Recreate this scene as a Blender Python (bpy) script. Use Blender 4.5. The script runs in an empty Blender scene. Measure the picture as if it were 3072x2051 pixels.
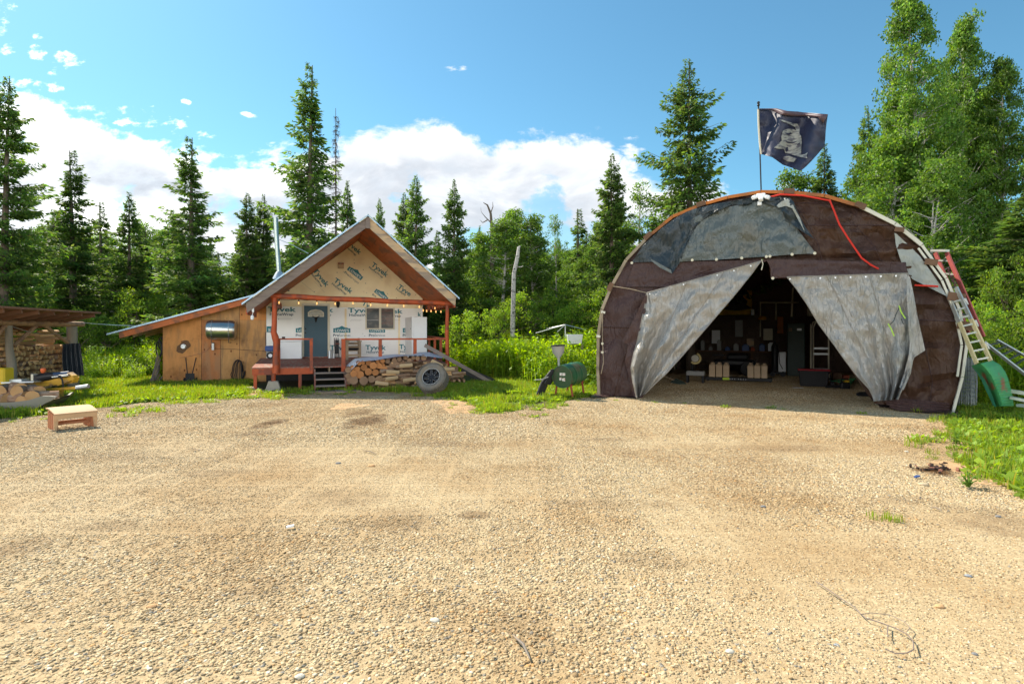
import bpy, bmesh, math, random
import numpy as np
from mathutils import Vector, Matrix, noise
R = math.radians
rnd = random.Random(7)
SC = bpy.context.scene
COL = SC.collection
# ---------------------------------------------------------------- camera, sky, sun, exposure
FPX = 1700.0; HZ = 1000.0; CAMZ = 1.67
cd = bpy.data.cameras.new('camera'); cam = bpy.data.objects.new('camera', cd); COL.objects.link(cam)
cam.location = (0, 0, CAMZ); cam.rotation_euler = (R(90), 0, 0)
cd.sensor_width = 36; cd.lens = FPX / 3072 * 36; cd.shift_y = -25.5 / 3072
cd.clip_end = 2000; cd.clip_start = .05
SC.camera = cam
SUN_AZ = math.atan2(-1.22, 1.0)      # from +Y towards +X: the sun stands back left
SUN_EL = R(47)
sdir = Vector((math.sin(SUN_AZ) * math.cos(SUN_EL), math.cos(SUN_AZ) * math.cos(SUN_EL), math.sin(SUN_EL)))
sl = bpy.data.lights.new('sun', 'SUN'); sun = bpy.data.objects.new('sun', sl); COL.objects.link(sun)
sl.energy = 2.3; sl.angle = R(.5); sl.color = (1, .90, .75)
sun.rotation_euler = (-sdir).to_track_quat('-Z', 'Y').to_euler(); sun.location = (-20, 20, 30)
SC.view_settings.view_transform = 'Standard'; SC.view_settings.look = 'None'
SC.view_settings.gamma = 1; SC.view_settings.use_curve_mapping = False
SC.view_settings.exposure = 2.0
SKY_STRENGTH = .11

def build_world():
    w = bpy.data.worlds.new('World'); SC.world = w; w.use_nodes = True
    nt = w.node_tree; N = nt.nodes; L = nt.links; N.clear()
    def n(t, **k):
        o = N.new(t)
        for a, b in k.items(): setattr(o, a, b)
        return o
    def val(v, sock):
        if isinstance(v, (int, float)): sock.default_value = v
        else: L.new(v, sock)
    def m(op, a, b=None, c=None, clamp=False):
        o = n('ShaderNodeMath', operation=op); o.use_clamp = clamp
        val(a, o.inputs[0])
        if b is not None: val(b, o.inputs[1])
        if c is not None: val(c, o.inputs[2])
        return o.outputs[0]
    sky = n('ShaderNodeTexSky', sky_type='NISHITA'); sky.sun_disc = False
    sky.sun_elevation = SUN_EL; sky.sun_rotation = SUN_AZ % (2 * math.pi); sky.air_density = 1.0; sky.dust_density = .4; sky.ozone_density = 1.6
    bg = n('ShaderNodeBackground'); bg.inputs[1].default_value = SKY_STRENGTH
    tn = n('ShaderNodeMix', data_type='RGBA', blend_type='MULTIPLY'); tn.inputs[0].default_value = 1; tn.inputs[7].default_value = (.235, .385, .385, 1)
    L.new(sky.outputs[0], tn.inputs[6]); L.new(tn.outputs[2], bg.inputs[0])
    tc = n('ShaderNodeTexCoord'); sp = n('ShaderNodeSeparateXYZ'); L.new(tc.outputs['Generated'], sp.inputs[0])
    ay = m('MAXIMUM', m('ABSOLUTE', sp.outputs[1]), .05)
    u = m('DIVIDE', sp.outputs[0], ay); v = m('DIVIDE', sp.outputs[2], ay)
    cv = n('ShaderNodeCombineXYZ'); val(u, cv.inputs[0]); val(m('MULTIPLY', v, 1.8), cv.inputs[1]); val(0, cv.inputs[2])
    def noi(scale, detail, rough, off, dist=0.0):
        t = n('ShaderNodeTexNoise'); t.noise_dimensions = '3D'
        t.inputs['Scale'].default_value = scale; t.inputs['Detail'].default_value = detail; t.inputs['Roughness'].default_value = rough
        t.inputs['Distortion'].default_value = dist
        a = n('ShaderNodeVectorMath', operation='ADD'); L.new(cv.outputs[0], a.inputs[0]); a.inputs[1].default_value = off
        L.new(a.outputs[0], t.inputs['Vector']); return t.outputs['Fac']
    n1 = noi(6.0, 12, .62, (3.1, .7, 0), .25); n2 = noi(22, 8, .6, (7, 2, 1)); n3 = noi(5.5, 8, .55, (3.25, .55, 3), .35); n4 = noi(2.2, 4, .5, (1, 5, 2))
    fc = n('ShaderNodeFloatCurve'); c = fc.mapping.curves[0]
    pts = [(-900, 150), (-300, 200), (0, 268), (200, 318), (400, 400), (560, 462), (700, 478), (860, 462), (1000, 415), (1150, 398), (1300, 392), (1480, 398), (1600, 402), (1720, 440), (1850, 462), (1950, 530), (2080, 540), (2200, 600), (2500, 700), (3000, 800), (3560, 800)]
    UA, UB = -1.45, 1.25
    pp = [(((x - 1536) / 1700 - UA) / (UB - UA), (1000 - y) / 1700) for x, y in pts]
    c.points[0].location = pp[0]; c.points[1].location = pp[-1]
    for p in pp[1:-1]: c.points.new(*p)
    fc.mapping.update()
    val(m('DIVIDE', m('SUBTRACT', u, UA), UB - UA, clamp=True), fc.inputs['Value'])
    top = fc.outputs[0]
    d = m('SUBTRACT', top, v)                                   # height below the bank's top
    dn = m('ADD', d, m('MULTIPLY', m('SUBTRACT', n1, .5), .20)); dn = m('ADD', dn, m('MULTIPLY', m('SUBTRACT', n2, .5), .045))
    def ss(x, a, b):
        o = n('ShaderNodeMapRange', interpolation_type='SMOOTHSTEP'); val(x, o.inputs[0]); o.inputs[1].default_value = a; o.inputs[2].default_value = b; return o.outputs[0]
    mask = m('MULTIPLY', ss(dn, -.009, .020), m('ADD', .86, m('MULTIPLY', n2, .25)), clamp=True)
    # gaps of blue low in the bank
    gap = m('MULTIPLY', ss(noi(4.2, 9, .6, (9.3, 4.1, 5),   .3), .555, .63), ss(d, .03, .09))
    mask = m('MULTIPLY', mask, m('SUBTRACT', 1, m('MULTIPLY', gap, .75)))
    for (px, py, rx, ry, slope) in [(505, 365, 75, 28, .35), (610, 398, 30, 10, .3), (202, 174, 36, 18, 0), (108, 148, 22, 34, .2), (160, 210, 14, 22, 0), (5, 60, 40, 70, 0), (1365, 206, 48, 9, .1), (240, 245, 18, 14, 0), (560, 308, 12, 9, .3), (385, 350, 30, 40, 0), (130, 262, 50, 16, 0), (60, 250, 40, 12, 0), (745, 345, 22, 6, .3), (820, 435, 22, 9, .2), (1790, 470, 60, 26, -.1), (1890, 475, 60, 40, 0), (2090, 560, 70, 40, 0), (2430, 560, 80, 30, 0)]:
        cu, cvv, ru, rv = (px - 1536) / 1700, (1000 - py) / 1700, rx / 1700, ry / 1700
        du = m('SUBTRACT', u, cu); dv = m('ADD', m('SUBTRACT', v, cvv), m('MULTIPLY', du, slope))
        q = m('ADD', m('POWER', m('DIVIDE', m('ABSOLUTE', du), ru), 2), m('POWER', m('DIVIDE', m('ABSOLUTE', dv), rv), 2))
        q = m('ADD', q, m('MULTIPLY', m('SUBTRACT', n2, .45), 15)); q = m('ADD', q, m('MULTIPLY', m('SUBTRACT', n1, .5), 5.0))
        mask = m('MAXIMUM', mask, m('MULTIPLY', m('SUBTRACT', 1, ss(q, -1.2, 1.4)), .8))
    mask = m('MULTIPLY', mask, ss(sp.outputs[2], -.02, .02))
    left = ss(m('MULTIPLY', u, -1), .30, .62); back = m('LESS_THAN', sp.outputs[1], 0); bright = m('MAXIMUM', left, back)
    # thin veil and shading inside the cloud
    shade = m('MULTIPLY', ss(n3, .36, .60), ss(d, .006, .07)); shade = m('MULTIPLY', shade, m('ADD', .35, m('MULTIPLY', ss(m('ADD', u, m('MULTIPLY', m('SUBTRACT', n4, .5), .8)), -1.0, -.45), .6))); shade = m('POWER', m('MAXIMUM', shade, 0), m('SUBTRACT', .9, m('MULTIPLY', ss(m('MULTIPLY', u, -1), .30, .62), .45))); shade = m('ADD', m('MULTIPLY', shade, m('ADD', .70, m('MULTIPLY', left, .28))), m('MULTIPLY', m('SUBTRACT', n2, .5), .35), clamp=True)
    mx = n('ShaderNodeMix', data_type='RGBA'); val(shade, mx.inputs[0])
    wh = n('ShaderNodeMix', data_type='RGBA'); val(m('MAXIMUM', m('MULTIPLY', left, .16), back), wh.inputs[0]); wh.inputs[6].default_value = (.275, .275, .278, 1); wh.inputs[7].default_value = (1.9, 1.84, 1.75, 1); L.new(wh.outputs[2], mx.inputs[6])  # unseen clouds behind the camera made far brighter to fill the shaded fronts
    mx.inputs[7].default_value = (.115, .128, .148, 1)
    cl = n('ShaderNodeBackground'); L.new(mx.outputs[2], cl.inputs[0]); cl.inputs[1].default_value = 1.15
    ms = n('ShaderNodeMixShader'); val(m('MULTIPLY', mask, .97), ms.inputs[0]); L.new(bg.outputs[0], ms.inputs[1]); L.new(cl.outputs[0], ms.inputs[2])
    out = n('ShaderNodeOutputWorld'); L.new(ms.outputs[0], out.inputs[0])
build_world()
SC.render.engine = 'CYCLES'
SC.cycles.max_bounces = 8; SC.cycles.transparent_max_bounces = 8; SC.cycles.use_denoising = True

# ---------------------------------------------------------------- helpers
def W(px, py, Z): return Vector(((px - 1536) / FPX * Z, Z, CAMZ - (py - HZ) / FPX * Z))
def G(px, py, z=0.0):
    Z = (CAMZ - z) * FPX / (py - HZ); return Vector(((px - 1536) / FPX * Z, Z, z))
class Frame:
    def __init__(s, o, ang):
        s.o = Vector(o); s.a = ang; s.M = Matrix.Translation(s.o) @ Matrix.Rotation(ang, 4, 'Z'); s.I = s.M.inverted()
        s.c = s.I @ Vector((0, 0, CAMZ))
    def L(s, px, py, d=0.0):          # local point on the vertical plane y=d seen at that pixel
        r = s.I.to_3x3() @ Vector(((px - 1536) / FPX, 1, -(py - HZ) / FPX)); k = (d - s.c.y) / r.y
        return s.c + r * k
    def X(s, px, d=0.0): return s.L(px, HZ, d).x
    def Zz(s, px, py, d=0.0): return s.L(px, py, d).z
    def G(s, px, py, z=0.0): return s.I @ G(px, py, z)
    def W(s, p): return s.M @ Vector(p)

MATS = {}
def mat(name, col, rough=.8, var=.12, scale=6.0, stretch=(1, 1, 1), bump=.0, bscale=None, metal=0.0, col2=None, c2scale=3.0, c2lo=.5, c2hi=.62, spec=.3, transl=0.0, emis=None, attr=False, detail=6, islandvar=0.0, coord='Object', coat=0.0, fn=None):
    if name in MATS: return MATS[name]
    m_ = bpy.data.materials.new(name); m_.use_nodes = True; nt = m_.node_tree; N = nt.nodes; L = nt.links
    b = N['Principled BSDF']; out = N['Material Output']
    b.inputs['Roughness'].default_value = rough; b.inputs['Metallic'].default_value = metal; b.inputs['Specular IOR Level'].default_value = spec
    b.inputs['Coat Weight'].default_value = coat
    tc = N.new('ShaderNodeTexCoord'); mp = N.new('ShaderNodeMapping'); mp.inputs['Scale'].default_value = stretch
    L.new(tc.outputs[coord], mp.inputs[0])
    nz = N.new('ShaderNodeTexNoise'); nz.inputs['Scale'].default_value = scale; nz.inputs['Detail'].default_value = detail; nz.inputs['Roughness'].default_value = .62
    L.new(mp.outputs[0], nz.inputs['Vector'])
    base = N.new('ShaderNodeMix'); base.data_type = 'RGBA'; base.blend_type = 'MIX'
    c = Vector(col[:3])
    base.inputs[6].default_value = (*(c * (1 - var * 1.6)), 1); base.inputs[7].default_value = (*[min(1, x * (1 + var * 1.6)) for x in c], 1)
    L.new(nz.outputs['Fac'], base.inputs[0]); cur = base.outputs[2]
    if col2 is not None:
        n2 = N.new('ShaderNodeTexNoise'); n2.inputs['Scale'].default_value = c2scale; n2.inputs['Detail'].default_value = 5; L.new(mp.outputs[0], n2.inputs['Vector'])
        mr = N.new('ShaderNodeMapRange'); mr.inputs[1].default_value = c2lo; mr.inputs[2].default_value = c2hi; L.new(n2.outputs['Fac'], mr.inputs[0])
        x = N.new('ShaderNodeMix'); x.data_type = 'RGBA'; L.new(mr.outputs[0], x.inputs[0]); L.new(cur, x.inputs[6]); x.inputs[7].default_value = (*col2, 1); cur = x.outputs[2]
    if attr:
        at = N.new('ShaderNodeAttribute'); at.attribute_name = 'tint'; x = N.new('ShaderNodeMix'); x.data_type = 'RGBA'; x.blend_type = 'MULTIPLY'; x.inputs[0].default_value = 1
        L.new(cur, x.inputs[6]); L.new(at.outputs['Color'], x.inputs[7]); cur = x.outputs[2]
    if islandvar:
        oi = N.new('ShaderNodeObjectInfo'); mr = N.new('ShaderNodeMapRange'); mr.inputs[3].default_value = 1 - islandvar; mr.inputs[4].default_value = 1 + islandvar; L.new(oi.outputs['Random'], mr.inputs[0])
        x = N.new('ShaderNodeVectorMath'); x.operation = 'SCALE'; L.new(cur, x.inputs[0]); L.new(mr.outputs[0], x.inputs['Scale']); cur = x.outputs[0]
    if fn: cur = fn(nt, cur, mp.outputs[0])
    L.new(cur, b.inputs['Base Color'])
    if bump:
        nb = nz
        if bscale: nb = N.new('ShaderNodeTexNoise'); nb.inputs['Scale'].default_value = bscale; nb.inputs['Detail'].default_value = 5; L.new(mp.outputs[0], nb.inputs['Vector'])
        bp = N.new('ShaderNodeBump'); bp.inputs['Strength'].default_value = min(1, bump * 10); bp.inputs['Distance'].default_value = bump; L.new(nb.outputs['Fac'], bp.inputs['Height']); L.new(bp.outputs[0], b.inputs['Normal'])
    if emis: b.inputs['Emission Color'].default_value = (*emis[0], 1); b.inputs['Emission Strength'].default_value = emis[1]
    if transl:
        t = N.new('ShaderNodeBsdfTranslucent'); hs = N.new('ShaderNodeHueSaturation'); hs.inputs['Hue'].default_value = .488; hs.inputs['Saturation'].default_value = 1.1; hs.inputs['Value'].default_value = 1.7
        L.new(cur, hs.inputs['Color']); L.new(hs.outputs[0], t.inputs[0])
        ms = N.new('ShaderNodeMixShader'); ms.inputs[0].default_value = transl; L.new(b.outputs[0], ms.inputs[1]); L.new(t.outputs[0], ms.inputs[2]); L.new(ms.outputs[0], out.inputs[0])
    MATS[name] = m_; return m_

def mesh_from(name, V, F, m_, smooth=False, tint=None):
    me = bpy.data.meshes.new(name)
    V = np.asarray(V, dtype=np.float32)
    if isinstance(F, np.ndarray):
        k = F.shape[1]; me.vertices.add(len(V)); me.vertices.foreach_set('co', V.ravel())
        me.loops.add(F.size); me.loops.foreach_set('vertex_index', F.ravel().astype(np.int32))
        me.polygons.add(len(F)); me.polygons.foreach_set('loop_start', np.arange(0, F.size, k, dtype=np.int32)); me.polygons.foreach_set('loop_total', np.full(len(F), k, dtype=np.int32))
        me.update(calc_edges=True)
    else: me.from_pydata(V.tolist(), [], F)
    if m_: me.materials.append(m_)
    if tint is not None:
        a = me.attributes.new('tint', 'FLOAT_COLOR', 'POINT'); a.data.foreach_set('color', np.asarray(tint, dtype=np.float32).ravel())
    if smooth: me.polygons.foreach_set('use_smooth', np.ones(len(me.polygons), dtype=bool))
    me.validate(); return me
class MB:
    def __init__(s): s.v = []; s.f = []
    def add(s, vs, fs):
        k = len(s.v); s.v += [tuple(v) for v in vs]; s.f += [tuple(i + k for i in f) for f in fs]; return s
    def box(s, a, b):
        x0, y0, z0 = a; x1, y1, z1 = b
        return s.add([(x0, y0, z0), (x1, y0, z0), (x1, y1, z0), (x0, y1, z0), (x0, y0, z1), (x1, y0, z1), (x1, y1, z1), (x0, y1, z1)], [(0, 3, 2, 1), (4, 5, 6, 7), (0, 1, 5, 4), (1, 2, 6, 5), (2, 3, 7, 6), (3, 0, 4, 7)])
    def beam(s, a, b, w, h, up=(0, 0, 1), jit=0.0):
        a = Vector(a); b = Vector(b); d = (b - a).normalized(); u = Vector(up)
        if abs(d.dot(u)) > .98: u = Vector((0, 1, 0))
        x = d.cross(u).normalized(); y = x.cross(d).normalized(); vs = []
        for p in (a, b):
            for sx, sy in ((-1, -1), (1, -1), (1, 1), (-1, 1)): vs.append(p + x * (sx * w / 2 + rnd.uniform(-jit, jit)) + y * (sy * h / 2 + rnd.uniform(-jit, jit)))
        return s.add(vs, [(0, 1, 2, 3), (7, 6, 5, 4), (0, 4, 5, 1), (1, 5, 6, 2), (2, 6, 7, 3), (3, 7, 4, 0)])
    def tube(s, pts, r, n=8, cap=True):
        pts = [Vector(p) for p in pts]; rs = r if isinstance(r, (list, tuple)) else [r] * len(pts); vs = []; fs = []; px = None
        for i, p in enumerate(pts):
            d = (pts[min(i + 1, len(pts) - 1)] - pts[max(i - 1, 0)]).normalized()
            if px is None:
                px = d.orthogonal().normalized()
            px = (px - d * px.dot(d)); px = px.normalized() if px.length > 1e-6 else d.orthogonal().normalized(); q = d.cross(px)
            for k in range(n): a = 2 * math.pi * k / n; vs.append(p + (px * math.cos(a) + q * math.sin(a)) * rs[i])
        for i in range(len(pts) - 1):
            for k in range(n): fs.append((i * n + k, i * n + (k + 1) % n, (i + 1) * n + (k + 1) % n, (i + 1) * n + k))
        if cap: fs.append(tuple(range(n))[::-1]); fs.append(tuple(range((len(pts) - 1) * n, len(pts) * n)))
        return s.add(vs, fs)
    def lathe(s, prof, M=None, n=20, closed=False):        # prof: (r, z)
        vs = []; fs = []; M = M or Matrix.Identity(4)
        for r, z in prof:
            for k in range(n): a = 2 * math.pi * k / n; vs.append(M @ Vector((r * math.cos(a), r * math.sin(a), z)))
        m_ = len(prof)
        for i in range(m_ if closed else m_ - 1):
            j = (i + 1) % m_
            for k in range(n): fs.append((i * n + k, i * n + (k + 1) % n, j * n + (k + 1) % n, j * n + k))
        return s.add(vs, fs)
    def prism(s, poly, d0, d1):                            # poly in (x,z), extruded along y
        n = len(poly); vs = [(x, d0, z) for x, z in poly] + [(x, d1, z) for x, z in poly]
        fs = [tuple(range(n)), tuple(range(n, 2 * n))[::-1]] + [(i, i + n, (i + 1) % n + n, (i + 1) % n) for i in range(n)]
        return s.add(vs, fs)
    def build(s, name, m_, parent=None, world=False, smooth=False, bevel=0.0, fixn=True):
        V = s.v
        if parent is not None and world:
            I = parent.matrix_basis.inverted(); V = [I @ Vector(v) for v in V]
        me = bpy.data.meshes.new(name); me.from_pydata([tuple(v) for v in V], [], s.f); me.materials.append(m_)
        if fixn or bevel:
            bm = bmesh.new(); bm.from_mesh(me)
            if bevel: bmesh.ops.bevel(bm, geom=[e for e in bm.edges if len(e.link_faces) == 2 and e.calc_face_angle(0) > .6], offset=bevel, segments=1, affect='EDGES', clamp_overlap=True)
            bmesh.ops.recalc_face_normals(bm, faces=bm.faces[:]); bm.to_mesh(me); bm.free()
        if smooth:
            me.polygons.foreach_set('use_smooth', [True] * len(me.polygons))
            try: me.set_sharp_from_angle(angle=R(40))
            except Exception: pass
        return link(name, me, parent)
def link(name, me, parent=None):
    o = bpy.data.objects.new(name, me); COL.objects.link(o)
    if parent is not None: o.parent = parent
    return o
def tag(o, label=None, cat=None, group=None, kind=None):
    if label: o['label'] = label
    if cat: o['category'] = cat
    if group: o['group'] = group
    if kind: o['kind'] = kind
    return o
def thing(name, label, cat, loc=(0, 0, 0), rz=0.0, group=None):
    o = bpy.data.objects.new(name, None); COL.objects.link(o); o.empty_display_size = .2
    o.matrix_basis = Matrix.Translation(Vector(loc)) @ Matrix.Rotation(rz, 4, 'Z'); return tag(o, label, cat, group)
def ring(c, axis, r, a0=0, a1=2 * math.pi, n=24, squash=1.0):
    axis = Vector(axis).normalized(); x = axis.orthogonal().normalized(); y = axis.cross(x)
    return [Vector(c) + x * r * math.cos(a0 + (a1 - a0) * k / n) + y * squash * r * math.sin(a0 + (a1 - a0) * k / n) for k in range(n + 1)]
def fbm(x, y, z=0.0, o=4): return noise.fractal(Vector((x, y, z)), 1.0, 2.0, o)
def sheet(name, fr, rows, m_, parent, nu=24, per=6, disp=None, thick=.012, smooth=True, d=0.0, subd_first=None):
    """a cloth hung near the plane y=d of frame fr; rows of pixel pairs ((x,y[,d]),(x,y[,d])); disp(px,py,u,v) moves it out of the plane (negative: to the viewer)"""
    n = (len(rows) - 1) * per + 1; V = []; F = []
    for i in range(n):
        t = i / per; k = min(int(t), len(rows) - 2); f = t - k
        def cr(j):
            p, q = [tuple(rows[k + w][j]) + (0,) * (3 - len(rows[k + w][j])) for w in (0, 1)]
            return [p[c] + (q[c] - p[c]) * f for c in range(3)]
        A = cr(0); B = cr(1)
        for j in range(nu + 1):
            s = j / nu; x, y, dd = [A[c] + (B[c] - A[c]) * s for c in range(3)]
            off = disp(x, y, s, i / (n - 1)) if disp else 0
            V.append(fr.L(x, y, d + dd + off))
    for i in range(n - 1):
        for j in range(nu): a = i * (nu + 1) + j; F.append((a, a + 1, a + nu + 2, a + nu + 1))
    m0 = len(V)
    V2 = [v + Vector((0, thick, 0)) for v in V]
    F2 = [tuple(x + m0 for x in f[::-1]) for f in F]
    w1 = nu + 1
    brd = [(j, j + 1) for j in range(nu)] + [(i * w1 + nu, (i + 1) * w1 + nu) for i in range(n - 1)] + [((n - 1) * w1 + j + 1, (n - 1) * w1 + j) for j in range(nu)] + [((i + 1) * w1, i * w1) for i in range(n - 1)]
    F3 = [(b, a, a + m0, b + m0) for a, b in brd]
    mb = MB(); mb.add(V + V2, F + F2 + F3); return mb.build(name, m_, parent, smooth=smooth)
FONT_CACHE = {}
def text_mesh(txt, size, off=0.0, sx=1.0):
    k = (txt, size, off, sx)
    if k in FONT_CACHE: return FONT_CACHE[k]
    cu = bpy.data.curves.new('t', 'FONT'); cu.body = txt; cu.size = size; cu.offset = off; cu.align_x = 'LEFT'; cu.resolution_u = 3; cu.fill_mode = 'FRONT'
    o = bpy.data.objects.new('t', cu); COL.objects.link(o); bpy.context.view_layer.update()
    me = bpy.data.meshes.new_from_object(o.evaluated_get(bpy.context.evaluated_depsgraph_get()))
    V = [Vector((v.co.x * sx, v.co.y, 0)) for v in me.vertices]; F = [tuple(p.vertices) for p in me.polygons]
    bpy.data.objects.remove(o); bpy.data.meshes.remove(me); FONT_CACHE[k] = (V, F); return V, F
def scatter(name, pts, rots, scls, idxs, protos, kind='stuff', label=None, cat=None):
    """one object: geometry nodes put the prototypes on the points of its own mesh"""
    me = bpy.data.meshes.new(name); P = np.asarray(pts, dtype=np.float32); me.vertices.add(len(P)); me.vertices.foreach_set('co', P.ravel())
    a = me.attributes.new('rot', 'FLOAT_VECTOR', 'POINT'); a.data.foreach_set('vector', np.asarray(rots, dtype=np.float32).ravel())
    a = me.attributes.new('scl', 'FLOAT_VECTOR', 'POINT'); a.data.foreach_set('vector', np.asarray(scls, dtype=np.float32).ravel())
    a = me.attributes.new('idx', 'INT', 'POINT'); a.data.foreach_set('value', np.asarray(idxs, dtype=np.int32).ravel())
    o = link(name, me); tag(o, label, cat, None, kind)
    ng = bpy.data.node_groups.new(name, 'GeometryNodeTree'); ng.interface.new_socket('Geometry', in_out='INPUT', socket_type='NodeSocketGeometry'); ng.interface.new_socket('Geometry', in_out='OUTPUT', socket_type='NodeSocketGeometry')
    N = ng.nodes; L = ng.links; gi = N.new('NodeGroupInput'); go = N.new('NodeGroupOutput'); iop = N.new('GeometryNodeInstanceOnPoints'); j = N.new('GeometryNodeJoinGeometry')
    L.new(gi.outputs[0], iop.inputs['Points']); L.new(j.outputs[0], iop.inputs['Instance']); iop.inputs['Pick Instance'].default_value = True
    for p in protos[::-1]:
        oi = N.new('GeometryNodeObjectInfo'); oi.inputs['Object'].default_value = p; oi.inputs['As Instance'].default_value = True; L.new(oi.outputs['Geometry'], j.inputs[0])
    def na(nm, t):
        x = N.new('GeometryNodeInputNamedAttribute'); x.data_type = t; x.inputs['Name'].default_value = nm; return x.outputs['Attribute']
    L.new(na('idx', 'INT'), iop.inputs['Instance Index']); L.new(na('rot', 'FLOAT_VECTOR'), iop.inputs['Rotation']); L.new(na('scl', 'FLOAT_VECTOR'), iop.inputs['Scale'])
    L.new(iop.outputs[0], go.inputs[0]); md = o.modifiers.new('scatter', 'NODES'); md.node_group = ng; return o
def proto(name, me): return bpy.data.objects.new(name, me)

# ---------------------------------------------------------------- ground
def in_poly(x, y, P):
    c = False; n = len(P)
    for i in range(n):
        x0, y0 = P[i]; x1, y1 = P[i - 1]
        if (y0 > y) != (y1 > y) and x < (x1 - x0) * (y - y0) / (y1 - y0) + x0: c = not c
    return c
# pixel outline of the gravel's far edge
GEDGE = [(-500, 1290), (0, 1256), (160, 1240), (300, 1222), (400, 1208), (520, 1200), (620, 1196), (720, 1190), (900, 1178), (1060, 1174), (1240, 1176), (1330, 1186), (1420, 1205), (1480, 1236), (1560, 1228), (1640, 1214), (1700, 1196), (1790, 1190)]
GEDGE2 = [(2851, 1240), (2872, 1258), (2868, 1285), (2900, 1312), (2935, 1335), (2955, 1372), (2950, 1405), (3000, 1440), (3072, 1475), (3400, 1640)]
GAR_L = G(1800, 1188); GAR_R = G(2850, 1238)
GF = Frame(GAR_L, math.atan2(GAR_R.y - GAR_L.y, GAR_R.x - GAR_L.x))
GAR_W = (GAR_R - GAR_L).length
far = [G(*p).xy for p in GEDGE]
gin = [GF.W((.05, .1, 0)).xy, GF.W((.05, 13.3, 0)).xy, GF.W((GAR_W - .05, 13.3, 0)).xy, GF.W((GAR_W - .05, .1, 0)).xy]
far2 = [G(*p).xy for p in GEDGE2]
GPOLY = [tuple(p) for p in far + gin + far2] + [(9, -6), (-16, -6)]
YARD = [tuple(p) for p in far + far2] + [(9, -6), (-16, -6)]
STAINS = [(1100, 1262, 55, 22, .8), (1075, 1238, 40, 12, .6), (805, 1272, 36, 16, .8), (775, 1300, 60, 12, .4), (1040, 1490, 120, 30, .35), (60, 1640, 90, 50, .4), (1560, 1890, 120, 60, .25), (2810, 1412, 70, 16, 1.0), (1420, 1545, 60, 12, .5), (1180, 1560, 160, 40, .3), (2980, 1560, 140, 60, .4), (1850, 1510, 200, 20, .25), (330, 1370, 200, 18, .25), (2700, 1500, 120, 16, .3), (640, 1420, 150, 14, .35), (300, 1580, 120, 26, .35), (2350, 1345, 160, 12, .35), (1950, 1680, 160, 30, .3), (1300, 1330, 120, 10, .3), (1800, 1320, 90, 9, .3), (760, 1760, 140, 40, .3)]
def stain_fn(nt, cur, vec):
    N = nt.nodes; L = nt.links
    g = N.new('ShaderNodeNewGeometry'); nz = N.new('ShaderNodeTexNoise'); nz.inputs['Scale'].default_value = 2.2; nz.inputs['Detail'].default_value = 6; nz.inputs['Roughness'].default_value = .65; L.new(g.outputs['Position'], nz.inputs['Vector'])
    def m(op, a, b, clamp=False):
        o = N.new('ShaderNodeMath'); o.operation = op; o.use_clamp = clamp
        for v, s in ((a, o.inputs[0]), (b, o.inputs[1])):
            if isinstance(v, (int, float)): s.default_value = v
            else: L.new(v, s)
        return o.outputs[0]
    sp = N.new('ShaderNodeSeparateXYZ'); L.new(g.outputs['Position'], sp.inputs[0]); tot = None
    for px, py, rx, ry, s in STAINS:
        c = G(px, py); a = (G(px + rx, py).x - c.x); b = abs(G(px, py - ry).y - G(px, py + ry).y) / 2
        q = m('ADD', m('POWER', m('DIVIDE', m('ABSOLUTE', m('SUBTRACT', sp.outputs[0], c.x), 0), a), 2), m('POWER', m('DIVIDE', m('ABSOLUTE', m('SUBTRACT', sp.outputs[1], c.y), 0), b), 2))
        q = m('ADD', q, m('MULTIPLY', m('SUBTRACT', nz.outputs['Fac'], .5), 4.5)); q = m('MULTIPLY', m('SUBTRACT', 1.15, q, True), s)
        tot = q if tot is None else m('MAXIMUM', tot, q)
    # broad patches of browner dirt among the stones
    n2 = N.new('ShaderNodeTexNoise'); n2.inputs['Scale'].default_value = .55; n2.inputs['Detail'].default_value = 7; n2.inputs['Roughness'].default_value = .6; L.new(g.outputs['Position'], n2.inputs['Vector'])
    mr = N.new('ShaderNodeMapRange'); mr.inputs[1].default_value = .44; mr.inputs[2].default_value = .66; mr.inputs[4].default_value = .72; L.new(n2.outputs['Fac'], mr.inputs[0])
    x0 = N.new('ShaderNodeMix'); x0.data_type = 'RGBA'; x0.blend_type = 'MULTIPLY'; L.new(mr.outputs[0], x0.inputs[0]); L.new(cur, x0.inputs[6]); x0.inputs[7].default_value = (.70, .57, .42, 1)
    x = N.new('ShaderNodeMix'); x.data_type = 'RGBA'; x.blend_type = 'MULTIPLY'; L.new(tot, x.inputs[0]); L.new(x0.outputs[2], x.inputs[6]); x.inputs[7].default_value = (.30, .20, .12, 1)
    return x.outputs[2]
M_GRAVEL = mat('gravel_fines', (.40, .30, .17), .95, .45, 60, bump=.03, bscale=38, fn=stain_fn, detail=9, col2=(.50, .39, .23), c2scale=26)
M_STONE = mat('gravel_stones', (1, 1, 1), .85, .10, 60, attr=True, bump=.002, bscale=90, fn=stain_fn)
M_SOIL = mat('soil', (.10, .085, .04), .95, .3, 3, bump=.03, col2=(.05, .085, .02), c2scale=1.5)
M_DIRT = mat('bare_dirt', (.46, .29, .15), .95, .22, 7, bump=.02, bscale=30, col2=(.30, .2, .1), c2scale=4)

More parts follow.
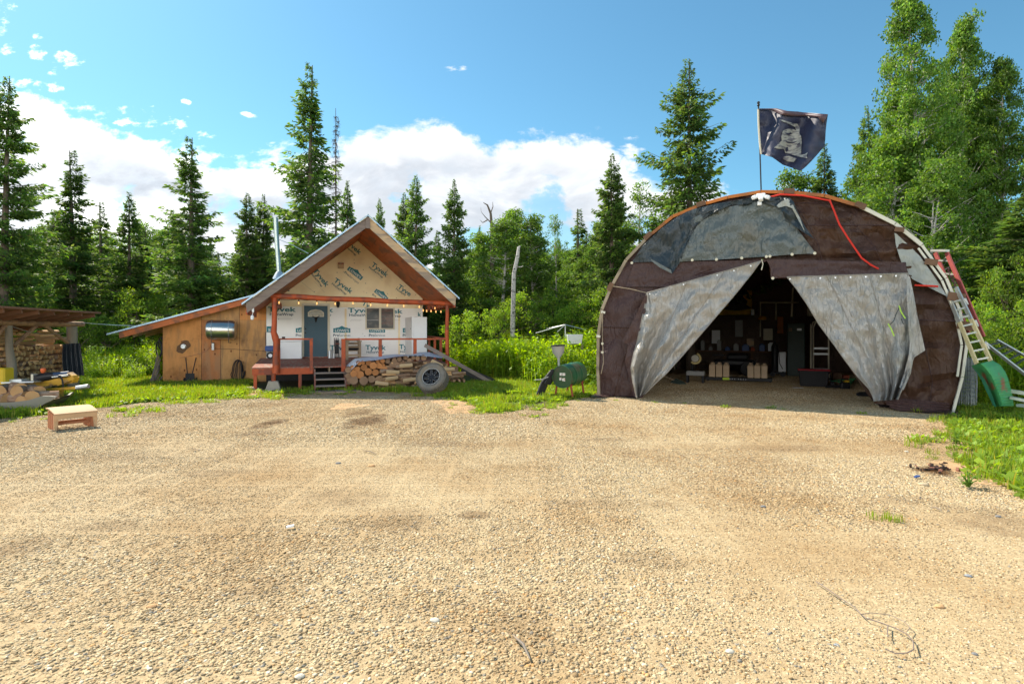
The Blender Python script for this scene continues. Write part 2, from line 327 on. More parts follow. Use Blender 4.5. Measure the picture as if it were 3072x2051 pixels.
def build_ground():
    mb = MB(); mb.add([(-900, -60, -.004), (900, -60, -.004), (900, 1400, -.004), (-900, 1400, -.004)], [(0, 1, 2, 3)]); tag(mb.build('ground', M_SOIL), 'dark soil of the yard and woodland floor', None, None, 'structure')
    bm = bmesh.new(); vs = [bm.verts.new((x, y, 0)) for x, y in GPOLY]; f = bm.faces.new(vs); bmesh.ops.triangulate(bm, faces=[f])
    me = bpy.data.meshes.new('gravel_yard'); bm.normal_update()
    bm.to_mesh(me); bm.free(); me.materials.append(M_GRAVEL); o = link('gravel_yard', me); tag(o, 'tan gravel yard in front of the cabin and the tarp garage', None, None, 'structure')
    for p in me.polygons:
        if p.normal.z < 0: p.flip()
    # bare dirt and sand patches
    for k, (px, py, rx, ry, z) in enumerate([(1400, 1212, 95, 20, .004), (1045, 1218, 48, 9, .005), (2990, 1420, 150, 34, .005), (1230, 1180, 240, 8, .006), (1000, 1184, 190, 10, .003), (700, 1178, 110, 10, .004)]):
        c = G(px, py); V = [(c.x, c.y, z)]; n = 28
        for i in range(n):
            a = 2 * math.pi * i / n; s = 1 + .25 * math.sin(3 * a + k) + rnd.uniform(-.12, .12)
            V.append((c.x + (G(px + rx, py).x - c.x) * math.cos(a) * s, c.y + abs(G(px, py - ry).y - G(px, py + ry).y) / 2 * math.sin(a) * s, z))
        o = MB().add(V, [(0, i + 1, (i + 1) % n + 1) for i in range(n)]).build('dirt_patch', M_DIRT); tag(o, 'pale bare dirt worn through the yard', None, None, 'structure')
build_ground()

def stone_tile(seed, n, smin, smax, size=.95):
    n = int(n * .30)
    r = np.random.RandomState(seed)
    bm = bmesh.new(); bmesh.ops.create_icosphere(bm, subdivisions=1, radius=1); bv = np.array([v.co[:] for v in bm.verts]); bf = np.array([[v.index for v in f.verts] for f in bm.faces]); bm.free()
    pal = np.array([(.50, .40, .25), (.60, .50, .34), (.38, .29, .18), (.66, .58, .43), (.38, .32, .23), (.27, .26, .24), (.60, .38, .18), (.72, .66, .54), (.34, .23, .12), (.55, .43, .27)])
    pr = np.array([.26, .22, .18, .09, .05, .03, .04, .02, .04, .07])
    V = []; F = []; T = []
    for i in range(n):
        s = smin + (smax - smin) * r.rand() ** 4.2; sc = np.array([s, s * r.uniform(.55, .95), s * r.uniform(.20, .42)])
        v = bv * (1 + r.uniform(-.16, .16, bv.shape)) * sc; a = r.uniform(0, 6.28); tl = r.normal(0, .22, 2)
        ca, sa = math.cos(a), math.sin(a); v = np.stack([v[:, 0] * ca - v[:, 1] * sa, v[:, 0] * sa + v[:, 1] * ca, v[:, 2] + v[:, 0] * tl[0] + v[:, 1] * tl[1]], 1)
        v += np.array([r.uniform(-size / 2, size / 2), r.uniform(-size / 2, size / 2), sc[2] * r.uniform(-.35, .35)])
        V.append(v); F.append(bf + i * len(bv)); c = pal[r.choice(len(pal), p=pr)] * r.uniform(.78, 1.12) * np.array([1.0, .955, .86]); T.append(np.tile([*c, 1], (len(bv), 1)))
    return proto('gravel_patch', mesh_from('gravel_patch', np.concatenate(V), np.concatenate(F), M_STONE, tint=np.concatenate(T)))
def build_gravel():
    near = [stone_tile(10 + i, (6500, 9000, 10500)[i // 2], .003, (.0115, .0145, .019)[i // 2]) for i in range(6)]
    mid = [stone_tile(30 + i, (3000, 4200)[i // 2], .006, (.021, .026)[i // 2]) for i in range(4)]
    P = []; Rr = []; S = []; I = []
    for gy in range(2, 46):
        for gx in range(-36, 30):
            x, y = gx / 2 + .25, gy / 2 + .25
            if abs(x) > y * .95 + 1.2: continue
            if not in_poly(x, y, GPOLY): continue
            ok = all(in_poly(x + a, y + b, GPOLY) for a in (-.5, .5) for b in (-.5, .5))
            P.append((x, y, 0)); Rr.append((0, 0, rnd.choice((0, 1, 2, 3)) * math.pi / 2)); s = 1.0; S.append((rnd.choice((-1, 1)) * s, s, 1)); q = fbm(x * .35, y * .35, 2.2) + rnd.uniform(-.12, .12); lv = 0 if q < -.12 else (1 if q < .12 else 2); I.append(lv * 2 + rnd.randrange(2) if y < 9 else 6 + (0 if q < 0 else 2) + rnd.randrange(2))
    scatter('gravel', P, Rr, S, I, near + mid, label='loose tan pebbles and crushed stone spread over the yard', kind='stuff')
    # single larger stones, seen one by one
    bm = bmesh.new(); bmesh.ops.create_icosphere(bm, subdivisions=2, radius=1)
    for v in bm.verts: v.co += v.co.normalized() * .18 * fbm(v.co.x * 1.3, v.co.y * 1.3, v.co.z * 1.3)
    shades = [('tan', (.50, .40, .26)), ('white', (.56, .52, .43)), ('grey', (.22, .22, .22)), ('orange', (.55, .33, .16)), ('blue grey', (.28, .30, .32))]
    mes = {}
    for nm, c in shades:
        me = bpy.data.meshes.new('stone'); bm.to_mesh(me); me.materials.append(mat('stone_' + nm.replace(' ', '_'), c, .85, .15, 3, bump=.03)); me.polygons.foreach_set('use_smooth', [True] * len(me.polygons)); mes[nm] = me
    bm.free()
    spec = [(2190, 1955, 20, 12, 'white', 'broad white stone in the gravel near the bottom of the photo'), (1305, 1862, 22, 10, 'white', 'long white stone lying in the near gravel'), (1222, 1952, 10, 9, 'grey', 'dark grey pebble just behind the near stick'), (2905, 1728, 15, 8, 'blue grey', 'blue grey stone at the right side of the gravel'),
            (2510, 1935, 12, 9, 'blue grey', 'dark blue grey stone beyond the dead twig'), (2925, 1962, 12, 10, 'grey', 'dark grey stone in the gravel low on the right'), (1115, 1398, 16, 9, 'orange', 'brown orange rock at the middle of the yard'), (1015, 1390, 12, 7, 'grey', 'grey stone left of the brown orange rock'),
            (1269, 1213, 9, 9, 'orange', 'small brown rock in front of the leaning tyre'), (1225, 1233, 7, 6, 'tan', 'pale rock left of the small brown rock'), (2772, 1455, 20, 9, 'tan', 'flat tan slab below the burnt patch'), (2995, 1550, 12, 9, 'grey', 'grey stone near the right edge of the yard'), (2720, 1355, 9, 6, 'white', 'small white stone left of the burnt patch'),
            (455, 1820, 22, 8, 'orange', 'long orange stone at the left of the near gravel'), (900, 2030, 22, 9, 'white', 'pale slab at the bottom edge of the photo'), (2820, 1820, 20, 9, 'orange', 'orange slab right of the dead twig'), (2290, 1520, 12, 8, 'grey', 'dark flat stone right of the middle')]
    for px, py, rx, ry, nm, lab in spec:
        c = G(px, py); o = link('rock', mes[nm]); r_ = rx * .72 / FPX * c.y; o.scale = (r_, r_ * .75, max(r_ * .38, ry / FPX * c.y * .45)); o.location = (c.x, c.y, r_ * .18); o.rotation_euler = (0, 0, rnd.uniform(-.4, .4)); tag(o, lab, 'rock')
build_gravel()
# ---------------------------------------------------------------- trees and undergrowth
M_SPRUCE = mat('spruce_needles', (.085, .145, .034), .6, .3, 2.5, transl=.46, attr=True, islandvar=.22)
M_SPRUCE_D = mat('dry_twigs', (.13, .10, .075), .9, .2, 3)
M_BIRCH = mat('birch_leaves', (.105, .195, .034), .5, .3, 2.5, transl=.45, attr=True, islandvar=.18)
M_BARK = mat('spruce_bark', (.15, .115, .085), .95, .25, 8, (1, 1, .3), bump=.01)
M_BIRCHBARK = mat('birch_bark', (.46, .43, .39), .8, .12, 5, (1, 1, 3), col2=(.06, .055, .05), c2scale=7, c2lo=.58, c2hi=.62)
M_SHRUB = mat('shrub_leaves', (.15, .255, .036), .5, .3, 2.5, transl=.5, attr=True, islandvar=.2)
M_WEED = mat('weed_leaves', (.205, .33, .030), .55, .3, 2, transl=.54, attr=True)
M_GRASS = mat('grass_blades', (.20, .31, .034), .55, .3, 2, transl=.46, attr=True)
def rhomb(C, D, Wd, l, w):
    """leaf sprays as rhombs: centre C, long axis D, cross axis Wd"""
    l = l[:, None]; w = w[:, None]
    V = np.stack([C, C + D * l * .5 + Wd * w * .5, C + D * l, C + D * l * .5 - Wd * w * .5], 1).reshape(-1, 3)
    F = np.arange(len(C) * 4).reshape(-1, 4); return V, F
def unit(a): return a / np.maximum(np.linalg.norm(a, axis=-1, keepdims=True), 1e-9)
def spruce_mesh(seed, H=12.0, Rb=1.9, gap=0.12, bare=.06, dens=1.3, droop=.35, thin=1.0, ragged=.3):
    r = np.random.RandomState(seed); C = []; D = []; Wd = []; Ls = []; Wi = []; T = []
    z = H * bare; limb = MB()
    while z < H * .992:
        t = z / H; prof = Rb * ((1 - t) ** .82) * (1 if t > .18 else .75 + t * 1.4) * thin
        prof = max(prof, .05); nb = r.randint(5, 8)
        wf = 1 + r.normal(0, ragged * .5)
        for b in range(nb):
            if r.rand() < gap: continue
            a = r.uniform(0, 6.283); ln = prof * wf * r.uniform(.62, 1.18); ln = max(ln, .05)
            if r.rand() < .06: ln *= 1.3
            up = (.55 if t > .82 else .12) ; dr = droop * (1 - t * .9)
            dx, dy = math.cos(a), math.sin(a)
            def P(s): return np.array([dx * ln * s, dy * ln * s, z + ln * (up * s * .4 - dr * s ** 1.3 + (.28 * s ** 3 if s > .5 else 0))])
            if ln > .5 and r.rand() < .5: limb.tube([P(0), P(.5), P(.9)], [.022, .014, .005], 3, cap=False)
            ns = max(3, int(ln * 21 * dens)); g = r.uniform(.72, 1.28)
            for i in range(ns):
                s = (i + r.rand()) / ns; s = .12 + .88 * s; p = P(s); wb = ln * .32 * (1.15 - s) * (1 if s > .3 else s / .3) + .05 * min(1, (1 - t) * 6)
                for k in range(3):
                    side = r.uniform(-1, 1); q = p + np.array([-dy * side * wb, dx * side * wb, -abs(r.normal(0, .06)) - abs(side) * wb * .25 - .04])
                    dd = np.array([dx, dy, 0]) * r.uniform(.3, 1.0) + np.array([-dy, dx, 0]) * side * 1.1 + np.array([0, 0, r.normal(-.35, .4)])
                    C.append(q); D.append(dd); Wd.append(r.normal(0, 1, 3)); q_ = min(1, .42 + (1 - t) * 3.2); Ls.append(r.uniform(.11, .25) * q_); Wi.append(r.uniform(.045, .095) * q_)
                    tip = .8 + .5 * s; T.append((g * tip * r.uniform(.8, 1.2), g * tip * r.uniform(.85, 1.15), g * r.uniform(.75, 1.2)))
        z += H * .0145 * r.uniform(.8, 1.3) * (1 if t < .8 else .7)
    C = np.array(C); D = unit(np.array(D)); Wd = unit(np.cross(D, np.array(Wd))); V, F = rhomb(C, D, Wd, np.array(Ls), np.array(Wi))
    T = np.repeat(np.concatenate([np.array(T), np.ones((len(T), 1))], 1), 4, 0)
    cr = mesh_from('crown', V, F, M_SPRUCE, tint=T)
    tr = MB(); lean = r.uniform(-.01, .01, 2) * H
    tr.tube([(lean[0] * k * k, lean[1] * k * k, H * k) for k in (0, .15, .4, .7, .985)], [H * .0145, H * .012, H * .0095, H * .005, .012], 9)
    tr.add(limb.v, limb.f)
    me = bpy.data.meshes.new('trunk'); me.from_pydata([tuple(v) for v in tr.v], [], tr.f); me.materials.append(M_BARK); return me, cr
def dead_spruce_mesh(seed, H=11.0):
    r = np.random.RandomState(seed); mb = MB(); tr = MB(); tr.tube([(0, 0, 0), (.05, 0, H * .5), (0, .04, H)], [.13, .085, .02], 7)
    z = H * .15
    while z < H * .98:
        for b in range(4):
            a = r.uniform(0, 6.283); ln = (1 - z / H) ** .6 * 1.15 * r.uniform(.4, 1.1) + .12; q = Vector((math.cos(a), math.sin(a), -.18))
            mb.tube([Vector((0, 0, z)), Vector((0, 0, z)) + q * ln * .6, Vector((0, 0, z + .06)) + q * ln], [.018, .012, .006], 3, cap=False)
            for k in range(7):
                p = Vector((0, 0, z)) + q * ln * r.uniform(.2, 1); e = Vector(r.normal(0, 1, 3)); e.z -= .5; e = e.normalized() * r.uniform(.12, .32)
                mb.tube([p, p + e], [.008, .004], 3, cap=False)
        z += H * .017
    me = bpy.data.meshes.new('trunk'); me.from_pydata([tuple(v) for v in tr.v], [], tr.f); me.materials.append(M_BARK)
    m2 = bpy.data.meshes.new('branches'); m2.from_pydata([tuple(v) for v in mb.v], [], mb.f); m2.materials.append(M_SPRUCE_D); return me, m2
def leafy_mesh(seed, H=11.0, Rb=2.2, nclump=170, leaves=85, base=.22, leaf=.13, narrow=1.0, trunks=1, clr=.42, mleaf=None, bark=None, wander=.25):
    r = np.random.RandomState(seed); tr = MB(); C = []; T = []
    for tk in range(trunks):
        off = r.uniform(-.35, .35, 2) * (trunks > 1); ln = r.uniform(-wander, wander, 2) * 2
        path = [Vector((off[0] + ln[0] * s * s + .12 * math.sin(s * 7 + seed), off[1] + ln[1] * s * s, H * s * (.97 if tk == 0 else r.uniform(.8, .95)))) for s in (0, .15, .3, .45, .6, .75, .9, 1)]
        tr.tube(path, [H * .0125 * q / (trunks ** .3) for q in (1.1, .95, .85, .72, .55, .38, .2, .06)], 8)
        for c in range(nclump // trunks):
            s = base + (1 - base) * r.rand() ** .85; ps = s * 7; i = min(int(ps), 6)
            hs = [0, .15, .3, .45, .6, .75, .9, 1]
            k = max(j for j in range(8) if hs[j] <= s + 1e-6); k = min(k, 6); f = (s - hs[k]) / (hs[k + 1] - hs[k]); o = path[k].lerp(path[k + 1], f)
            t = (s - base) / (1 - base); prof = Rb * narrow * (math.sin(math.pi * min(1, t * .78 + .16)) ** .8) * (1 - .35 * t)
            a = r.uniform(0, 6.283); ln_ = prof * (r.rand() ** .55) * 1.1 + .1; p = o + Vector((math.cos(a) * ln_, math.sin(a) * ln_, ln_ * r.uniform(.1, .75) - .1))
            if r.rand() < .5 and ln_ > .4: tr.tube([o, o.lerp(p, .55) + Vector((0, 0, .06)), p], [.028, .018, .006], 4, cap=False)
            g = r.uniform(.72, 1.3); cs = clr * r.uniform(.6, 1.3); n = int(leaves * r.uniform(.5, 1.4))
            d = r.normal(0, 1, (n, 3)); d = d / np.linalg.norm(d, axis=1)[:, None] * (r.rand(n, 1) ** .45) * cs * np.array([1.1, 1.1, .75]); C.append(np.array(p[:]) + d)
            gg = g * r.uniform(.8, 1.25, (n, 1)); T.append(np.concatenate([gg * r.uniform(.85, 1.25, (n, 1)), gg, gg * r.uniform(.6, 1.2, (n, 1)), np.ones((n, 1))], 1))
    C = np.concatenate(C); T = np.concatenate(T); n = len(C); D = unit(r.normal(0, 1, (n, 3)) + np.array([0, 0, -.5])); Wd = unit(np.cross(D, r.normal(0, 1, (n, 3))))
    V, F = rhomb(C, D, Wd, leaf * r.uniform(.7, 1.3, n), leaf * r.uniform(.5, .9, n))
    cr = mesh_from('crown', V, F, mleaf or M_BIRCH, tint=np.repeat(T, 4, 0))
    me = bpy.data.meshes.new('trunk'); me.from_pydata([tuple(v) for v in tr.v], [], tr.f); me.materials.append(bark or M_BIRCHBARK); return me, cr
SPR = [spruce_mesh(1, ragged=.45), spruce_mesh(2, Rb=1.6, droop=.45, ragged=.6, gap=.2), spruce_mesh(3, Rb=2.1, ragged=.35, gap=.1, droop=.3), spruce_mesh(4, Rb=1.05, gap=.28, ragged=.7, dens=1.2), spruce_mesh(5, Rb=1.8, droop=.5, ragged=.5, gap=.15)]
OPEN_SPR = spruce_mesh(8, Rb=2.3, bare=.24, gap=.16, ragged=.85, droop=.22, dens=1.25)
DEAD = dead_spruce_mesh(3)
BIR = [leafy_mesh(11, nclump=230, leaves=90), leafy_mesh(12, Rb=1.7, nclump=170, leaves=80, narrow=.9), leafy_mesh(13, Rb=2.5, nclump=240, trunks=2, leaves=85, base=.14)]
BIGBIR = leafy_mesh(21, H=14, Rb=2.0, nclump=350, leaves=90, base=.10, leaf=.12, trunks=1, clr=.36, wander=.3)
SPARSE = leafy_mesh(25, H=11, Rb=1.5, nclump=75, leaves=45, base=.35, leaf=.12, clr=.38)
SHR = [leafy_mesh(31, H=3.4, Rb=1.6, nclump=120, leaves=75, base=.04, leaf=.085, trunks=3, clr=.30, bark=M_BARK, mleaf=M_SHRUB), leafy_mesh(32, H=3.0, Rb=1.3, nclump=90, leaves=80, base=.03, leaf=.08, trunks=3, clr=.28, bark=M_BARK, mleaf=M_SHRUB)]
def plant(kind, meshes, H0, R0, px, top, Z, hw, name, label, group=None, cat='tree', crown='crown'):
    H = CAMZ + (HZ - top) / FPX * Z; sx = hw / FPX * Z / R0; x = (px - 1536) / FPX * Z
    t = thing(name, label, cat, (x, Z, 0), rnd.uniform(0, 6.28), group); t.matrix_basis = t.matrix_basis @ Matrix.Rotation(rnd.gauss(0, .014), 4, 'X') @ Matrix.Diagonal((sx, sx, H / H0, 1))
    a = link('trunk', meshes[0], t); b = link(crown, meshes[1], t); return t
def forest():
    # the spruces that stand out against the sky: pixel x of the tip, y of the tip, distance, half width at the foot, mesh, label
    S = [(7, 209, 23, 125, 0, 'tall spruce cut by the left edge of the photo behind the woodshed'),
         (222, 445, 27, 92, 1, 'spruce with a bare spiky tip, first tall one right of the edge spruce'),
         (158, 622, 33, 60, 3, 'short narrow spruce between the edge spruce and the spiky one'),
         (306, 598, 31, 52, 3, 'thin short spruce right of the spiky spruce'),
         (388, 570, 29, 78, 4, 'mid height spruce above the gap between shed and lean-to'),
         (436, 672, 32, 52, 1, 'low spruce tucked right of the mid height one'),
         (508, 620, 33, 46, 3, 'narrow spruce just left of the tall one over the lean-to'),
         (575, 405, 27, 98, 1, 'tall spruce with a gappy top standing behind the lean-to roof'),
         (530, 655, 36, 60, 0, 'small spruce half hidden by the tall one over the lean-to'),
         (742, 568, 29, 72, 0, 'left one of the twin spruces by the stovepipe'),
         (778, 574, 30, 72, 2, 'right one of the twin spruces by the stovepipe'),
         (925, 176, 28, 112, 1, 'tallest dark spruce rising behind the cabin roof'),
         (1042, 535, 31, 62, 4, 'spruce at the foot of the bare dead spruce'),
         (1137, 585, 33, 42, 0, 'small spruce tip just right of the cabin ridge'),
         (1212, 570, 30, 70, 2, 'left of the paired spruces above the right roof slope'),
         (1246, 514, 29, 74, 0, 'taller of the paired spruces above the right roof slope'),
         (1362, 530, 28, 72, 2, 'lone spruce off the right eave of the cabin'),
         (1738, 620, 33, 56, 3, 'slim spruce among birches in the middle gap'),
         (1836, 454, 26, 98, 2, 'full green spruce left of the tarp garage'),
         (1765, 690, 31, 90, 0, 'lower spruce left of the full green one'),
         (2470, 425, 27, 90, 4, 'spruce with bare twigs behind the flag'),
         (2616, 305, 28, 86, 2, 'dark spruce left of the big birch'),
         (2680, 275, 31, 60, 0, 'spruce tip showing beside the big birch'),
         (3075, 560, 17, 190, 4, 'dark spruce cut by the right edge of the photo'),
         (2985, 700, 20, 110, 2, 'dark shaded spruce behind the ladders')]
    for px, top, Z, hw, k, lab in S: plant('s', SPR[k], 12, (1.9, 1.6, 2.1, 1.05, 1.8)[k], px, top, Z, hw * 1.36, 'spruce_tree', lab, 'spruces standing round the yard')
    plant('o', OPEN_SPR, 12, 2.3, 2072, 165, 25, 200, 'spruce_tree', 'big open spruce with a bare lower trunk left of the flag', 'spruces standing round the yard')
    plant('d', DEAD, 11, 1.2, 1008, 325, 29, 42, 'dead_spruce', 'thin dead spruce with bare twigs behind the cabin roof', None, 'tree', 'branches')
    B = [(2775, -50, 21, 118, 9, 'tallest birch with a pale forked trunk behind the right end of the garage'),
         (2868, 25, 22.5, 100, 9, 'slim birch close behind the right side of the tallest one'),
         (3010, 165, 22, 92, 9, 'birch standing clear at the right of the two tallest'),
         (2600, 455, 24, 120, 2, 'broad low birch left of the tallest one'),
         (2690, 300, 23, 105, 0, 'birch against the left side of the tallest one'),
         (3075, 330, 21, 80, 8, 'airy birch cut by the right edge of the photo'),
         (2700, 130, 24, 80, 8, 'airy thin birch just left of the tallest one'),
         (2930, 330, 23, 110, 2, 'dense birch between the tallest and the clear standing one'),
         (2845, 210, 24.5, 130, 0, 'full birch filling between the two tallest crowns'),
         (2950, 260, 25.5, 130, 2, 'broad birch behind the clear standing one'),
         (2660, 400, 21.5, 120, 1, 'bright birch leaning out over the garage shoulder'),
         (2780, 480, 19.5, 150, 2, 'leafy birch low before the tallest birch trunk'),
         (2380, 500, 28, 100, 1, 'rounded birch crown above the garage ridge'),
         (1505, 650, 27, 85, 1, 'tall thin birch left behind the broken white trunk'),
         (1600, 640, 28, 75, 1, 'tall thin birch right behind the broken white trunk'),
         (1850, 600, 29, 80, 0, 'birch showing behind the full green spruce'),
         (1545, 625, 29, 82, 0, 'birch with the broken white trunk left in front of it'),
         (1440, 690, 30, 80, 1, 'birch right of the cabin eave'),
         (1922, 540, 27, 70, 8, 'loose birch right of the full green spruce'),
         (1672, 632, 30, 42, 8, 'sparse birch with a small tufted top in the middle gap'),
         (1610, 770, 31, 95, 2, 'low wide birch in the middle gap'),
         (1790, 800, 29, 110, 0, 'birch hidden behind the slim spruce'),
         (1990, 640, 24, 90, 1, 'birch leaning over the left shoulder of the garage')]
    for px, top, Z, hw, k, lab in B:
        ms, H0, R0 = (BIGBIR, 14, 2.0) if k == 9 else (SPARSE, 11, 1.5) if k == 8 else (BIR[k], 11, (2.2, 1.6, 2.5)[k])
        plant('b', ms, H0, R0, px, top, Z, hw, 'birch_tree', lab, 'birches standing round the yard')
    # the deeper woodland behind
    r = random.Random(5)
    for row, (Z, y0, y1, step) in enumerate([(38, 690, 800, 46), (33, 740, 850, 60), (46, 640, 740, 60), (31, 690, 800, 95)]):
        px = -260
        while px < 3400:
            x = px + r.uniform(-15, 15) 
            if row == 3 and not (1380 < x < 2000 or x < 620 or x > 2850): px += step; continue
            cabin = 600 < x < 760
            top = r.uniform(y0, y1) + (50 if 1050 < x < 1400 else 0) + (60 if 620 < x < 700 else 0) - (70 if x > 2300 else 0)
            zone = 'behind the woodshed' if x < 430 else 'behind the lean-to' if x < 800 else 'behind the cabin' if x < 1380 else 'between the cabin and the garage' if x < 1850 else 'behind the garage' if x < 2750 else 'behind the ladders at the right'
            if r.random() < (.42 if x < 1300 else .3): k = r.randrange(5); plant('s', SPR[k], 12, (1.9, 1.6, 2.1, 1.05, 1.8)[k], x, top - 10, Z + r.uniform(-1.5, 1.5), r.uniform(46, 74), 'spruce_tree', 'dark spruce massed in the woodland ' + zone, 'spruces massed ' + zone)
            else: k = r.randrange(3); plant('b', BIR[k], 11, (2.2, 1.6, 2.5)[k], x, top + 15, Z + r.uniform(-1.5, 1.5), r.uniform(62, 92), 'birch_tree', 'leafy birch massed in the woodland ' + zone, 'birches massed ' + zone)
            px += step * r.uniform(.75, 1.2)
    # shrubs
    Q = [(160, 905, 26, 80), (258, 925, 24, 62), (400, 880, 27, 90), (505, 940, 22, 60), (330, 960, 25, 70), (20, 860, 27, 90), (640, 900, 29, 90), (1400, 930, 25, 75), (1490, 915, 24, 62), (1560, 880, 25, 85), (1640, 862, 26, 95), (1700, 900, 25, 80), (1780, 880, 25, 90), (1450, 830, 30, 90), (1520, 800, 31, 90), (2990, 900, 15.5, 80), (3060, 780, 16, 90), (2950, 960, 14.5, 60), (480, 860, 31, 90), (90, 820, 31, 90), (230, 800, 33, 90), (600, 840, 33, 80), (1850, 850, 24, 90), (-90, 900, 24, 90), (2900, 930, 18, 90), (3120, 900, 14, 100)]
    QL = ['pale shrub between the woodshed and the spiky spruce', 'small shrub just right of the woodshed roof', 'broad shrub behind the meadow left of the lean-to', 'shrub showing under the low eave of the lean-to', 'low shrub at the back of the left meadow', 'shrub behind the woodshed roof', 'shrub behind the stovepipe side of the cabin', 'shrub at the right rear corner of the porch', 'low rounded shrub left of the broken white trunk', 'full shrub right of the porch at the foot of the white trunk', 'largest rounded shrub in the middle gap right of the white trunk', 'shrub above the clothes line', 'shrub left of the garage behind the tub', 'tall shrub behind the ones at the right rear of the porch', 'tall shrub behind the broken white trunk', 'yellow green shrub at the right edge behind the ladders', 'tall bush cut by the right edge of the photo', 'low shrub over the lying ladder', 'tall shrub behind the lean-to roof tip', 'tall shrub behind the woodshed', 'tall shrub right of the one behind the woodshed', 'shrub hidden behind the upper lean-to roof', 'shrub touching the left shoulder of the garage', 'shrub just outside the left edge behind the shed', "shrub low behind the garage's right flank", 'shrub just outside the right edge']
    for i, (px, top, Z, hw) in enumerate(Q):
        k = i % 2; plant('q', SHR[k], (3.4, 3.0)[k], (1.6, 1.3)[k], px, top, Z, hw, 'shrub', QL[i], 'shrubs along the woodland edge', 'shrub', 'foliage')
    # broken white birch stump and the dead limb above it
    t = thing('dead_birch', 'broken dead white birch trunk standing in the middle gap', 'tree', W(1541, 1000, 23.5).xy.to_3d())
    mb = MB(); mb.tube([W(1538, 1010, 23.5), W(1540, 900, 23.5), W(1542, 820, 23.5), W(1553, 770, 23.5), W(1556, 742, 23.5), W(1561, 738, 23.5)], [.10, .095, .085, .08, .06, .02], 10); mb.build('trunk', M_BIRCHBARK, t, True, True)
    mb = MB(); mb.tube([W(1553, 800, 23.5), W(1562, 801, 23.5), W(1570, 798, 23.4)], [.03, .02, .01], 5); mb.build('branch', M_BIRCHBARK, t, True)
    t = thing('dead_tree', 'bare grey forked snag showing above the birches in the middle', 'tree', W(1475, 1000, 29).xy.to_3d())
    mb = MB(); mb.tube([W(1476, 1010, 29), W(1477, 800, 29), W(1476, 690, 29), W(1472, 640, 29), W(1462, 615, 29), W(1450, 608, 29)], [.14, .12, .09, .06, .04, .015], 8); mb.build('trunk', M_BARK, t, True)
    mb = MB()
    for q in ([(1476, 700), (1496, 690), (1512, 678)], [(1475, 670), (1455, 650), (1444, 636), (1442, 622)], [(1472, 640), (1479, 620), (1478, 606)], [(1462, 660), (1448, 668), (1440, 660)]): mb.tube([W(x, y, 29) for x, y in q], [.035, .022, .008, .006][:len(q)], 5)
    mb.build('branches', M_BARK, t, True)
forest()

def tuft(seed, n, h, spread, w, m_, lean=.35, leafy=0, dry=.06, base=(1, 1, 1)):
    r = np.random.RandomState(seed); V = []; F = []; T = []
    for i in range(n):
        a = r.uniform(0, 6.283); d = spread * r.rand() ** .5; p = np.array([math.cos(a) * d, math.sin(a) * d, 0]); hh = h * r.uniform(.5, 1.15); b = r.uniform(0, 6.283); ln = hh * lean * r.uniform(.2, 1.3); e = np.array([math.cos(b), math.sin(b), 0]); s = np.array([-math.sin(b), math.cos(b), 0]) * w * r.uniform(.6, 1.3)
        k = len(V); V += [p - s, p + s, p + e * ln * .35 + np.array([0, 0, hh * .55]) + s * .8, p + e * ln * .35 + np.array([0, 0, hh * .55]) - s * .8, p + e * ln + np.array([0, 0, hh])]; F += [(k, k + 1, k + 2), (k, k + 2, k + 3), (k + 3, k + 2, k + 4)]
        g = r.uniform(.7, 1.25); c = (g * 1.05 * base[0], g * base[1], g * .9 * base[2], 1) if r.rand() > dry else (1.9 * g, 1.1 * g, 1.6 * g, 1); T += [c] * 5
        for q in range(leafy):
            t = r.uniform(.12, 1); c0 = p + e * ln * t * t + np.array([0, 0, hh * t]); dd = unit(np.array([r.normal(), r.normal(), r.normal(-.1, .4)])[None])[0]; ww = unit(np.cross(dd, [0, 0, 1.0])[None])[0] * .028 * r.uniform(.6, 1.4); L_ = r.uniform(.06, .14); k = len(V)
            V += [c0, c0 + dd * L_ * .5 + ww, c0 + dd * L_, c0 + dd * L_ * .5 - ww]; F += [(k, k + 1, k + 2), (k, k + 2, k + 3)]; g = r.uniform(.7, 1.35); T += [(g * base[0], g * base[1], g * base[2], 1)] * 4
    return proto('tuft', mesh_from('tuft', np.array(V), np.array(F), m_, tint=np.array(T)))
def lcg_ok(x, y):
    return not in_poly(x, y, YARD)
HOUSE_BLOCK = []
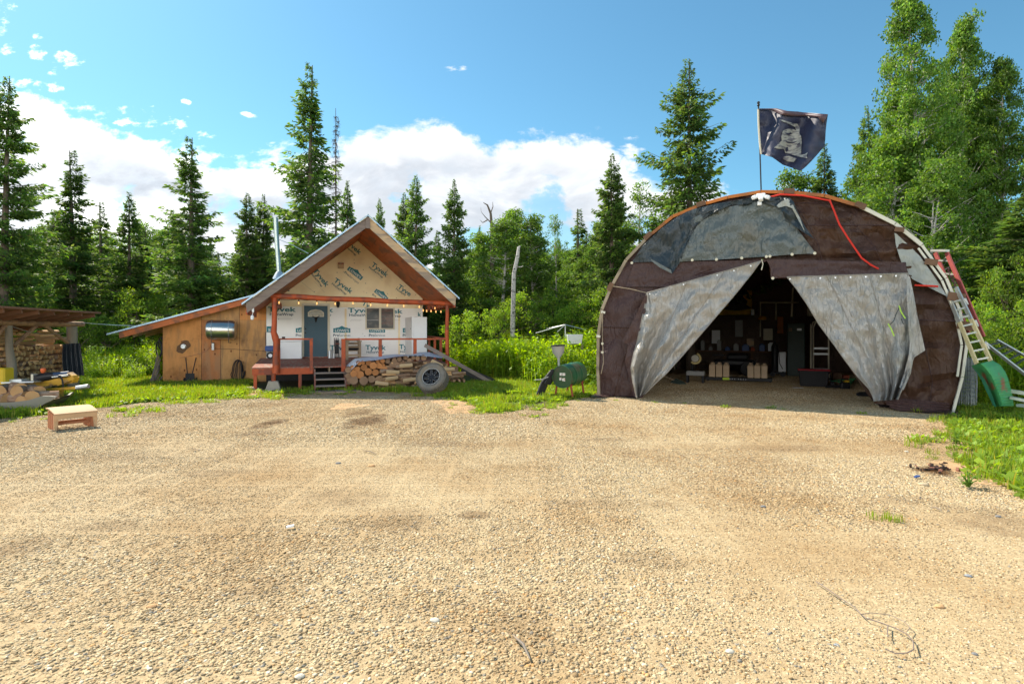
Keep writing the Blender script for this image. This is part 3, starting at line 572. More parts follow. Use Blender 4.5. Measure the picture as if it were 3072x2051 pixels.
def undergrowth():
    r = random.Random(11)
    short = [tuft(1, 34, .10, .17, .006, M_GRASS), tuft(2, 34, .15, .17, .006, M_GRASS, dry=.12), tuft(3, 26, .07, .17, .008, M_GRASS, dry=.3, leafy=1)]
    tall = [tuft(4, 12, 1.0, .24, .008, M_WEED, .2, 13), tuft(5, 12, .85, .26, .008, M_WEED, .28, 15, dry=.1), tuft(6, 16, .95, .24, .007, M_WEED, .3, 6, dry=.15, base=(1.15, 1.05, .9))]
    P = []; Q = []; S = []; I = []
    def blocked(x, y, m=0.0):
        lp = HF.I @ Vector((x, y, 0))
        if (-5.7 if lp.y > 3.15 else -2.5) < lp.x < 5.4 and (3.15 if lp.x < -2.5 else 0) - m < lp.y < 12: return True
        lp = GF.I @ Vector((x, y, 0))
        return -.25 < lp.x < GAR_W + .25 and -.7 < lp.y < 13.5
    # lawn
    n = 0
    while n < 17000:
        x = r.uniform(-17, 14); y = r.uniform(4, 24)
        if abs(x) > y * .98 + 1 or (y < 8.5 and x < 0): continue
        fade = 0
        if in_poly(x, y, YARD): continue
        if r.random() < .09:
            x2, y2 = x + r.uniform(-.7, .7), y + r.uniform(-1.0, .3)
            if in_poly(x2, y2, YARD) and not blocked(x2, y2): P.append((x2, y2, 0)); Q.append((0, 0, r.uniform(0, 6.28))); s = r.uniform(.35, .8); S.append((s, s, s)); I.append(2)
        lp = HF.I @ Vector((x, y, 0))
        if blocked(x, y): continue
        if -2.4 < lp.x < 3.0 and -1.5 < lp.y <= 0.1 and r.random() < .95: continue      # trodden strip before the porch
        if lp.x > 3.4 and lp.y < -.3 and 16.0 > y and x < 1.0 and fbm(x * 1.1, y * 1.1) < .18: continue
        if fbm(x * .8 + 5, y * .8) < -.32 and r.random() < .8: continue
        if y > 17 and r.random() < .4: continue
        if x > 4 and r.random() < .45 - .9 * fbm(x * .9, y * .9, 4): continue
        P.append((x, y, 0)); Q.append((r.uniform(-.1, .1), r.uniform(-.1, .1), r.uniform(0, 6.28))); s = r.uniform(.7, 1.35); S.append((s * 1.1, s * 1.1, s)); I.append(r.choice((0, 1, 2)) if x < 3 else r.choice((0, 1, 2, 2))); n += 1
    # stray tufts on the gravel's rim
    for px, py, k in [(420, 1234, 22), (800, 1192, 14), (840, 1190, 10), (1360, 1196, 16), (1300, 1190, 8), (1560, 1215, 26), (1480, 1232, 12), (2683, 1563, 3), (2750, 1236, 5), (2880, 1262, 16), (2905, 1330, 20), (2965, 1372, 26), (2960, 1432, 9), (3030, 1400, 26), (1270, 1187, 6), (700, 1196, 12), (560, 1206, 16)]:
        c = G(px, py)
        for _ in range(k): P.append((c.x + r.gauss(0, .02 + k * .016), c.y + r.gauss(0, .02 + k * .012), 0)); Q.append((0, 0, r.uniform(0, 6.28))); s = r.uniform(.5, 1.1); S.append((s * .8, s * .8, s)); I.append(r.choice((0, 2, 1)))
    scatter('grass', P, Q, S, I, short, label='bright green short grass round the gravel yard')
    P = []; Q = []; S = []; I = []; n = 0
    while n < 7500:
        x = r.uniform(-24, 24); y = r.uniform(10, 34)
        if abs(x) > y * .98 + 2 or blocked(x, y, -.2): continue
        lp = HF.I @ Vector((x, y, 0)); gp = GF.I @ Vector((x, y, 0)); px = 1536 + FPX * x / y; h = 1.0
        if lp.x < -5.6:                                   # left meadow between shed and lean-to
            if y < 19.9 + .35 * fbm(x, y) or (px < 260 and y < 25): continue
            if px > 430 and y < 21: continue
            h = min(1.0, .42 + .26 * max(0, y - 19.9))
        elif gp.x > GAR_W and x > 0:                       # right of the garage
            if gp.y < 1.6 + .4 * fbm(x, y): continue
            h = 1.0
        elif gp.x < 0 and lp.x > 0:                        # between cabin and garage
            if y < 16.9 + .9 * fbm(x * .7, y * .7) - max(0, x) * 1.35 * 0: 
                if not (gp.x > -1.3 and y > 14.6 and r.random() < .5): continue
                h = .45
            h = min(h, .38 + .24 * max(0, y - 16.9 - .9 * fbm(x * .7, y * .7)))
            if lp.x < 6.3 and lp.y < 1.0: continue
            h *= min(1.15, .55 + .6 * max(0, min(1, (y - 16.2) / 2.0))) * 1.12
        else: continue
        if y > 25 and r.random() < .5: continue
        P.append((x, y, 0)); Q.append((r.uniform(-.12, .12), r.uniform(-.12, .12), r.uniform(0, 6.28))); s = h * r.uniform(.75, 1.2) * (1 + .25 * fbm(x * .5, y * .5 + 9)); S.append((s * 1.05, s * 1.05, s)); I.append(r.choice((0, 1, 2))); n += 1
    scatter('weeds', P, Q, S, I, tall, label='tall dense green weeds growing round the yard')
# ---------------------------------------------------------------- cabin with lean-to
def knots(nt, cur, vec):
    N = nt.nodes; L = nt.links; v = N.new('ShaderNodeTexVoronoi'); v.inputs['Scale'].default_value = 2.6; tc = N.new('ShaderNodeTexCoord'); mp = N.new('ShaderNodeMapping'); mp.inputs['Scale'].default_value = (1.6, 1.6, 1); L.new(tc.outputs['Object'], mp.inputs[0]); L.new(mp.outputs[0], v.inputs['Vector'])
    mr = N.new('ShaderNodeMapRange'); mr.inputs[1].default_value = .07; mr.inputs[2].default_value = .13; mr.inputs[3].default_value = 1; mr.inputs[4].default_value = 0; L.new(v.outputs['Distance'], mr.inputs[0])
    n2 = N.new('ShaderNodeTexNoise'); n2.inputs['Scale'].default_value = .9; n2.inputs['Detail'].default_value = 7; n2.inputs['Roughness'].default_value = .7; L.new(tc.outputs['Object'], n2.inputs['Vector'])
    m2 = N.new('ShaderNodeMapRange'); m2.inputs[1].default_value = .52; m2.inputs[2].default_value = .72; m2.inputs[4].default_value = .95; L.new(n2.outputs['Fac'], m2.inputs[0])
    x = N.new('ShaderNodeMix'); x.data_type = 'RGBA'; x.blend_type = 'MULTIPLY'; L.new(mr.outputs[0], x.inputs[0]); L.new(cur, x.inputs[6]); x.inputs[7].default_value = (.32, .20, .15, 1)
    y = N.new('ShaderNodeMix'); y.data_type = 'RGBA'; y.blend_type = 'MULTIPLY'; L.new(m2.outputs[0], y.inputs[0]); L.new(x.outputs[2], y.inputs[6]); y.inputs[7].default_value = (.45, .36, .32, 1)
    return y.outputs[2]
def specks(nt, cur, vec):
    N = nt.nodes; L = nt.links; tc = N.new('ShaderNodeTexCoord'); v = N.new('ShaderNodeTexVoronoi'); v.inputs['Scale'].default_value = 4.5; L.new(tc.outputs['Object'], v.inputs['Vector'])
    mr = N.new('ShaderNodeMapRange'); mr.inputs[1].default_value = .06; mr.inputs[2].default_value = .1; mr.inputs[3].default_value = .75; mr.inputs[4].default_value = 0; L.new(v.outputs['Distance'], mr.inputs[0])
    x = N.new('ShaderNodeMix'); x.data_type = 'RGBA'; L.new(mr.outputs[0], x.inputs[0]); L.new(cur, x.inputs[6]); x.inputs[7].default_value = (.16, .14, .11, 1); return x.outputs[2]
M_WRAP = mat('house_wrap', (.88, .87, .83), .5, .05, 3, bump=.03, bscale=2.6, fn=specks)
M_WRAP2 = mat('gable_wrap', (.90, .76, .48), .5, .07, 2.5, bump=.035, bscale=2.4, fn=specks, col2=(.82, .66, .40), c2scale=1.4)  # upper wrap, warm bounced light put into its creamier colour
M_TEAL = mat('wrap_print_teal', (.035, .20, .24), .6, .12, 9)
M_NAVY = mat('wrap_print_dark', (.03, .085, .13), .6, .12, 9)
M_PRINTW = mat('wrap_print_white', (.75, .76, .74), .6, .05, 9)
M_RED = mat('red_stain', (.40, .075, .022), .55, .22, 9, (1, 1, 1), bump=.004, col2=(.20, .055, .03), c2scale=3)
M_REDW = mat('red_stain_worn', (.28, .105, .07), .7, .25, 5, (4, 1, 4), bump=.004, col2=(.26, .20, .16), c2scale=3, islandvar=.18)
M_SOFFIT = mat('soffit_wood', (.46, .125, .035), .6, .22, 5, (1, .4, 1), bump=.003, col2=(.25, .09, .04), islandvar=.1)
M_GREYW = mat('weathered_grey_wood', (.20, .16, .14), .85, .3, 7, (.5, 1, 3), bump=.006, col2=(.22, .18, .15), c2scale=4)
M_TANW = mat('tan_rake_wood', (.50, .36, .22), .75, .22, 5, (.6, 1, 3), bump=.005, col2=(.28, .22, .17), c2scale=2)
PLY = [mat('plywood_%s' % a, c, .75, .2, 3, (2.6, 1, .7), bump=.003, fn=knots, col2=c2, c2scale=2.2) for a, c, c2 in (('orange', (.62, .27, .085), (.48, .22, .08)), ('red', (.48, .19, .07), (.42, .20, .09)), ('tan', (.58, .33, .13), (.44, .25, .11)), ('brown', (.52, .27, .10), (.36, .20, .09)))]
M_METAL = mat('roof_metal', (.30, .42, .52), .38, .12, 6, metal=.55)
M_DOOR = mat('door_paint', (.045, .095, .125), .5, .08, 5)
M_CREAM = mat('cream_trim', (.66, .60, .46), .6, .08, 5)
M_WHITE = mat('white_enamel', (.74, .76, .77), .35, .04, 4, spec=.5)
M_GLASSD = mat('dark_window_glass', (.03, .032, .03), .12, .5, 2, spec=.25, col2=(.12, .10, .08), c2scale=3)
M_BLACK = mat('black_plastic', (.018, .018, .02), .55, .25, 8)
M_BLACKM = mat('black_metal', (.03, .03, .032), .45, .2, 8, metal=.4)
M_STEEL = mat('steel', (.52, .52, .48), .28, .1, 6, metal=.95)
M_GALV = mat('galvanised', (.55, .58, .60), .42, .1, 6, metal=.8)
M_CONC = mat('concrete', (.36, .31, .24), .9, .2, 6, bump=.01)
M_BLUE = mat('blue_plastic', (.03, .08, .25), .4, .1, 5)
M_BULB = mat('lit_bulb', (.5, .3, .15), .3, .02, 5, emis=((1, .48, .14), .38))
M_GREYP = mat('grey_plastic', (.30, .30, .29), .5, .15, 5)
M_OLDW = mat('old_wood', (.30, .22, .14), .85, .28, 6, (1, 1, 2), bump=.008, col2=(.2, .17, .14), islandvar=.15)
HF = Frame((-5.455, 17.3, 0), R(19.8))
WD = 3.33
def text_on(txt, p0, p1, cap, mat_, parent, dd=WD - .012, name='lettering', off=.012, fr=None, wide=True):
    fr = fr or HF; A = fr.L(*p0, dd); B = fr.L(*p1, dd); ex = B - A; wl = ex.length; ex.normalize(); ez = Vector((-ex.z, 0, ex.x))
    mz = (fr.L(p0[0], p0[1] - 1, dd) - A).length; size = cap * mz / .73
    V, F = text_mesh(txt, 1.0, off); w0 = max(v.x for v in V) - min(v.x for v in V); x0 = min(v.x for v in V)
    sx = wl / w0
    mb = MB(); mb.add([A + ex * ((v.x - x0) * sx) + ez * (v.y * size) for v in V], F)
    return mb.build(name, mat_, parent, fixn=False)
def z1(x, y): return (780 + x * .2469, 860 + y * .2469)
def z2(x, y): return (780 + x * .2554, 640 + y * .2554)
def logo(p0, p1, h, parent, dd=WD - .009, word="LOWE'S", full=True):
    """teal house shape with the white word, between baseline corners p0 and p1 (pixels), h pixels high to the eaves"""
    A = HF.L(*p0, dd); B = HF.L(*p1, dd); ex = B - A; w = ex.length; ex.normalize(); ez = Vector((-ex.z, 0, ex.x)); m = (HF.L(p0[0], p0[1] - 1, dd) - A).length * h
    P = [(0, 0), (1, 0), (1, .72), (.93, .78), (.5, 1.18), (.07, .78), (0, .72)]
    P = [(0, 0), (1, 0), (1, .8), (.88, .8), (.80, .92), (.70, .92), (.5, 1.25), (.30, .92), (.2, .92), (.12, .8), (0, .8)]
    V = [A + ex * (x * w) + ez * (y * m) for x, y in P]; lg = MB().add(V, [tuple(range(len(V)))]).build('logo', M_TEAL, parent, fixn=False)
    dx, dy = (p1[0] - p0[0]) , (p1[1] - p0[1]); up = Vector((dy, -dx)).normalized()
    q0 = (p0[0] + dx * .10 + up.x * h * .14, p0[1] + dy * .10 + up.y * h * .14); q1 = (p0[0] + dx * .92 + up.x * h * .14, p0[1] + dy * .92 + up.y * h * .14)
    text_on(word, q0, q1, h * .5, M_PRINTW, parent, dd - .003, off=.02)
    return lg
def solve_d(px_front, t, lo=-1.0, hi=WD):
    for _ in range(40):
        mid = (lo + hi) / 2
        if HF.X(px_front, mid) < t: lo = mid
        else: hi = mid
    return lo
def cabin():
    c = thing('cabin', 'small gabled cabin in printed white house wrap with a red porch and a plywood lean-to', 'cabin', HF.o, HF.a)
    RD = -.35
    def l(px, py, d=0.0): return HF.L(px, py, d)
    ap = l(1103.5, 650, RD); lt = l(737, 908, RD); rt = l(1368, 891, RD)
    # one pitch line each side through the ridge
    sl_ = (ap.z - lt.z) / (ap.x - lt.x); sr_ = (ap.z - rt.z) / (rt.x - ap.x)
    print('ridge', ap, 'left', lt, 'right', rt, 'pitch', sl_, sr_)
    def roofz(t): return ap.z - (sl_ * (ap.x - t) if t < ap.x else sr_ * (t - ap.x))
    x0, x1 = HF.X(799, WD), HF.X(1268, WD); DB = WD + 6.2; TH = .17
    # gable wall (wrap) and lower wall
    zt = HF.Zz(1000, 899, WD) + .05
    mb = MB(); mb.prism([(x0, .76), (x1, .76), (x1, min(zt, roofz(x1) - TH)), (x0, min(zt, roofz(x0) - TH))], WD, WD + .15); mb.build('wall', M_WRAP, c)
    zl = min(zt, roofz(x1) - TH, roofz(x0) - TH); xl = ap.x - (ap.z - TH - zl) / sl_; xr = ap.x + (ap.z - TH - zl) / sr_
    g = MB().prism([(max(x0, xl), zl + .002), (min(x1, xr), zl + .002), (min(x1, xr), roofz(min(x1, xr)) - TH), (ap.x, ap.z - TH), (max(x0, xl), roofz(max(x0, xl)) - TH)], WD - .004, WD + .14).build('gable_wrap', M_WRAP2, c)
    MB().box((x0, WD + .02, 0), (x1, WD + .14, .758)).build('skirting', M_BLACK, c)  # black strip put in so the space under the deck is dark
    for xa in (x0, x1): MB().prism([(xa - .0, 0), (xa + (.15 if xa == x0 else -.15), 0), (xa + (.15 if xa == x0 else -.15), roofz(xa) - TH - .1), (xa, roofz(xa) - TH - .1)], WD + .152, DB).build('side_wall', M_WRAP, c)
    MB().prism([(x0, 0), (x1, 0), (x1, roofz(x1) - TH - .05), (ap.x, ap.z - TH - .05), (x0, roofz(x0) - TH - .05)], DB + .002, DB + .15).build('back_wall', M_WRAP, c)
    # roof slabs, soffit, metal, rakes
    for sgn, tip, nm in ((-1, lt, 'l'), (1, rt, 'r')):
        s = sl_ if sgn < 0 else sr_; e = tip.x; ze = roofz(e)
        MB().prism([(ap.x, ap.z - .05), (e, ze - .05), (e, ze - .13), (ap.x, ap.z - .13)], RD + .06, DB + .4).build('roof_deck', M_OLDW, c)
        # soffit boards between rake and wall, each a board running out with the eave
        n = 7
        for k in range(n):
            a, b = ap.x + (e - ap.x) * (k + .012) / n, ap.x + (e - ap.x) * (k + .988) / n
            MB().prism([(a, roofz(a) - .132), (b, roofz(b) - .132), (b, roofz(b) - .155), (a, roofz(a) - .155)], RD + .06, WD + .2).build('soffit_board', M_SOFFIT, c)
        o = MB()
        n = 40; P = []
        # metal sheet with ribs, seen on edge
        me = sgn * .10 + e; zz = lambda t: roofz(t) + .012
        o.prism([(ap.x, zz(ap.x)), (me, ap.z - s * abs(me - ap.x) + .012), (me, ap.z - s * abs(me - ap.x) + .037), (ap.x, zz(ap.x) + .025)], RD - .07, DB + .45)
        k = 0
        while k * .45 < DB + .7:
            y = RD - .05 + k * .45; o.beam((ap.x, y, ap.z + .045), (me, y, ap.z - s * abs(me - ap.x) + .045), .035, .03); k += 1
        o.build('metal_roofing', M_METAL, c)
        # rake board
        hgt = .30
        MB().prism([(ap.x + sgn * .07, roofz(ap.x + sgn * .07) - .005), (e, ze - .005), (e + (-sgn) * .03, ze - .005 - hgt * .95), (ap.x + sgn * .07, roofz(ap.x + sgn * .07) - .005 - hgt)], RD, RD + .055).build('rake_board', M_GREYW if sgn < 0 else M_TANW, c)
        # purlin ends between rake and metal
        k = 0; pu = 0
        while pu < abs(e - ap.x) - .1:
            tt = ap.x + sgn * (pu + .15); MB().beam((tt - .11, RD - .02, roofz(tt - .11 * 1) + .004), (tt + .11, RD - .02, roofz(tt + .11) + .004), .12, .018).build('purlin', M_CREAM if rnd.random() < .5 else M_TANW, c); pu += .42
        # fascia at the eave
        MB().box((min(e, e - sgn * .04), RD + .06, ze - .33), (max(e, e - sgn * .04), WD + 1 if sgn > 0 else WD - .5, ze - .135)).build('eave_board', M_RED, c)
    mb = MB().prism([(ap.x - .068, ap.z - .02), (ap.x + .068, ap.z - .02), (ap.x + .068, ap.z - .36), (ap.x - .068, ap.z - .36)], RD - .03, RD + .06); mb.build('ridge_beam', M_GREYW, c)
    MB().prism([(ap.x - .16, ap.z - sl_ * .16 + .05), (ap.x, ap.z + .06), (ap.x + .16, ap.z - sr_ * .16 + .05), (ap.x + .16, ap.z - sr_ * .16 + .065), (ap.x, ap.z + .08), (ap.x - .16, ap.z - sl_ * .16 + .065)], RD - .09, DB + .45).build('ridge_cap', M_GALV, c)
    # front log beam and posts (crooked log on the left)
    bl, br = l(826, 888), l(1352, 911.5)
    bp = [bl + (br - bl) * k / 8 + Vector((0, 0, .012 * math.sin(k * 2.1))) for k in range(9)]; bp[0].x -= .12; bp[-1].x += .15
    MB().tube(bp, [.085, .082, .08, .082, .085, .08, .083, .08, .078], 12).build('porch_beam', M_RED, c, smooth=True)
    lp = [l(823, 893), l(823, 930), l(824, 965), l(822, 990), l(825, 1006), l(829, 1020), l(828, 1050), l(827, 1090), l(826, 1120), l(819, 1148)]
    lp = [l(x, y, -.09) for x, y in ((823.5, 893), (823.5, 940), (823, 975), (821, 996), (826, 1012), (829.5, 1030), (828, 1060), (828, 1090), (827.5, 1120))]
    MB().tube(lp, [.075, .072, .075, .085, .10, .088, .085, .10, .105], 12).build('log_post', M_RED, c, smooth=True)
    MB().tube([l(820.5, 1120, .0), l(820.5, 1146, .0)], .065, 10).build('post_foot', M_RED, c, smooth=True)
    f0 = l(820, 1142, 0.0); MB().add([(f0.x - .22, -.22, 0), (f0.x + .22, -.22, 0), (f0.x + .22, .22, 0), (f0.x - .22, .22, 0), (f0.x - .13, -.13, f0.z), (f0.x + .13, -.13, f0.z), (f0.x + .13, .13, f0.z), (f0.x - .13, .13, f0.z)], [(0, 1, 5, 4), (1, 2, 6, 5), (2, 3, 7, 6), (3, 0, 4, 7), (4, 5, 6, 7)]).build('footing', M_CONC, c, bevel=.015)
    rp = [l(x, y, 0) for x, y in ((1341.5, 905), (1342, 940), (1340.5, 1000), (1342, 1060), (1342, 1110))]
    MB().tube([p for p in rp] + [Vector((rp[-1].x, 0, 0))], [.062, .06, .066, .062, .062, .062], 10).build('log_post', M_RED, c, smooth=True)
    for q in (rp[0].x, lp[0].x): MB().beam((q, .08, 2.62), (q, WD, 2.62), .13, .17).build('side_beam', M_RED, c)
    # deck
    tl, tr = l(755, 1100).x, l(1349, 1100).x; zf, zb = .672, .815; nb = 22
    for k in range(nb):
        a = -.02 + (WD + .02) * k / nb; b = a + WD / nb - .008; za = zf + (zb - zf) * a / WD; zc = zf + (zb - zf) * b / WD
        MB().add([(tl, a, za - .035), (tr, a, za - .035), (tr, b, zc - .035), (tl, b, zc - .035), (tl, a, za), (tr, a, za), (tr, b, zc), (tl, b, zc)], [(0, 3, 2, 1), (4, 5, 6, 7), (0, 1, 5, 4), (1, 2, 6, 5), (2, 3, 7, 6), (3, 0, 4, 7)]).build('deck_board', M_REDW, c)
    MB().box((tl + .01, .0, zf - .22), (l(942, 1100).x, .04, zf - .037)).build('deck_fascia', M_RED, c)
    MB().box((l(1035, 1100).x, .0, zf - .22), (tr - .01, .04, zf - .037)).build('deck_fascia', M_RED, c)
    MB().box((tl + .01, .042, zf - .22), (tl + .05, WD, zf - .037)).build('deck_fascia', M_RED, c)
    MB().box((tr - .05, .042, zf - .22), (tr - .01, WD, zf - .037)).build('deck_fascia', M_RED, c)
    for k in range(9): a = tl + .1 + k * .68; MB().box((a, .045, zf - .2), (a + .04, WD - .01, zf - .04)).build('joist', M_OLDW, c)
    for px in (765, 900, 1046, 1180): a = l(px, 1100).x; MB().box((a - .045, .06, 0), (a + .045, .15, zf - .2)).build('deck_leg', M_RED, c)
    def post(px0, px1, ytop, d=.0, zbot=zf - .2, m=M_RED):
        a, b = l(px0, ytop, d), l(px1, ytop, d); return MB().box((a.x, d - .05, zbot), (b.x, d + .045, a.z)).build('railing_post', m, c)
    post(929, 938.5, 1018, -.055); post(1024, 1036, 1016, -.055); post(1136, 1145.5, 1018, .0, zf); post(1240.5, 1249.5, 1018, .0, zf); post(837, 841, 1018, .0, zf)
    za = l(900, 1014.5).z
    MB().box((l(832, 1016).x, -.07, za - .045), (l(939, 1016).x, .05, za)).build('handrail', M_RED, c)
    zb2 = l(1180, 1014.5).z
    MB().box((l(1034, 1016).x, -.05, zb2 - .05), (rp[0].x - .06, .05, zb2)).build('handrail', M_RED, c)
    MB().beam((rp[0].x, .06, zb2 - .02), (rp[0].x, WD - .1, zb2 + .05), .1, .045).build('handrail', M_RED, c)
    for d in (.9, 1.9, 2.9): MB().box((rp[0].x - .04, d, .7), (rp[0].x + .04, d + .08, zb2 + .0)).build('railing_post', M_RED, c)
    # steps
    sa, sb = l(947, 1100).x, l(1030, 1100).x
    for k, (z, d) in enumerate(((.505, -.27), (.335, -.54), (.165, -.81))):
        MB().box((sa - .02, d - .04, z - .04), (sb + .02, d + .24, z)).build('tread', M_GREYW, c)
    for q in (sa - .03, sb + .03): MB().beam((q, .0, zf - .16), (q, -.78, .09), .045, .2).build('stringer', M_REDW, c)
    for k in range(4): MB().box((sa - .2 + k * .36, -1.45, 0), (sa + .14 + k * .36, -.95, .035)).build('landing_board', M_OLDW, c)
    # door
    d0 = WD - .02; a, b = l(912, 1071, d0), l(983, 917.5, d0)
    ft = MB(); ft.box((a.x - .075, WD - .05, a.z), (a.x, WD - .006, b.z + .075)).box((b.x, WD - .05, a.z), (b.x + .075, WD - .006, b.z + .075)).box((a.x, WD - .05, b.z), (b.x, WD - .006, b.z + .075)); ft.build('door_frame', M_CREAM, c)
    dr = MB().box((a.x + .003, WD - .03, a.z), (b.x - .003, WD - .002, b.z - .003)).build('door', M_DOOR, c, bevel=.004)
    w, h = b.x - a.x, b.z - a.z
    for (fx0, fx1, fz0, fz1) in ((.14, .46, .06, .36), (.54, .86, .06, .36), (.14, .46, .42, .70), (.54, .86, .42, .70)):
        o = MB(); X0, X1, Z0, Z1 = a.x + w * fx0, a.x + w * fx1, a.z + h * fz0, a.z + h * fz1; t = .014
        o.box((X0, WD - .037, Z0), (X1, WD - .03, Z0 + t)).box((X0, WD - .037, Z1 - t), (X1, WD - .03, Z1)).box((X0, WD - .037, Z0 + t), (X0 + t, WD - .03, Z1 - t)).box((X1 - t, WD - .037, Z0 + t), (X1, WD - .03, Z1 - t)); o.build('door_panel', M_DOOR, dr)
    fan = [(.16, .785), (.84, .785), (.84, .87), (.72, .91), (.5, .93), (.28, .91), (.16, .87)]
    MB().prism([(a.x + w * x, a.z + h * z) for x, z in fan], WD - .042, WD - .03).build('fanlight_frame', M_CREAM, dr)
    MB().prism([(a.x + w * (.5 + (x - .5) * .86), a.z + h * (.855 + (z - .855) * .74)) for x, z in fan], WD - .046, WD - .042).build('fanlight', mat('bronze_glass', (.20, .17, .07), .2, .4, 14, spec=.6), dr)
    MB().tube([(a.x + .05, WD - .03, a.z + h * .47), (a.x + .05, WD - .09, a.z + h * .47)], .03, 10).build('door_knob', M_BLACKM, dr, smooth=True)
    MB().tube([(a.x + .05, WD - .03, a.z + h * .55), (a.x + .05, WD - .06, a.z + h * .55)], .03, 10).build('lock', M_BLACKM, dr, smooth=True)
    MB().box((a.x - .05, WD - .16, a.z - .02), (b.x + .05, WD - .052, a.z + .012)).build('sill', M_REDW, c)
    # window
    a, b = l(*z1(1280, 518), WD - .03), l(*z1(1635, 252), WD - .03); t = .045; o = MB()
    o.box((a.x, WD - .06, a.z), (b.x, WD - .013, a.z + t)).box((a.x, WD - .06, b.z - t), (b.x, WD - .013, b.z)).box((a.x, WD - .06, a.z + t), (a.x + t, WD - .013, b.z - t)).box((b.x - t, WD - .06, a.z + t), (b.x, WD - .013, b.z - t))
    mx = (a.x + b.x) / 2; o.box((mx - .04, WD - .055, a.z + t), (mx + .04, WD - .013, b.z - t)); wn = o.build('window', M_CREAM, c)
    for q0, q1 in ((a.x + t, mx - .04), (mx + .04, b.x - t)): MB().box((q0, WD - .03, a.z + t), (q1, WD - .012, b.z - t)).build('pane', M_GLASSD, wn)
    for k in range(12): z = b.z - t - .04 - k * .05; MB().box((mx + .05, WD - .034, z), (b.x - t - .01, WD - .031, z + .012)).build('blind_slat', M_REDW, wn)
    MB().box((a.x + t + .01, WD - .034, a.z + .33), (mx - .06, WD - .031, a.z + .36)).build('blind_slat', M_GREYP, wn)
    # lettering printed on the wrap
    T = lambda s, x0_, y0, x1_, y1, cap, m=M_TEAL, dd=WD - .012, off=.012: text_on(s, z1(x0_, y0), z1(x1_, y1), cap * .2469, m, c, dd, off=off)
    B, th = .022, .004
    T('Tyvek', 95, 300, 437, 302, 58, off=B); T('HomeWrap', 120, 348, 405, 349, 32, M_NAVY, off=.014)
    T('Tyvek', 553, 306, 892, 308, 58, off=B); T('HomeWrap', 580, 353, 864, 354, 32, M_NAVY, off=.014)
    T('Tyvek', 1068, 312, 1395, 316, 58, off=B); T('HomeWrap', 1085, 358, 1375, 361, 32, M_NAVY, off=.014)
    T('Tyvek', 1430, 320, 1735, 324, 54, off=B); T('HomeWrap', 1450, 366, 1710, 368, 30, M_NAVY, off=.014); T('k', 1918, 358, 1956, 360, 50, off=B)
    for q in ((45, 557, 145, 557), (435, 557, 640, 557), (890, 557, 1098, 558), (1324, 556, 1520, 557), (1735, 556, 1925, 557)):
        if q[0] == 45: MB().box((x0 + .01, WD - .009, l(*z1(100, 549), WD).z), (l(*z1(140, 549), WD).x, WD - .006, l(*z1(100, 480), WD).z)).build('logo', M_TEAL, c); T('S', 100, 540, 130, 540, 33, M_PRINTW, WD - .012)
        else: logo(z1(q[0], q[1]), z1(q[2], q[3]), 67 * .2469, c)
        x_ = q[0]
        if q[0] != 45: T('Pro', x_, 603, x_ + 68, 603, 32, M_NAVY, off=.018); T('Services', x_ + 70, 603, q[2], 603, 32, M_NAVY, off=-.004)
    T('Tyvek', 845, 767, 1110, 768, 60, off=B)
    T('Tyvek', 1280, 765, 1530, 765, 60, off=B); T('HomeWrap', 1295, 806, 1505, 806, 27, M_NAVY, off=.014)
    T('Tyvek', 1690, 755, 1925, 752, 58, off=B); T('HomeWrap', 1703, 800, 1900, 797, 27, M_NAVY, off=.014)
    T('Ty', 1232, 215, 1318, 262, 62, off=B)
    U = lambda s, x0_, y0, x1_, y1, cap, m=M_TEAL, off=.022: text_on(s, z2(x0_, y0), z2(x1_, y1), cap * .2554, m, c, WD - .013, off=off)
    H_ = lambda *q: U('HomeWrap', *q, 25, M_NAVY, .014)
    U('Tyvek', 1300, 612, 1484, 752, 58); H_(1277, 640, 1438, 762)
    U('Tyvek', 618, 672, 775, 868, 58); H_(588, 700, 722, 866)
    U('Tyvek', 860, 796, 1066, 945, 58); H_(840, 832, 1008, 958)
    U('Tyvek', 985, 330, 1168, 486, 54); H_(975, 372, 1122, 500)
    U('Tyve', 1612, 872, 1755, 975, 56); U('HomeW', 1592, 892, 1706, 975, 25, M_NAVY, .014)
    U('Ty', 385, 850, 300, 928, -50, M_NAVY)
    logo(z2(1020, 660), z2(1182, 786), 62 * .2554, c); U('Pro', 988, 697, 1040, 738, 25, M_NAVY, .016); U('Services', 1042, 740, 1152, 828, 25, M_NAVY, -.004)
    logo(z2(1338, 922), z2(1480, 1030), 60 * .2554, c); U('Pro', 1315, 962, 1360, 985, 24, M_NAVY, .016)
    # faint printed rules and wrap seams
    for (x0_, y0, x1_, y1) in ((225, 385, 400, 385), (225, 396, 380, 396), (1105, 398, 1245, 399), (1105, 410, 1225, 411), (1640, 405, 1700, 405), (1240, 822, 1470, 822)):
        p, q = l(*z1(x0_, y0), WD - .012), l(*z1(x1_, y1), WD - .012); MB().beam(p, q, .002, .006, up=(0, 0, 1)).build('printed_rule', M_GREYP, c)
    for (x0_, y0, x1_, y1) in ((640, 800, 760, 930), (480, 800, 640, 930), (880, 870, 1000, 960), (1310, 680, 1440, 790)):
        p, q = l(*z2(x0_, y0), WD - .013), l(*z2(x1_, y1), WD - .013); MB().beam(p, q, .002, .005, up=(0, 0, 1)).build('printed_rule', M_GREYP, c)
    for yy_ in (410, 640): q = l(*z1(1100, yy_), WD); MB().box((x0 + .02, WD - .006, q.z - .03), (x1 - .02, WD - .001, q.z + .004)).build('wrap_lap', M_WRAP, c)
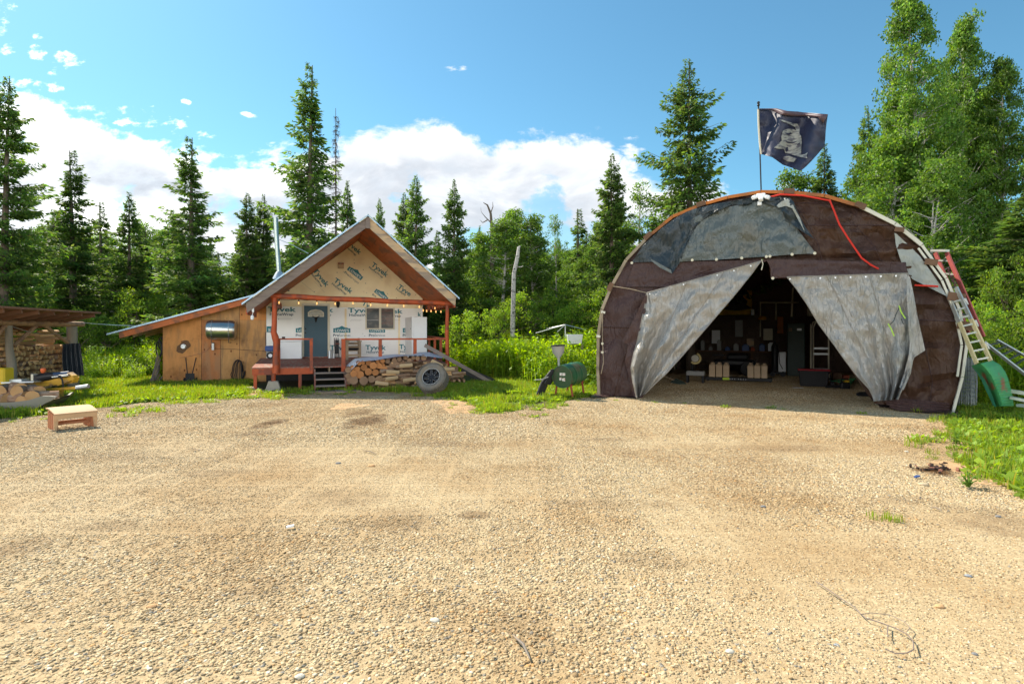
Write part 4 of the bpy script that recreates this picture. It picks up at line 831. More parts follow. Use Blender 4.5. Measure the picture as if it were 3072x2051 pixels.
    for xx_ in (1040, 1690): q = l(*z1(xx_, 500), WD); MB().box((q.x - .035, WD - .0085, .83), (q.x + .035, WD - .0065, zl - .05)).build('seam_tape', M_WRAP2, c)
    # lantern, vent box
    e = l(*z1(948, 215), WD - .12)
    o = MB(); o.box((e.x - .02, WD - .03, e.z + .05), (e.x + .02, WD - .012, e.z + .2)).beam((e.x, WD - .03, e.z + .18), (e.x, WD - .12, e.z + .16), .02, .02)
    la = o.build('wall_lantern', M_BLACKM, c); MB().lathe([(0, .13), (.03, .12), (.075, .06), (.065, .05), (.05, -.08), (.02, -.11), (0, -.12)], Matrix.Translation(e), 8).build('lantern_cage', M_BLACKM, la)
    e = l(*z2(950, 618), WD); MB().box((e.x - .1, WD - .12, e.z - .09), (e.x + .1, WD - .006, e.z + .05)).build('vent_box', M_TANW, c); MB().box((e.x - .1, WD - .16, e.z + .052), (e.x + .1, WD - .006, e.z + .10)).build('vent_hood', M_REDW, c)
    # ---------------- lean-to
    A = l(321, 1003, 2.85); B_ = l(765, 885, 2.85); s = (B_.z - A.z) / (B_.x - A.x)
    lz = lambda t: A.z + s * (t - A.x)
    xe = x0 - .002
    MB().prism([(A.x, A.z - .02), (B_.x + .9, lz(B_.x + .9) - .02), (B_.x + .9, lz(B_.x + .9) + .03), (A.x, A.z + .03)], 2.80, 9.2).build('lean_to_metal_roofing', M_METAL, c)
    fa = l(357, 1000, 2.9).x; MB().prism([(fa, lz(fa) - .025), (xe, lz(xe) - .025), (xe, lz(xe) - .22), (fa + .02, lz(fa) - .22)], 2.86, 2.91).build('lean_to_fascia', M_SOFFIT, c)
    MB().prism([(fa, lz(fa) - .026), (xe, lz(xe) - .026), (xe, lz(xe) - .06), (fa, lz(fa) - .06)], 2.912, 9.1).build('lean_to_roof_deck', M_SOFFIT, c)
    for y in (4.4, 6, 7.6): MB().prism([(fa, lz(fa) - .062), (xe, lz(xe) - .062), (xe, lz(xe) - .2), (fa, lz(fa) - .2)], y, y + .04).build('rafter', M_OLDW, c)
    seams = [(488, 605, 0, 1), (605, 663, 0, 3), (663, 719, 0, 3), (719, 806, 0, 3)]
    zh = HF.Zz(700, 960, WD); X = lambda p: HF.X(p, WD)
    def sheet_(p0, p1, zb_, zt_, mi, y=WD):
        a, b = X(p0) + .004, (X(p1) if p1 < 800 else xe) - .004
        za, zb3 = (zt_ if zt_ else lz(a) - .062), (zt_ if zt_ else lz(b) - .062)
        MB().prism([(a, zb_), (b, zb_), (b, zb3), (a, za)], y, y + .02).build('plywood_sheet', PLY[mi], c)
    sheet_(488, 604.5, .0, None, 0); sheet_(605, 661.5, .0, zh, 1); sheet_(661.8, 718.6, .0, zh, 3); sheet_(719, 806, .0, zh, 3)
    sheet_(605, 718.6, zh + .004, None, 2); sheet_(719, 806, zh + .004, None, 0)
    MB().prism([(X(488) + .001, .001), (X(488) + .05, .001), (X(488) + .05, lz(X(488)) - .1), (X(488) + .001, lz(X(488)) - .1)], WD + .022, 9.0).build('side_wall', PLY[0], c)
    MB().box((X(488), 9.0, 0), (xe, 9.05, 2.0)).build('back_wall', PLY[3], c)
    MB().prism([(X(488) + .06, 0), (xe - .01, 0), (xe - .01, lz(xe) - .1), (X(488) + .06, lz(X(488)) - .1)], WD + .021, WD + .03).build('sheathing_back', M_BLACK, c)
    # tank outlet vent with soot, cable
    e = l(550.5, 1039, WD); o = MB().lathe([(.0, .05), (.035, .05), (.04, .09), (.065, .09), (.07, .0), (.10, -.004)], Matrix.Translation((e.x, WD - .004, e.z)) @ Matrix.Rotation(R(90), 4, 'X'), 18).build('wall_vent', M_GALV, c, smooth=True)
    V = [(e.x, WD - .003, e.z)]; n = 22
    for i in range(n): q = 2 * math.pi * i / n; r_ = .19 * (1 + .25 * math.sin(2 * q) + rnd.uniform(-.1, .1)); V.append((e.x + r_ * math.cos(q), WD - .003, e.z + r_ * math.sin(q) * (1.0 if math.sin(q) > 0 else 1.15)))
    MB().add(V, [(0, i + 1, (i + 1) % n + 1) for i in range(n)]).build('soot_stain', mat('soot', (.16, .085, .045), .9, .3, 9), c, fixn=False)
    MB().tube([l(x, y, WD - .02) for x, y in ((632, 1034), (634, 1042), (640, 1045), (665, 1047), (700, 1047), (740, 1050), (790, 1053), (800, 1056))], .006, 5).build('cable', M_BLACK, c)
    MB().tube([l(x, y, WD - .02) for x, y in ((632, 1038), (622, 1050), (605, 1059), (575, 1067), (540, 1073))], .006, 5).build('cable', M_REDW, c)
    # stove pipe
    p = [W(838, 830, 21.6), W(833, 760, 21.6), W(829, 700, 21.6), W(827, 654, 21.6)]
    sp = MB().tube(p, .085, 16).build('stove_pipe', mat('pipe_metal', (.30, .34, .31), .3, .1, 5, metal=.9), c, True, True)
    q = p[0].lerp(p[1], .10); MB().lathe([(.24, -.16), (.13, .06), (.10, .10)], Matrix.Translation(q), 16).build('pipe_flashing', M_GALV, c, True, True)
    MB().tube([W(829, 715, 21.6), W(878, 735, 21.5), W(925, 760, 21.3)], .012, 5).build('guy_wire', M_GALV, c, True)
    MB().tube([W(1190, 722, 19.5), W(1212, 730, 19.5)], .012, 5).build('guy_wire', M_GALV, c, True)
    return c, l, lt, roofz
CAB, HL, LT, ROOFZ = cabin()

def porch_things():
    l = HL
    # string lights along the beam and round the right side
    t = thing('string_lights', 'string of small lit bulbs hung along the porch beam and the right side', 'string lights', HF.o, HF.a)
    pts = [(228, 150), (465, 150), (688, 152), (912, 155), (1128, 165), (1342, 172), (1547, 178), (1745, 190), (1935, 200), (1985, 240)]
    path = []
    for i in range(len(pts) - 1):
        a, b = z1(*pts[i]), z1(*pts[i + 1])
        for k in range(6): s = k / 6; path.append(l(a[0] + (b[0] - a[0]) * s, a[1] + (b[1] - a[1]) * s + 3.2 * math.sin(math.pi * s), .1))
    MB().tube(path, .007, 5).build('cable', M_BLACK, t)
    bm = []
    spots = [(*z1(x, y), .1) for x, y in ((232, 195), (470, 200), (690, 205), (914, 208), (1130, 200), (1344, 222), (1547, 228), (1747, 235), (1936, 245))] + [(*z1(x, y), 1.4) for x, y in ((1983, 290), (2025, 296), (2078, 298), (2126, 262), (2137, 304), (2198, 304))]
    for x, y, d in spots:
        e = l(x, y, d); MB().tube([e + Vector((0, 0, .16)), e + Vector((0, 0, .05))], .018, 6).build('socket', M_BLACK, t)
        MB().lathe([(.009, .05), (.018, .02), (.021, -.012), (.013, -.03), (0, -.036)], Matrix.Translation(e), 8).build('bulb', M_BULB, t, smooth=True)
    # fridge
    tx = HF.X(1216, 3.28); df = solve_d(1235.5, tx); b = l(1281, 950, df).x; zt = l(1250, 950, df).z; zb = .8
    print('fridge depth', df)
    t = thing('fridge', 'tall white upright freezer on the porch against the wrap at the right', 'freezer', HF.o, HF.a)
    MB().box((tx, df + .06, zb), (b, 3.28, zt)).build('body', M_WHITE, t, bevel=.01); MB().box((tx, df, zb + .02), (b, df + .055, zt)).build('door', M_WHITE, t, bevel=.01)
    MB().box((tx + .03, df - .03, 1.55), (tx + .05, df - .002, 1.95)).build('handle', M_WHITE, t); MB().tube([(tx - .012, df + .2, zt - .42), (tx, df + .2, zt - .42)], .02, 8).build('lock', M_BLACK, t)
    # chest freezer
    a, b = l(*z1(243, 642), 2.75), l(*z1(507, 888), 2.75)
    t = thing('chest_freezer', 'low white chest freezer behind the left porch railing', 'freezer', HF.o, HF.a)
    MB().box((a.x, 2.75, .8), (b.x, 3.28, a.z - .07)).build('body', M_WHITE, t, bevel=.01); MB().box((a.x - .01, 2.73, a.z - .066), (b.x + .01, 3.29, a.z)).build('lid', M_WHITE, t, bevel=.01)
    q = MB().box((a.x + .06, 2.8, a.z + .002), (a.x + .16, 2.9, a.z + .10)).build('small_box', M_BLACK); q.matrix_basis = HF.M; tag(q, 'tiny black box standing on the chest freezer', 'box')
    # generator with blue housing and wheel
    e = l(807, 1064, 2.4); t = thing('pressure_washer', 'blue wheeled pressure washer half hidden by the crooked log post', 'pressure washer', HF.o, HF.a)
    MB().box((e.x - .12, 2.3, e.z + .12), (e.x + .16, 2.6, e.z + .30)).build('housing', M_BLUE, t, bevel=.03); MB().box((e.x - .08, 2.32, e.z - .08), (e.x + .12, 2.58, e.z + .118)).build('engine', M_GREYP, t, bevel=.02)
    MB().tube([(e.x + .05, 2.3, e.z - .02), (e.x + .05, 2.22, e.z - .02)], .12, 14).build('wheel', M_BLACK, t, smooth=True); MB().tube([(e.x + .05, 2.219, e.z - .02), (e.x + .05, 2.21, e.z - .02)], .06, 12).build('hub', M_WHITE, t)
    MB().tube([(e.x - .1, 2.5, e.z + .3), (e.x - .12, 2.55, e.z + .75), (e.x + .14, 2.55, e.z + .75), (e.x + .13, 2.5, e.z + .3)], .013, 6).build('handle', M_BLACKM, t)
    # wooden armchair
    t = thing('wooden_armchair', 'rough wooden armchair on the porch right of the steps', 'chair', HF.o, HF.a); d = 2.0
    xa, xb = HF.X(1042, d), HF.X(1080, d); zz = .76
    for x in (xa, xb):
        MB().box((x - .035, d - .04, zz), (x + .035, d + .04, zz + .62)).build('leg', M_OLDW, t); MB().box((x - .035, d + .5, zz), (x + .035, d + .57, zz + .75)).build('leg', M_OLDW, t)
        MB().box((x - .06, d - .06, zz + .622), (x + .06, d + .49, zz + .66)).build('armrest', M_OLDW, t)
    for k in range(4): MB().box((xa + .04, d - .02 + k * .13, zz + .30), (xb - .04, d + .10 + k * .13, zz + .33)).build('seat_slat', M_OLDW, t)
    for k in range(3): MB().box((xa + .036, d + .51, zz + .38 + k * .13), (xb - .036, d + .54, zz + .48 + k * .13)).build('back_slat', M_OLDW, t)
    MB().box((xa + .036, d - .03, zz + .13), (xb - .036, d, zz + .2)).build('stretcher', M_OLDW, t)
    o = MB().lathe([(0, 0), (.16, 0), (.2, .07), (.19, .07), (.15, .012)], Matrix.Translation((( xa + xb) / 2, d + .2, zz + .335)), 14).build('pan', M_BLACK, None, smooth=True); o.matrix_basis = HF.M; tag(o, 'black pan on the seat of the wooden armchair', 'pan')
    # hand tools and cans by the door
    for i, (px, top, r_, m, nm, lab, cat) in enumerate(((989, 1052, .055, M_GALV, 'metal_can', 'dull metal can on the porch beside the door', 'can'), (996, 1050, .045, M_GREYP, 'metal_can', 'taller grey can between the door and the folded chair', 'can'), (1001, 1060, .03, M_WHITE, 'spray_can', 'small white spray can on the porch floor', 'can'))):
        e = l(px, top, 2.9); f = .797
        o = thing(nm, lab, cat, HF.W((e.x, 2.9, f)), HF.a)
        MB().lathe([(0, 0), (r_, 0), (r_, e.z - f), (r_ * .8, e.z - f + .01), (0, e.z - f + .01)], None, 12).build('body', m, o, smooth=True); MB().tube(ring((0, 0, e.z - f), (0, 1, 0), r_, 0, math.pi, 8), .005, 4).build('handle', M_BLACKM, o)
    t = thing('folded_chair', 'folded black and red camp chair leaning against the wall right of the door', 'chair', HF.o, HF.a)
    e = l(1008, 1015, 3.0)
    for k, dx in enumerate((-.03, .03, .09)): MB().tube([(e.x + dx, 2.85, .8), (e.x + dx * 1.1 - .02, 3.2, e.z + .02)], .013, 6).build('leg', M_BLACKM, t)
    MB().box((e.x - .03, 2.95, .95), (e.x + .10, 3.02, e.z - .06)).build('fabric', M_BLACK, t); MB().box((e.x - .03, 2.94, e.z - .2), (e.x + .12, 2.948, e.z - .17)).build('strap', M_RED, t)
    # antlered skull on the door
    e = l(*z1(680, 395), WD - .06); t = thing('antler_skull', 'small dark horned skull hanging on the porch door', 'decoration', HF.o, HF.a)
    MB().lathe([(0, -.11), (.025, -.09), (.035, 0), (.055, .05), (.03, .08), (0, .085)], Matrix.Translation(e), 8).build('skull', M_BLACKM, t, smooth=True)
    for s in (-1, 1): MB().tube([e + Vector((s * .03, 0, .05)), e + Vector((s * .10, 0, .09)), e + Vector((s * .11, 0, .17))], [.018, .014, .004], 6).build('horn', M_BLACKM, t)
    # camera and chain hanging off the left rake
    t = thing('yard_lamp', 'white lamp head hanging from the left end of the roof', 'lamp', HF.o, HF.a)
    e = l(759, 926, -.3); MB().box((e.x - .03, -.33, e.z - .1), (e.x + .03, -.27, e.z + .1)).build('bracket', M_WHITE, t, bevel=.01); MB().lathe([(.0, .06), (.035, .05), (.05, 0), (.04, -.07), (0, -.08)], Matrix.Translation(e + Vector((-.02, .0, -.24))), 10).build('head', M_WHITE, t, smooth=True); MB().tube([e + Vector((0, 0, -.1)), e + Vector((-.02, 0, -.19))], .008, 5).build('hook', M_WHITE, t)
    # propane tank on the wall
    d = WD - .32; a, b = l(617, 990, d), l(711, 990, d); r_ = (l(660, 961, d).z - l(660, 1018, d).z) / 2; zc = l(660, 989.5, d).z
    t = thing('steel_tank', 'shiny horizontal steel tank strapped to the lean-to wall', 'tank', HF.o, HF.a)
    n = 26; prof = [(0, 0), (r_ * .6, .015), (r_ * .9, .05), (r_, .11), (r_, b.x - a.x - .11), (r_ * .9, b.x - a.x - .05), (r_ * .6, b.x - a.x - .015), (0, b.x - a.x)]
    M = Matrix.Translation((a.x, WD - r_ - .03, zc)) @ Matrix.Rotation(R(90), 4, 'Y'); MB().lathe(prof, M, n).build('shell', M_STEEL, t, smooth=True)
    for f in (.22, .76):
        x = a.x + (b.x - a.x) * f; MB().tube(ring((x, WD - r_ - .03, zc), (1, 0, 0), r_ + .008, 0, 2 * math.pi, 24), .012, 5).build('strap', M_GALV, t); MB().tube([(x, WD - r_ * 1.9, zc - r_ * .4), (x, WD - r_ * 1.9, zc - r_ - .1), (x, WD - .02, zc - r_ - .12)], .012, 6).build('fitting', M_BLACKM, t)
    x = a.x + (b.x - a.x) * .2; MB().box((x - .035, WD - .16, zc - r_ - .36), (x + .035, WD - .08, zc - r_ - .12)).build('filter', M_WHITE, t, bevel=.01)
    # hand truck and hose hung on the lean-to
    t = thing('hand_truck', 'black two wheeled hand truck leaning on the plywood wall', 'hand truck', HF.o, HF.a)
    f = HF.G(568, 1156); fy = WD - .35
    for px0, px1 in ((557, 562), (588, 577)):
        e = l(px0, 1073, WD - .06); g = l(px1, 1120, fy + .05); MB().tube([e, g, (g.x, fy, .12)], .016, 6).build('frame', M_BLACKM, t)
    c_ = l(569, 1140, fy); MB().box((c_.x - .12, fy - .02, .02), (c_.x + .14, fy + .02, .36)).build('plate', M_BLACK, t); MB().box((c_.x - .14, fy - .2, .0), (c_.x + .16, fy - .022, .02)).build('toe_plate', M_BLACK, t)
    for s in (-1, 1): MB().tube([(c_.x + .01 + s * .15, fy + .06, .11), (c_.x + .01 + s * .19, fy + .06, .11)], .11, 12).build('wheel', M_BLACK, t, smooth=True)
    t = thing('hose_coil', 'black hose hung in long loops on the plywood wall beside the porch', 'hose', HF.o, HF.a)
    for k in range(6):
        a = l(712 + k * 1.5 + rnd.uniform(-2, 2), 1079 + k, WD - .06 - k * .02); b = l(692 + k * 6 + rnd.uniform(-3, 3), 1120, WD - .06 - k * .02); c2 = l(738 - k * 3 + rnd.uniform(-3, 3), 1120, WD - .07 - k * .02); e = l(713 + rnd.uniform(-8, 8), 1146 + k * .7, WD - .08 - k * .02)
        P = [];
        for q in range(21):
            an = 2 * math.pi * q / 20; cx = (b.x + c2.x) / 2; cz = (a.z + e.z) / 2; w_ = (c2.x - b.x) / 2 * (1.0 if math.sin(an) < 0 else .75); P.append((cx + w_ * math.cos(an), a.y, cz + (a.z - e.z) / 2 * math.sin(an)))
        MB().tube(P, .013, 5).build('loop', M_BLACK, t)
    # heap of poles and a bicycle wheel at the wall's left end
    t = thing('leaning_poles', 'bundle of dead branches and poles leaning on the left end of the lean-to', 'poles', HF.o, HF.a)
    for k in range(9):
        f = HF.G(438 + k * 4, 1158 - k, 0); e = HF.L(476 + rnd.uniform(-4, 12), 1058 + k * 9, WD + .1 + .1 * (k % 3)); e.x = min(e.x, HF.X(488, WD) - .05); MB().tube([Vector((f.x, WD - .2 + .12 * (k % 4), 0)), (Vector((f.x, WD, 0)) + e) / 2 + Vector((0, 0, rnd.uniform(-.05, .05))), e], rnd.uniform(.015, .03), 6).build('pole', M_OLDW if k % 2 else M_GREYW, t)
    for q, (px, py, r_) in enumerate(((478, 1046, .28), (484, 1030, .22))):
        e = l(px, py, WD + .3); t = thing('rope_coil', ('lower' if q == 0 else 'upper') + ' coil of dark hose hung under the lean-to eave', 'hose', HF.o, HF.a)
        for k in range(3): MB().tube(ring((e.x - .02 * k, e.y + .03 * k, e.z), (.85, .5, 0), r_ - .015 * k, n=18, squash=1), .014, 5).build('loop', M_BLACK, t)
porch_things()
# ---------------------------------------------------------------- tarp garage
def hem(o, nu, n, parent, m_, cols=(), rows=(), r=.012, grom=0):
    """stitched hems and seams that follow a sheet's own columns and rows, with metal eyelets"""
    v = [p.co.copy() for p in o.data.vertices]; up = Vector((0, -.006, 0))
    for c_, nm in [(c_, 'seam' if 0 < c_ < nu else 'hem') for c_ in cols]: MB().tube([v[i * (nu + 1) + c_] + up for i in range(n)], r if nm == 'hem' else r * .6, 5).build(nm, m_, parent, smooth=True)
    for q in rows: MB().tube([v[q * (nu + 1) + j] + up for j in range(nu + 1)], r, 5).build('hem', m_, parent, smooth=True)
    if grom:
        for q in rows[:1]:
            for j in range(1, nu, grom): p = v[q * (nu + 1) + j] + Vector((0, -.012, -.05)); MB().tube([p, p + Vector((0, -.006, 0))], .018, 8).build('grommet', M_GALV, parent)

def creaser(dist, sx=1.7, sz=.75):
  def crease(nt, cur, vec):
      """crumpled sheet: ridged noise at two sizes, as bump only"""
      N = nt.nodes; L = nt.links; tc = N.new('ShaderNodeTexCoord'); hs = []
      for sc, w, rot in ((1.3, 1.0, .5), (3.6, .55, -.4), (10, .22, .2)):
          mp = N.new('ShaderNodeMapping'); mp.inputs['Rotation'].default_value = (0, rot, 0); mp.inputs['Scale'].default_value = (sx, 1, sz); L.new(tc.outputs['Object'], mp.inputs[0])
          n = N.new('ShaderNodeTexNoise'); n.inputs['Scale'].default_value = sc; n.inputs['Detail'].default_value = 2; n.inputs['Distortion'].default_value = .8; L.new(mp.outputs[0], n.inputs['Vector'])
          a = N.new('ShaderNodeMath'); a.operation = 'SUBTRACT'; a.inputs[1].default_value = .5; L.new(n.outputs['Fac'], a.inputs[0]); b = N.new('ShaderNodeMath'); b.operation = 'ABSOLUTE'; L.new(a.outputs[0], b.inputs[0]); c = N.new('ShaderNodeMath'); c.operation = 'MULTIPLY'; c.inputs[1].default_value = w; L.new(b.outputs[0], c.inputs[0]); hs.append(c.outputs[0])
      s1 = N.new('ShaderNodeMath'); L.new(hs[0], s1.inputs[0]); L.new(hs[1], s1.inputs[1]); s2 = N.new('ShaderNodeMath'); L.new(s1.outputs[0], s2.inputs[0]); L.new(hs[2], s2.inputs[1])
      bp = N.new('ShaderNodeBump'); bp.inputs['Strength'].default_value = 1; bp.inputs['Distance'].default_value = dist; L.new(s2.outputs[0], bp.inputs['Height']); L.new(bp.outputs[0], N['Principled BSDF'].inputs['Normal']); return cur
  return crease
crease = creaser(.10); crease_s = creaser(.13, 2.2, .6)
M_TBROWN = mat('brown_tarp', (.070, .036, .023), .46, .12, 1.6, fn=crease, spec=.22, col2=(.058, .034, .028), c2scale=.8, transl=.10)
M_TMAROON = mat('maroon_tarp', (.062, .036, .034), .46, .12, 1.6, fn=crease, spec=.22)
M_TSILV = mat('silver_tarp', (.30, .295, .28), .38, .03, 9.0, fn=crease_s, spec=.5, metal=.15, col2=(.275, .26, .23), c2scale=.7, c2lo=.4, c2hi=.75)
M_TGREEN = mat('grey_green_tarp', (.085, .105, .105), .34, .06, 1.2, fn=crease, spec=.4, metal=.1, col2=(.095, .10, .085), c2scale=1.5)
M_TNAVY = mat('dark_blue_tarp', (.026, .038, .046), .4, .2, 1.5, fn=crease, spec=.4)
M_TGREY = mat('pale_grey_tarp', (.40, .42, .39), .5, .15, 2, fn=crease, transl=.18)
M_TSIDE = mat('thin_brown_tarp', (.11, .07, .05), .5, .15, 2, fn=crease, transl=.10)
M_HOOPO = mat('orange_stained_lumber', (.48, .15, .025), .6, .22, 6, bump=.004, col2=(.30, .12, .04), islandvar=.15)
M_HOOPG = mat('grey_lumber', (.33, .27, .19), .8, .25, 6, bump=.004, col2=(.22, .18, .13), islandvar=.15)
M_HOOPB = mat('brown_plywood_plate', (.15, .085, .05), .8, .25, 6, bump=.004)
M_PALE = mat('pale_painted_board', (.62, .60, .50), .6, .12, 6)
M_BUTTON = mat('white_button', (.58, .55, .42), .5, .05, 4)
M_ROPE = mat('red_rope', (.62, .035, .02), .6, .1, 9)
def zg(x, y): return (1740 + x * .567, 520 + y * .567)
ARCH = [(1802, 1184), (1799, 1110), (1800, 1007), (1811, 929), (1838, 863), (1883, 782), (1949, 713), (2021, 654), (2106, 619), (2184, 597), (2282, 581), (2367, 582), (2472, 593), (2577, 624), (2681, 676), (2760, 739), (2832, 837), (2871, 929), (2893, 1033), (2880, 1130), (2851, 1236)]
def garage():
    g = thing('tarp_garage', 'large arched garage of brown tarps over a timber frame with its front flaps tied open', 'garage', GF.o, GF.a)
    P = [GF.L(x, y, 0) for x, y in ARCH]; P[0].z = 0; P[-1].z = 0
    DEP = 13.0
    # outer skin: grey-green over, dark inside
    def skin(name, off, m_, d0, d1, a=0, b=None, thick=.015):
        Q = []; c = Vector((P[10].x, 0, 1.0)); pts = P[a:b]
        for p in pts: v = (p - c); v.y = 0; Q.append(p + v.normalized() * off)
        mb = MB(); nd = 14; V = []; F = []; n = len(Q)
        for k in range(nd + 1):
            y = d0 + (d1 - d0) * k / nd; sag = -.05 * abs(math.sin(math.pi * k * nd / nd * 1.0 / 1)) if k % 2 else 0
            for i, q in enumerate(Q):
                v = (q - c); v.y = 0; v = v.normalized(); V.append(q + v * (sag + .02 * fbm(q.x * 1.3, y * 1.1, q.z * 1.3)) + Vector((0, y, 0)))
        m0 = len(V); V += [v + (v - Vector((c.x, v.y, c.z))).normalized() * thick for v in V[:]]
        for k in range(nd):
            for i in range(n - 1): q = k * n + i; F.append((q, q + 1, q + n + 1, q + n)); F.append((q + m0, q + n + m0, q + n + 1 + m0, q + 1 + m0))
        for i in range(n - 1): F.append((i, i + m0, i + 1 + m0, i + 1)); q = nd * n + i; F.append((q, q + 1, q + 1 + m0, q + m0))
        for k in range(nd):
            for e in (0, n - 1): q = k * n + e; F.append((q, q + n, q + n + m0, q + m0))
        return mb.add(V, F).build(name, m_, g, smooth=True)
    skin('side_tarp', .02, M_TSIDE, .03, DEP); skin('roof_tarp', .055, M_TGREY, -.03, DEP, 6, 16)
    # hoops inside
    for k in range(1, 6):
        y = k * 2.4
        mb = MB()
        c = Vector((P[10].x, 0, 1.0))
        Q = []
        for p in P: v = (p - c); v.y = 0; Q.append(p - v.normalized() * .07 + Vector((0, y, 0)))
        for i in range(len(Q) - 1): mb.beam(Q[i], Q[i + 1], .05, .09, up=(0, 1, 0))
        mb.build('hoop', M_HOOPG, g)
    bw = [(p.x, p.z) for p in P]
    MB().prism([(x * .998 + .008, z * .995) for x, z in bw], DEP - .05, DEP).build('back_tarp', M_TSIDE, g)
    # front rim of lumber, a board per facet
    def off(p, o): v = p - Vector((P[10].x, 0, 1.0)); v.y = 0; return p + v.normalized() * o
    for i in range(len(P) - 1):
        a, b = off(P[i], .03), off(P[i + 1], .03); d = (b - a).normalized() * .006; m_ = M_HOOPG if i < 6 else (M_HOOPO if i < 13 else M_PALE)
        if i < 15: MB().beam(a + d + Vector((0, -.05, 0)), b - d + Vector((0, -.05, 0)), .075, .055 if i > 2 else .07, up=(0, 1, 0)).build('rim_board', m_, g)
        else: MB().beam(a + d + Vector((0, -.03, 0)), b - d + Vector((0, -.03, 0)), .05, .06, up=(0, 1, 0)).build('rim_board', M_PALE, g); 
        if 15 <= i < 19: MB().beam(off(P[i], -.06) + d + Vector((0, -.06, 0)), off(P[i + 1], -.06) - d + Vector((0, -.06, 0)), .04, .04, up=(0, 1, 0)).build('inner_board', M_PALE, g)
    for i in (4, 6, 8, 11, 13):
        p = off(P[i], .045); v = (P[i + 1] - P[i - 1]).normalized(); MB().beam(p - v * .11 + Vector((0, -.1, 0)), p + v * .11 + Vector((0, -.1, 0)), .03, .12, up=(0, 0, 1)).build('joint_plate', M_HOOPB, g)
    for x, y, w in ((1690, 298, 20), (1858, 470, 26), (1992, 655, 34), (2042, 808, 34), (123, 735, 12), (98, 862, 12)):
        e = GF.L(*zg(x, y), -.12); s = w / 1700 * .567 * 13; MB().beam(e + Vector((-s, 0, s * .25)), e + Vector((s, 0, -s * .15)), .03, s * 1.15, up=(0, 0, 1)).build('joint_plate', M_HOOPB if x > 200 else M_PALE, g)
    def wr(a, fx, fy, seed): return lambda x, y, s, t: a * fbm(x * fx, y * fy, seed) * min(1, 8 * s, 8 * (1 - s)) if True else 0
    def wr2(a, fx, fy, seed): return lambda x, y, s, t: a * fbm(x * fx, y * fy, seed)
    # brown front, left and right of the opening
    L_ = [((1800, 1188), (1925, 1194)), ((1799, 1110), (1990, 1112)), ((1800, 1007), (2075, 1020)), ((1811, 929), (2150, 930)), ((1838, 863), (2215, 860)), ((1883, 782), (2286, 784)), ((1949, 713), (2287, 713)), ((2021, 654), (2288, 654)), ((2106, 620), (2289, 620)), ((2184, 598), (2290, 598)), ((2276, 583), (2290, 582))]
    b1 = sheet('front_tarp', GF, L_, M_TMAROON, g, 30, 6, wr2(.13, .014, .022, 1), d=.03); hem(b1, 30, (len(L_) - 1) * 6 + 1, g, M_TBROWN, (10, 20), (14, 30), r=.014)
    R_ = [((2625, 1210), (2852, 1238)), ((2600, 1180), (2880, 1130)), ((2480, 1000), (2893, 1033)), ((2425, 920), (2871, 929)), ((2368, 838), (2833, 840)), ((2312, 835), (2832, 836)), ((2306, 784), (2790, 782)), ((2290, 783), (2788, 780)), ((2290, 735), (2760, 739)), ((2290, 676), (2681, 676)), ((2290, 620), (2577, 626)), ((2290, 596), (2472, 595)), ((2290, 582), (2367, 583))]
    b2 = sheet('front_tarp', GF, R_, M_TBROWN, g, 34, 6, wr2(.16, .009, .026, 4), d=.03); hem(b2, 34, (len(R_) - 1) * 6 + 1, g, M_TMAROON, (12, 24), (16, 54, 63), r=.014)
    # lapped lower edge of the upper brown band on the right
    sheet('valance', GF, [(zg(985, 455), zg(1725, 470)), (zg(1008, 500), zg(1725, 490)), (zg(1010, 555), zg(1735, 522))], M_TMAROON, g, 26, 6, wr2(.05, .02, .03, 8), d=-.10)
    sheet('valance', GF, [(zg(285, 472), zg(985, 458)), (zg(270, 520), zg(985, 466)), (zg(255, 560), zg(700, 545)), (zg(240, 600), zg(480, 600))], M_TMAROON, g, 26, 5, wr2(.05, .02, .03, 8), d=-.07)
    # grey-green tarp at the top with dark folds
    gg = [(zg(525, 468), zg(575, 250)), (zg(620, 461), zg(640, 215)), (zg(722, 457), zg(720, 190)), (zg(855, 448), zg(850, 165)), (zg(985, 440), zg(930, 152)), (zg(1120, 429), zg(1010, 150)), (zg(1210, 425), zg(1070, 190)), (zg(1250, 426), zg(1110, 240))]
    sheet('top_tarp', GF, gg, M_TGREEN, g, 26, 6, lambda x, y, s, t: .10 * fbm(x * .006 + y * .010, y * .004 - x * .006, 3) + .02 * fbm(x * .03, y * .03), d=-.14)
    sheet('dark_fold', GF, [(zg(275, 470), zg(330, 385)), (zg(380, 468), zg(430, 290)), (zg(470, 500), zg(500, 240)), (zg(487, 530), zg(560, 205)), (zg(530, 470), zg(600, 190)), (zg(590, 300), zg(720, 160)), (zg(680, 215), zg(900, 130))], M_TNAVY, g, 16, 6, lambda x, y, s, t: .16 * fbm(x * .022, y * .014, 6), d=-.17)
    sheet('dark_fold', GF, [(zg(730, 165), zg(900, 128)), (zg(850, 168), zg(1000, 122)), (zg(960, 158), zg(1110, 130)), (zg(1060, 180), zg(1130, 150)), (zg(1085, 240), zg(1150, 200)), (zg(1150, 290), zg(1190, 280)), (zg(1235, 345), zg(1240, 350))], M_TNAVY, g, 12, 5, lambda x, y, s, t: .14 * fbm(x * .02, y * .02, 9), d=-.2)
    sheet('folded_corner', GF, [(zg(1040, 170), zg(1050, 182)), (zg(1065, 150), zg(1090, 172)), (zg(1100, 134), zg(1135, 190)), (zg(1118, 150), zg(1165, 240)), (zg(1125, 190), zg(1190, 310))], M_TGREY, g, 8, 5, wr2(.06, .03, .03, 2), d=-.30)
    sheet('grey_corner', GF, [(zg(375, 452), zg(380, 466)), (zg(430, 482), zg(425, 500)), (zg(482, 512), zg(486, 530))], M_TGREEN, g, 4, 5, None, d=-.36)
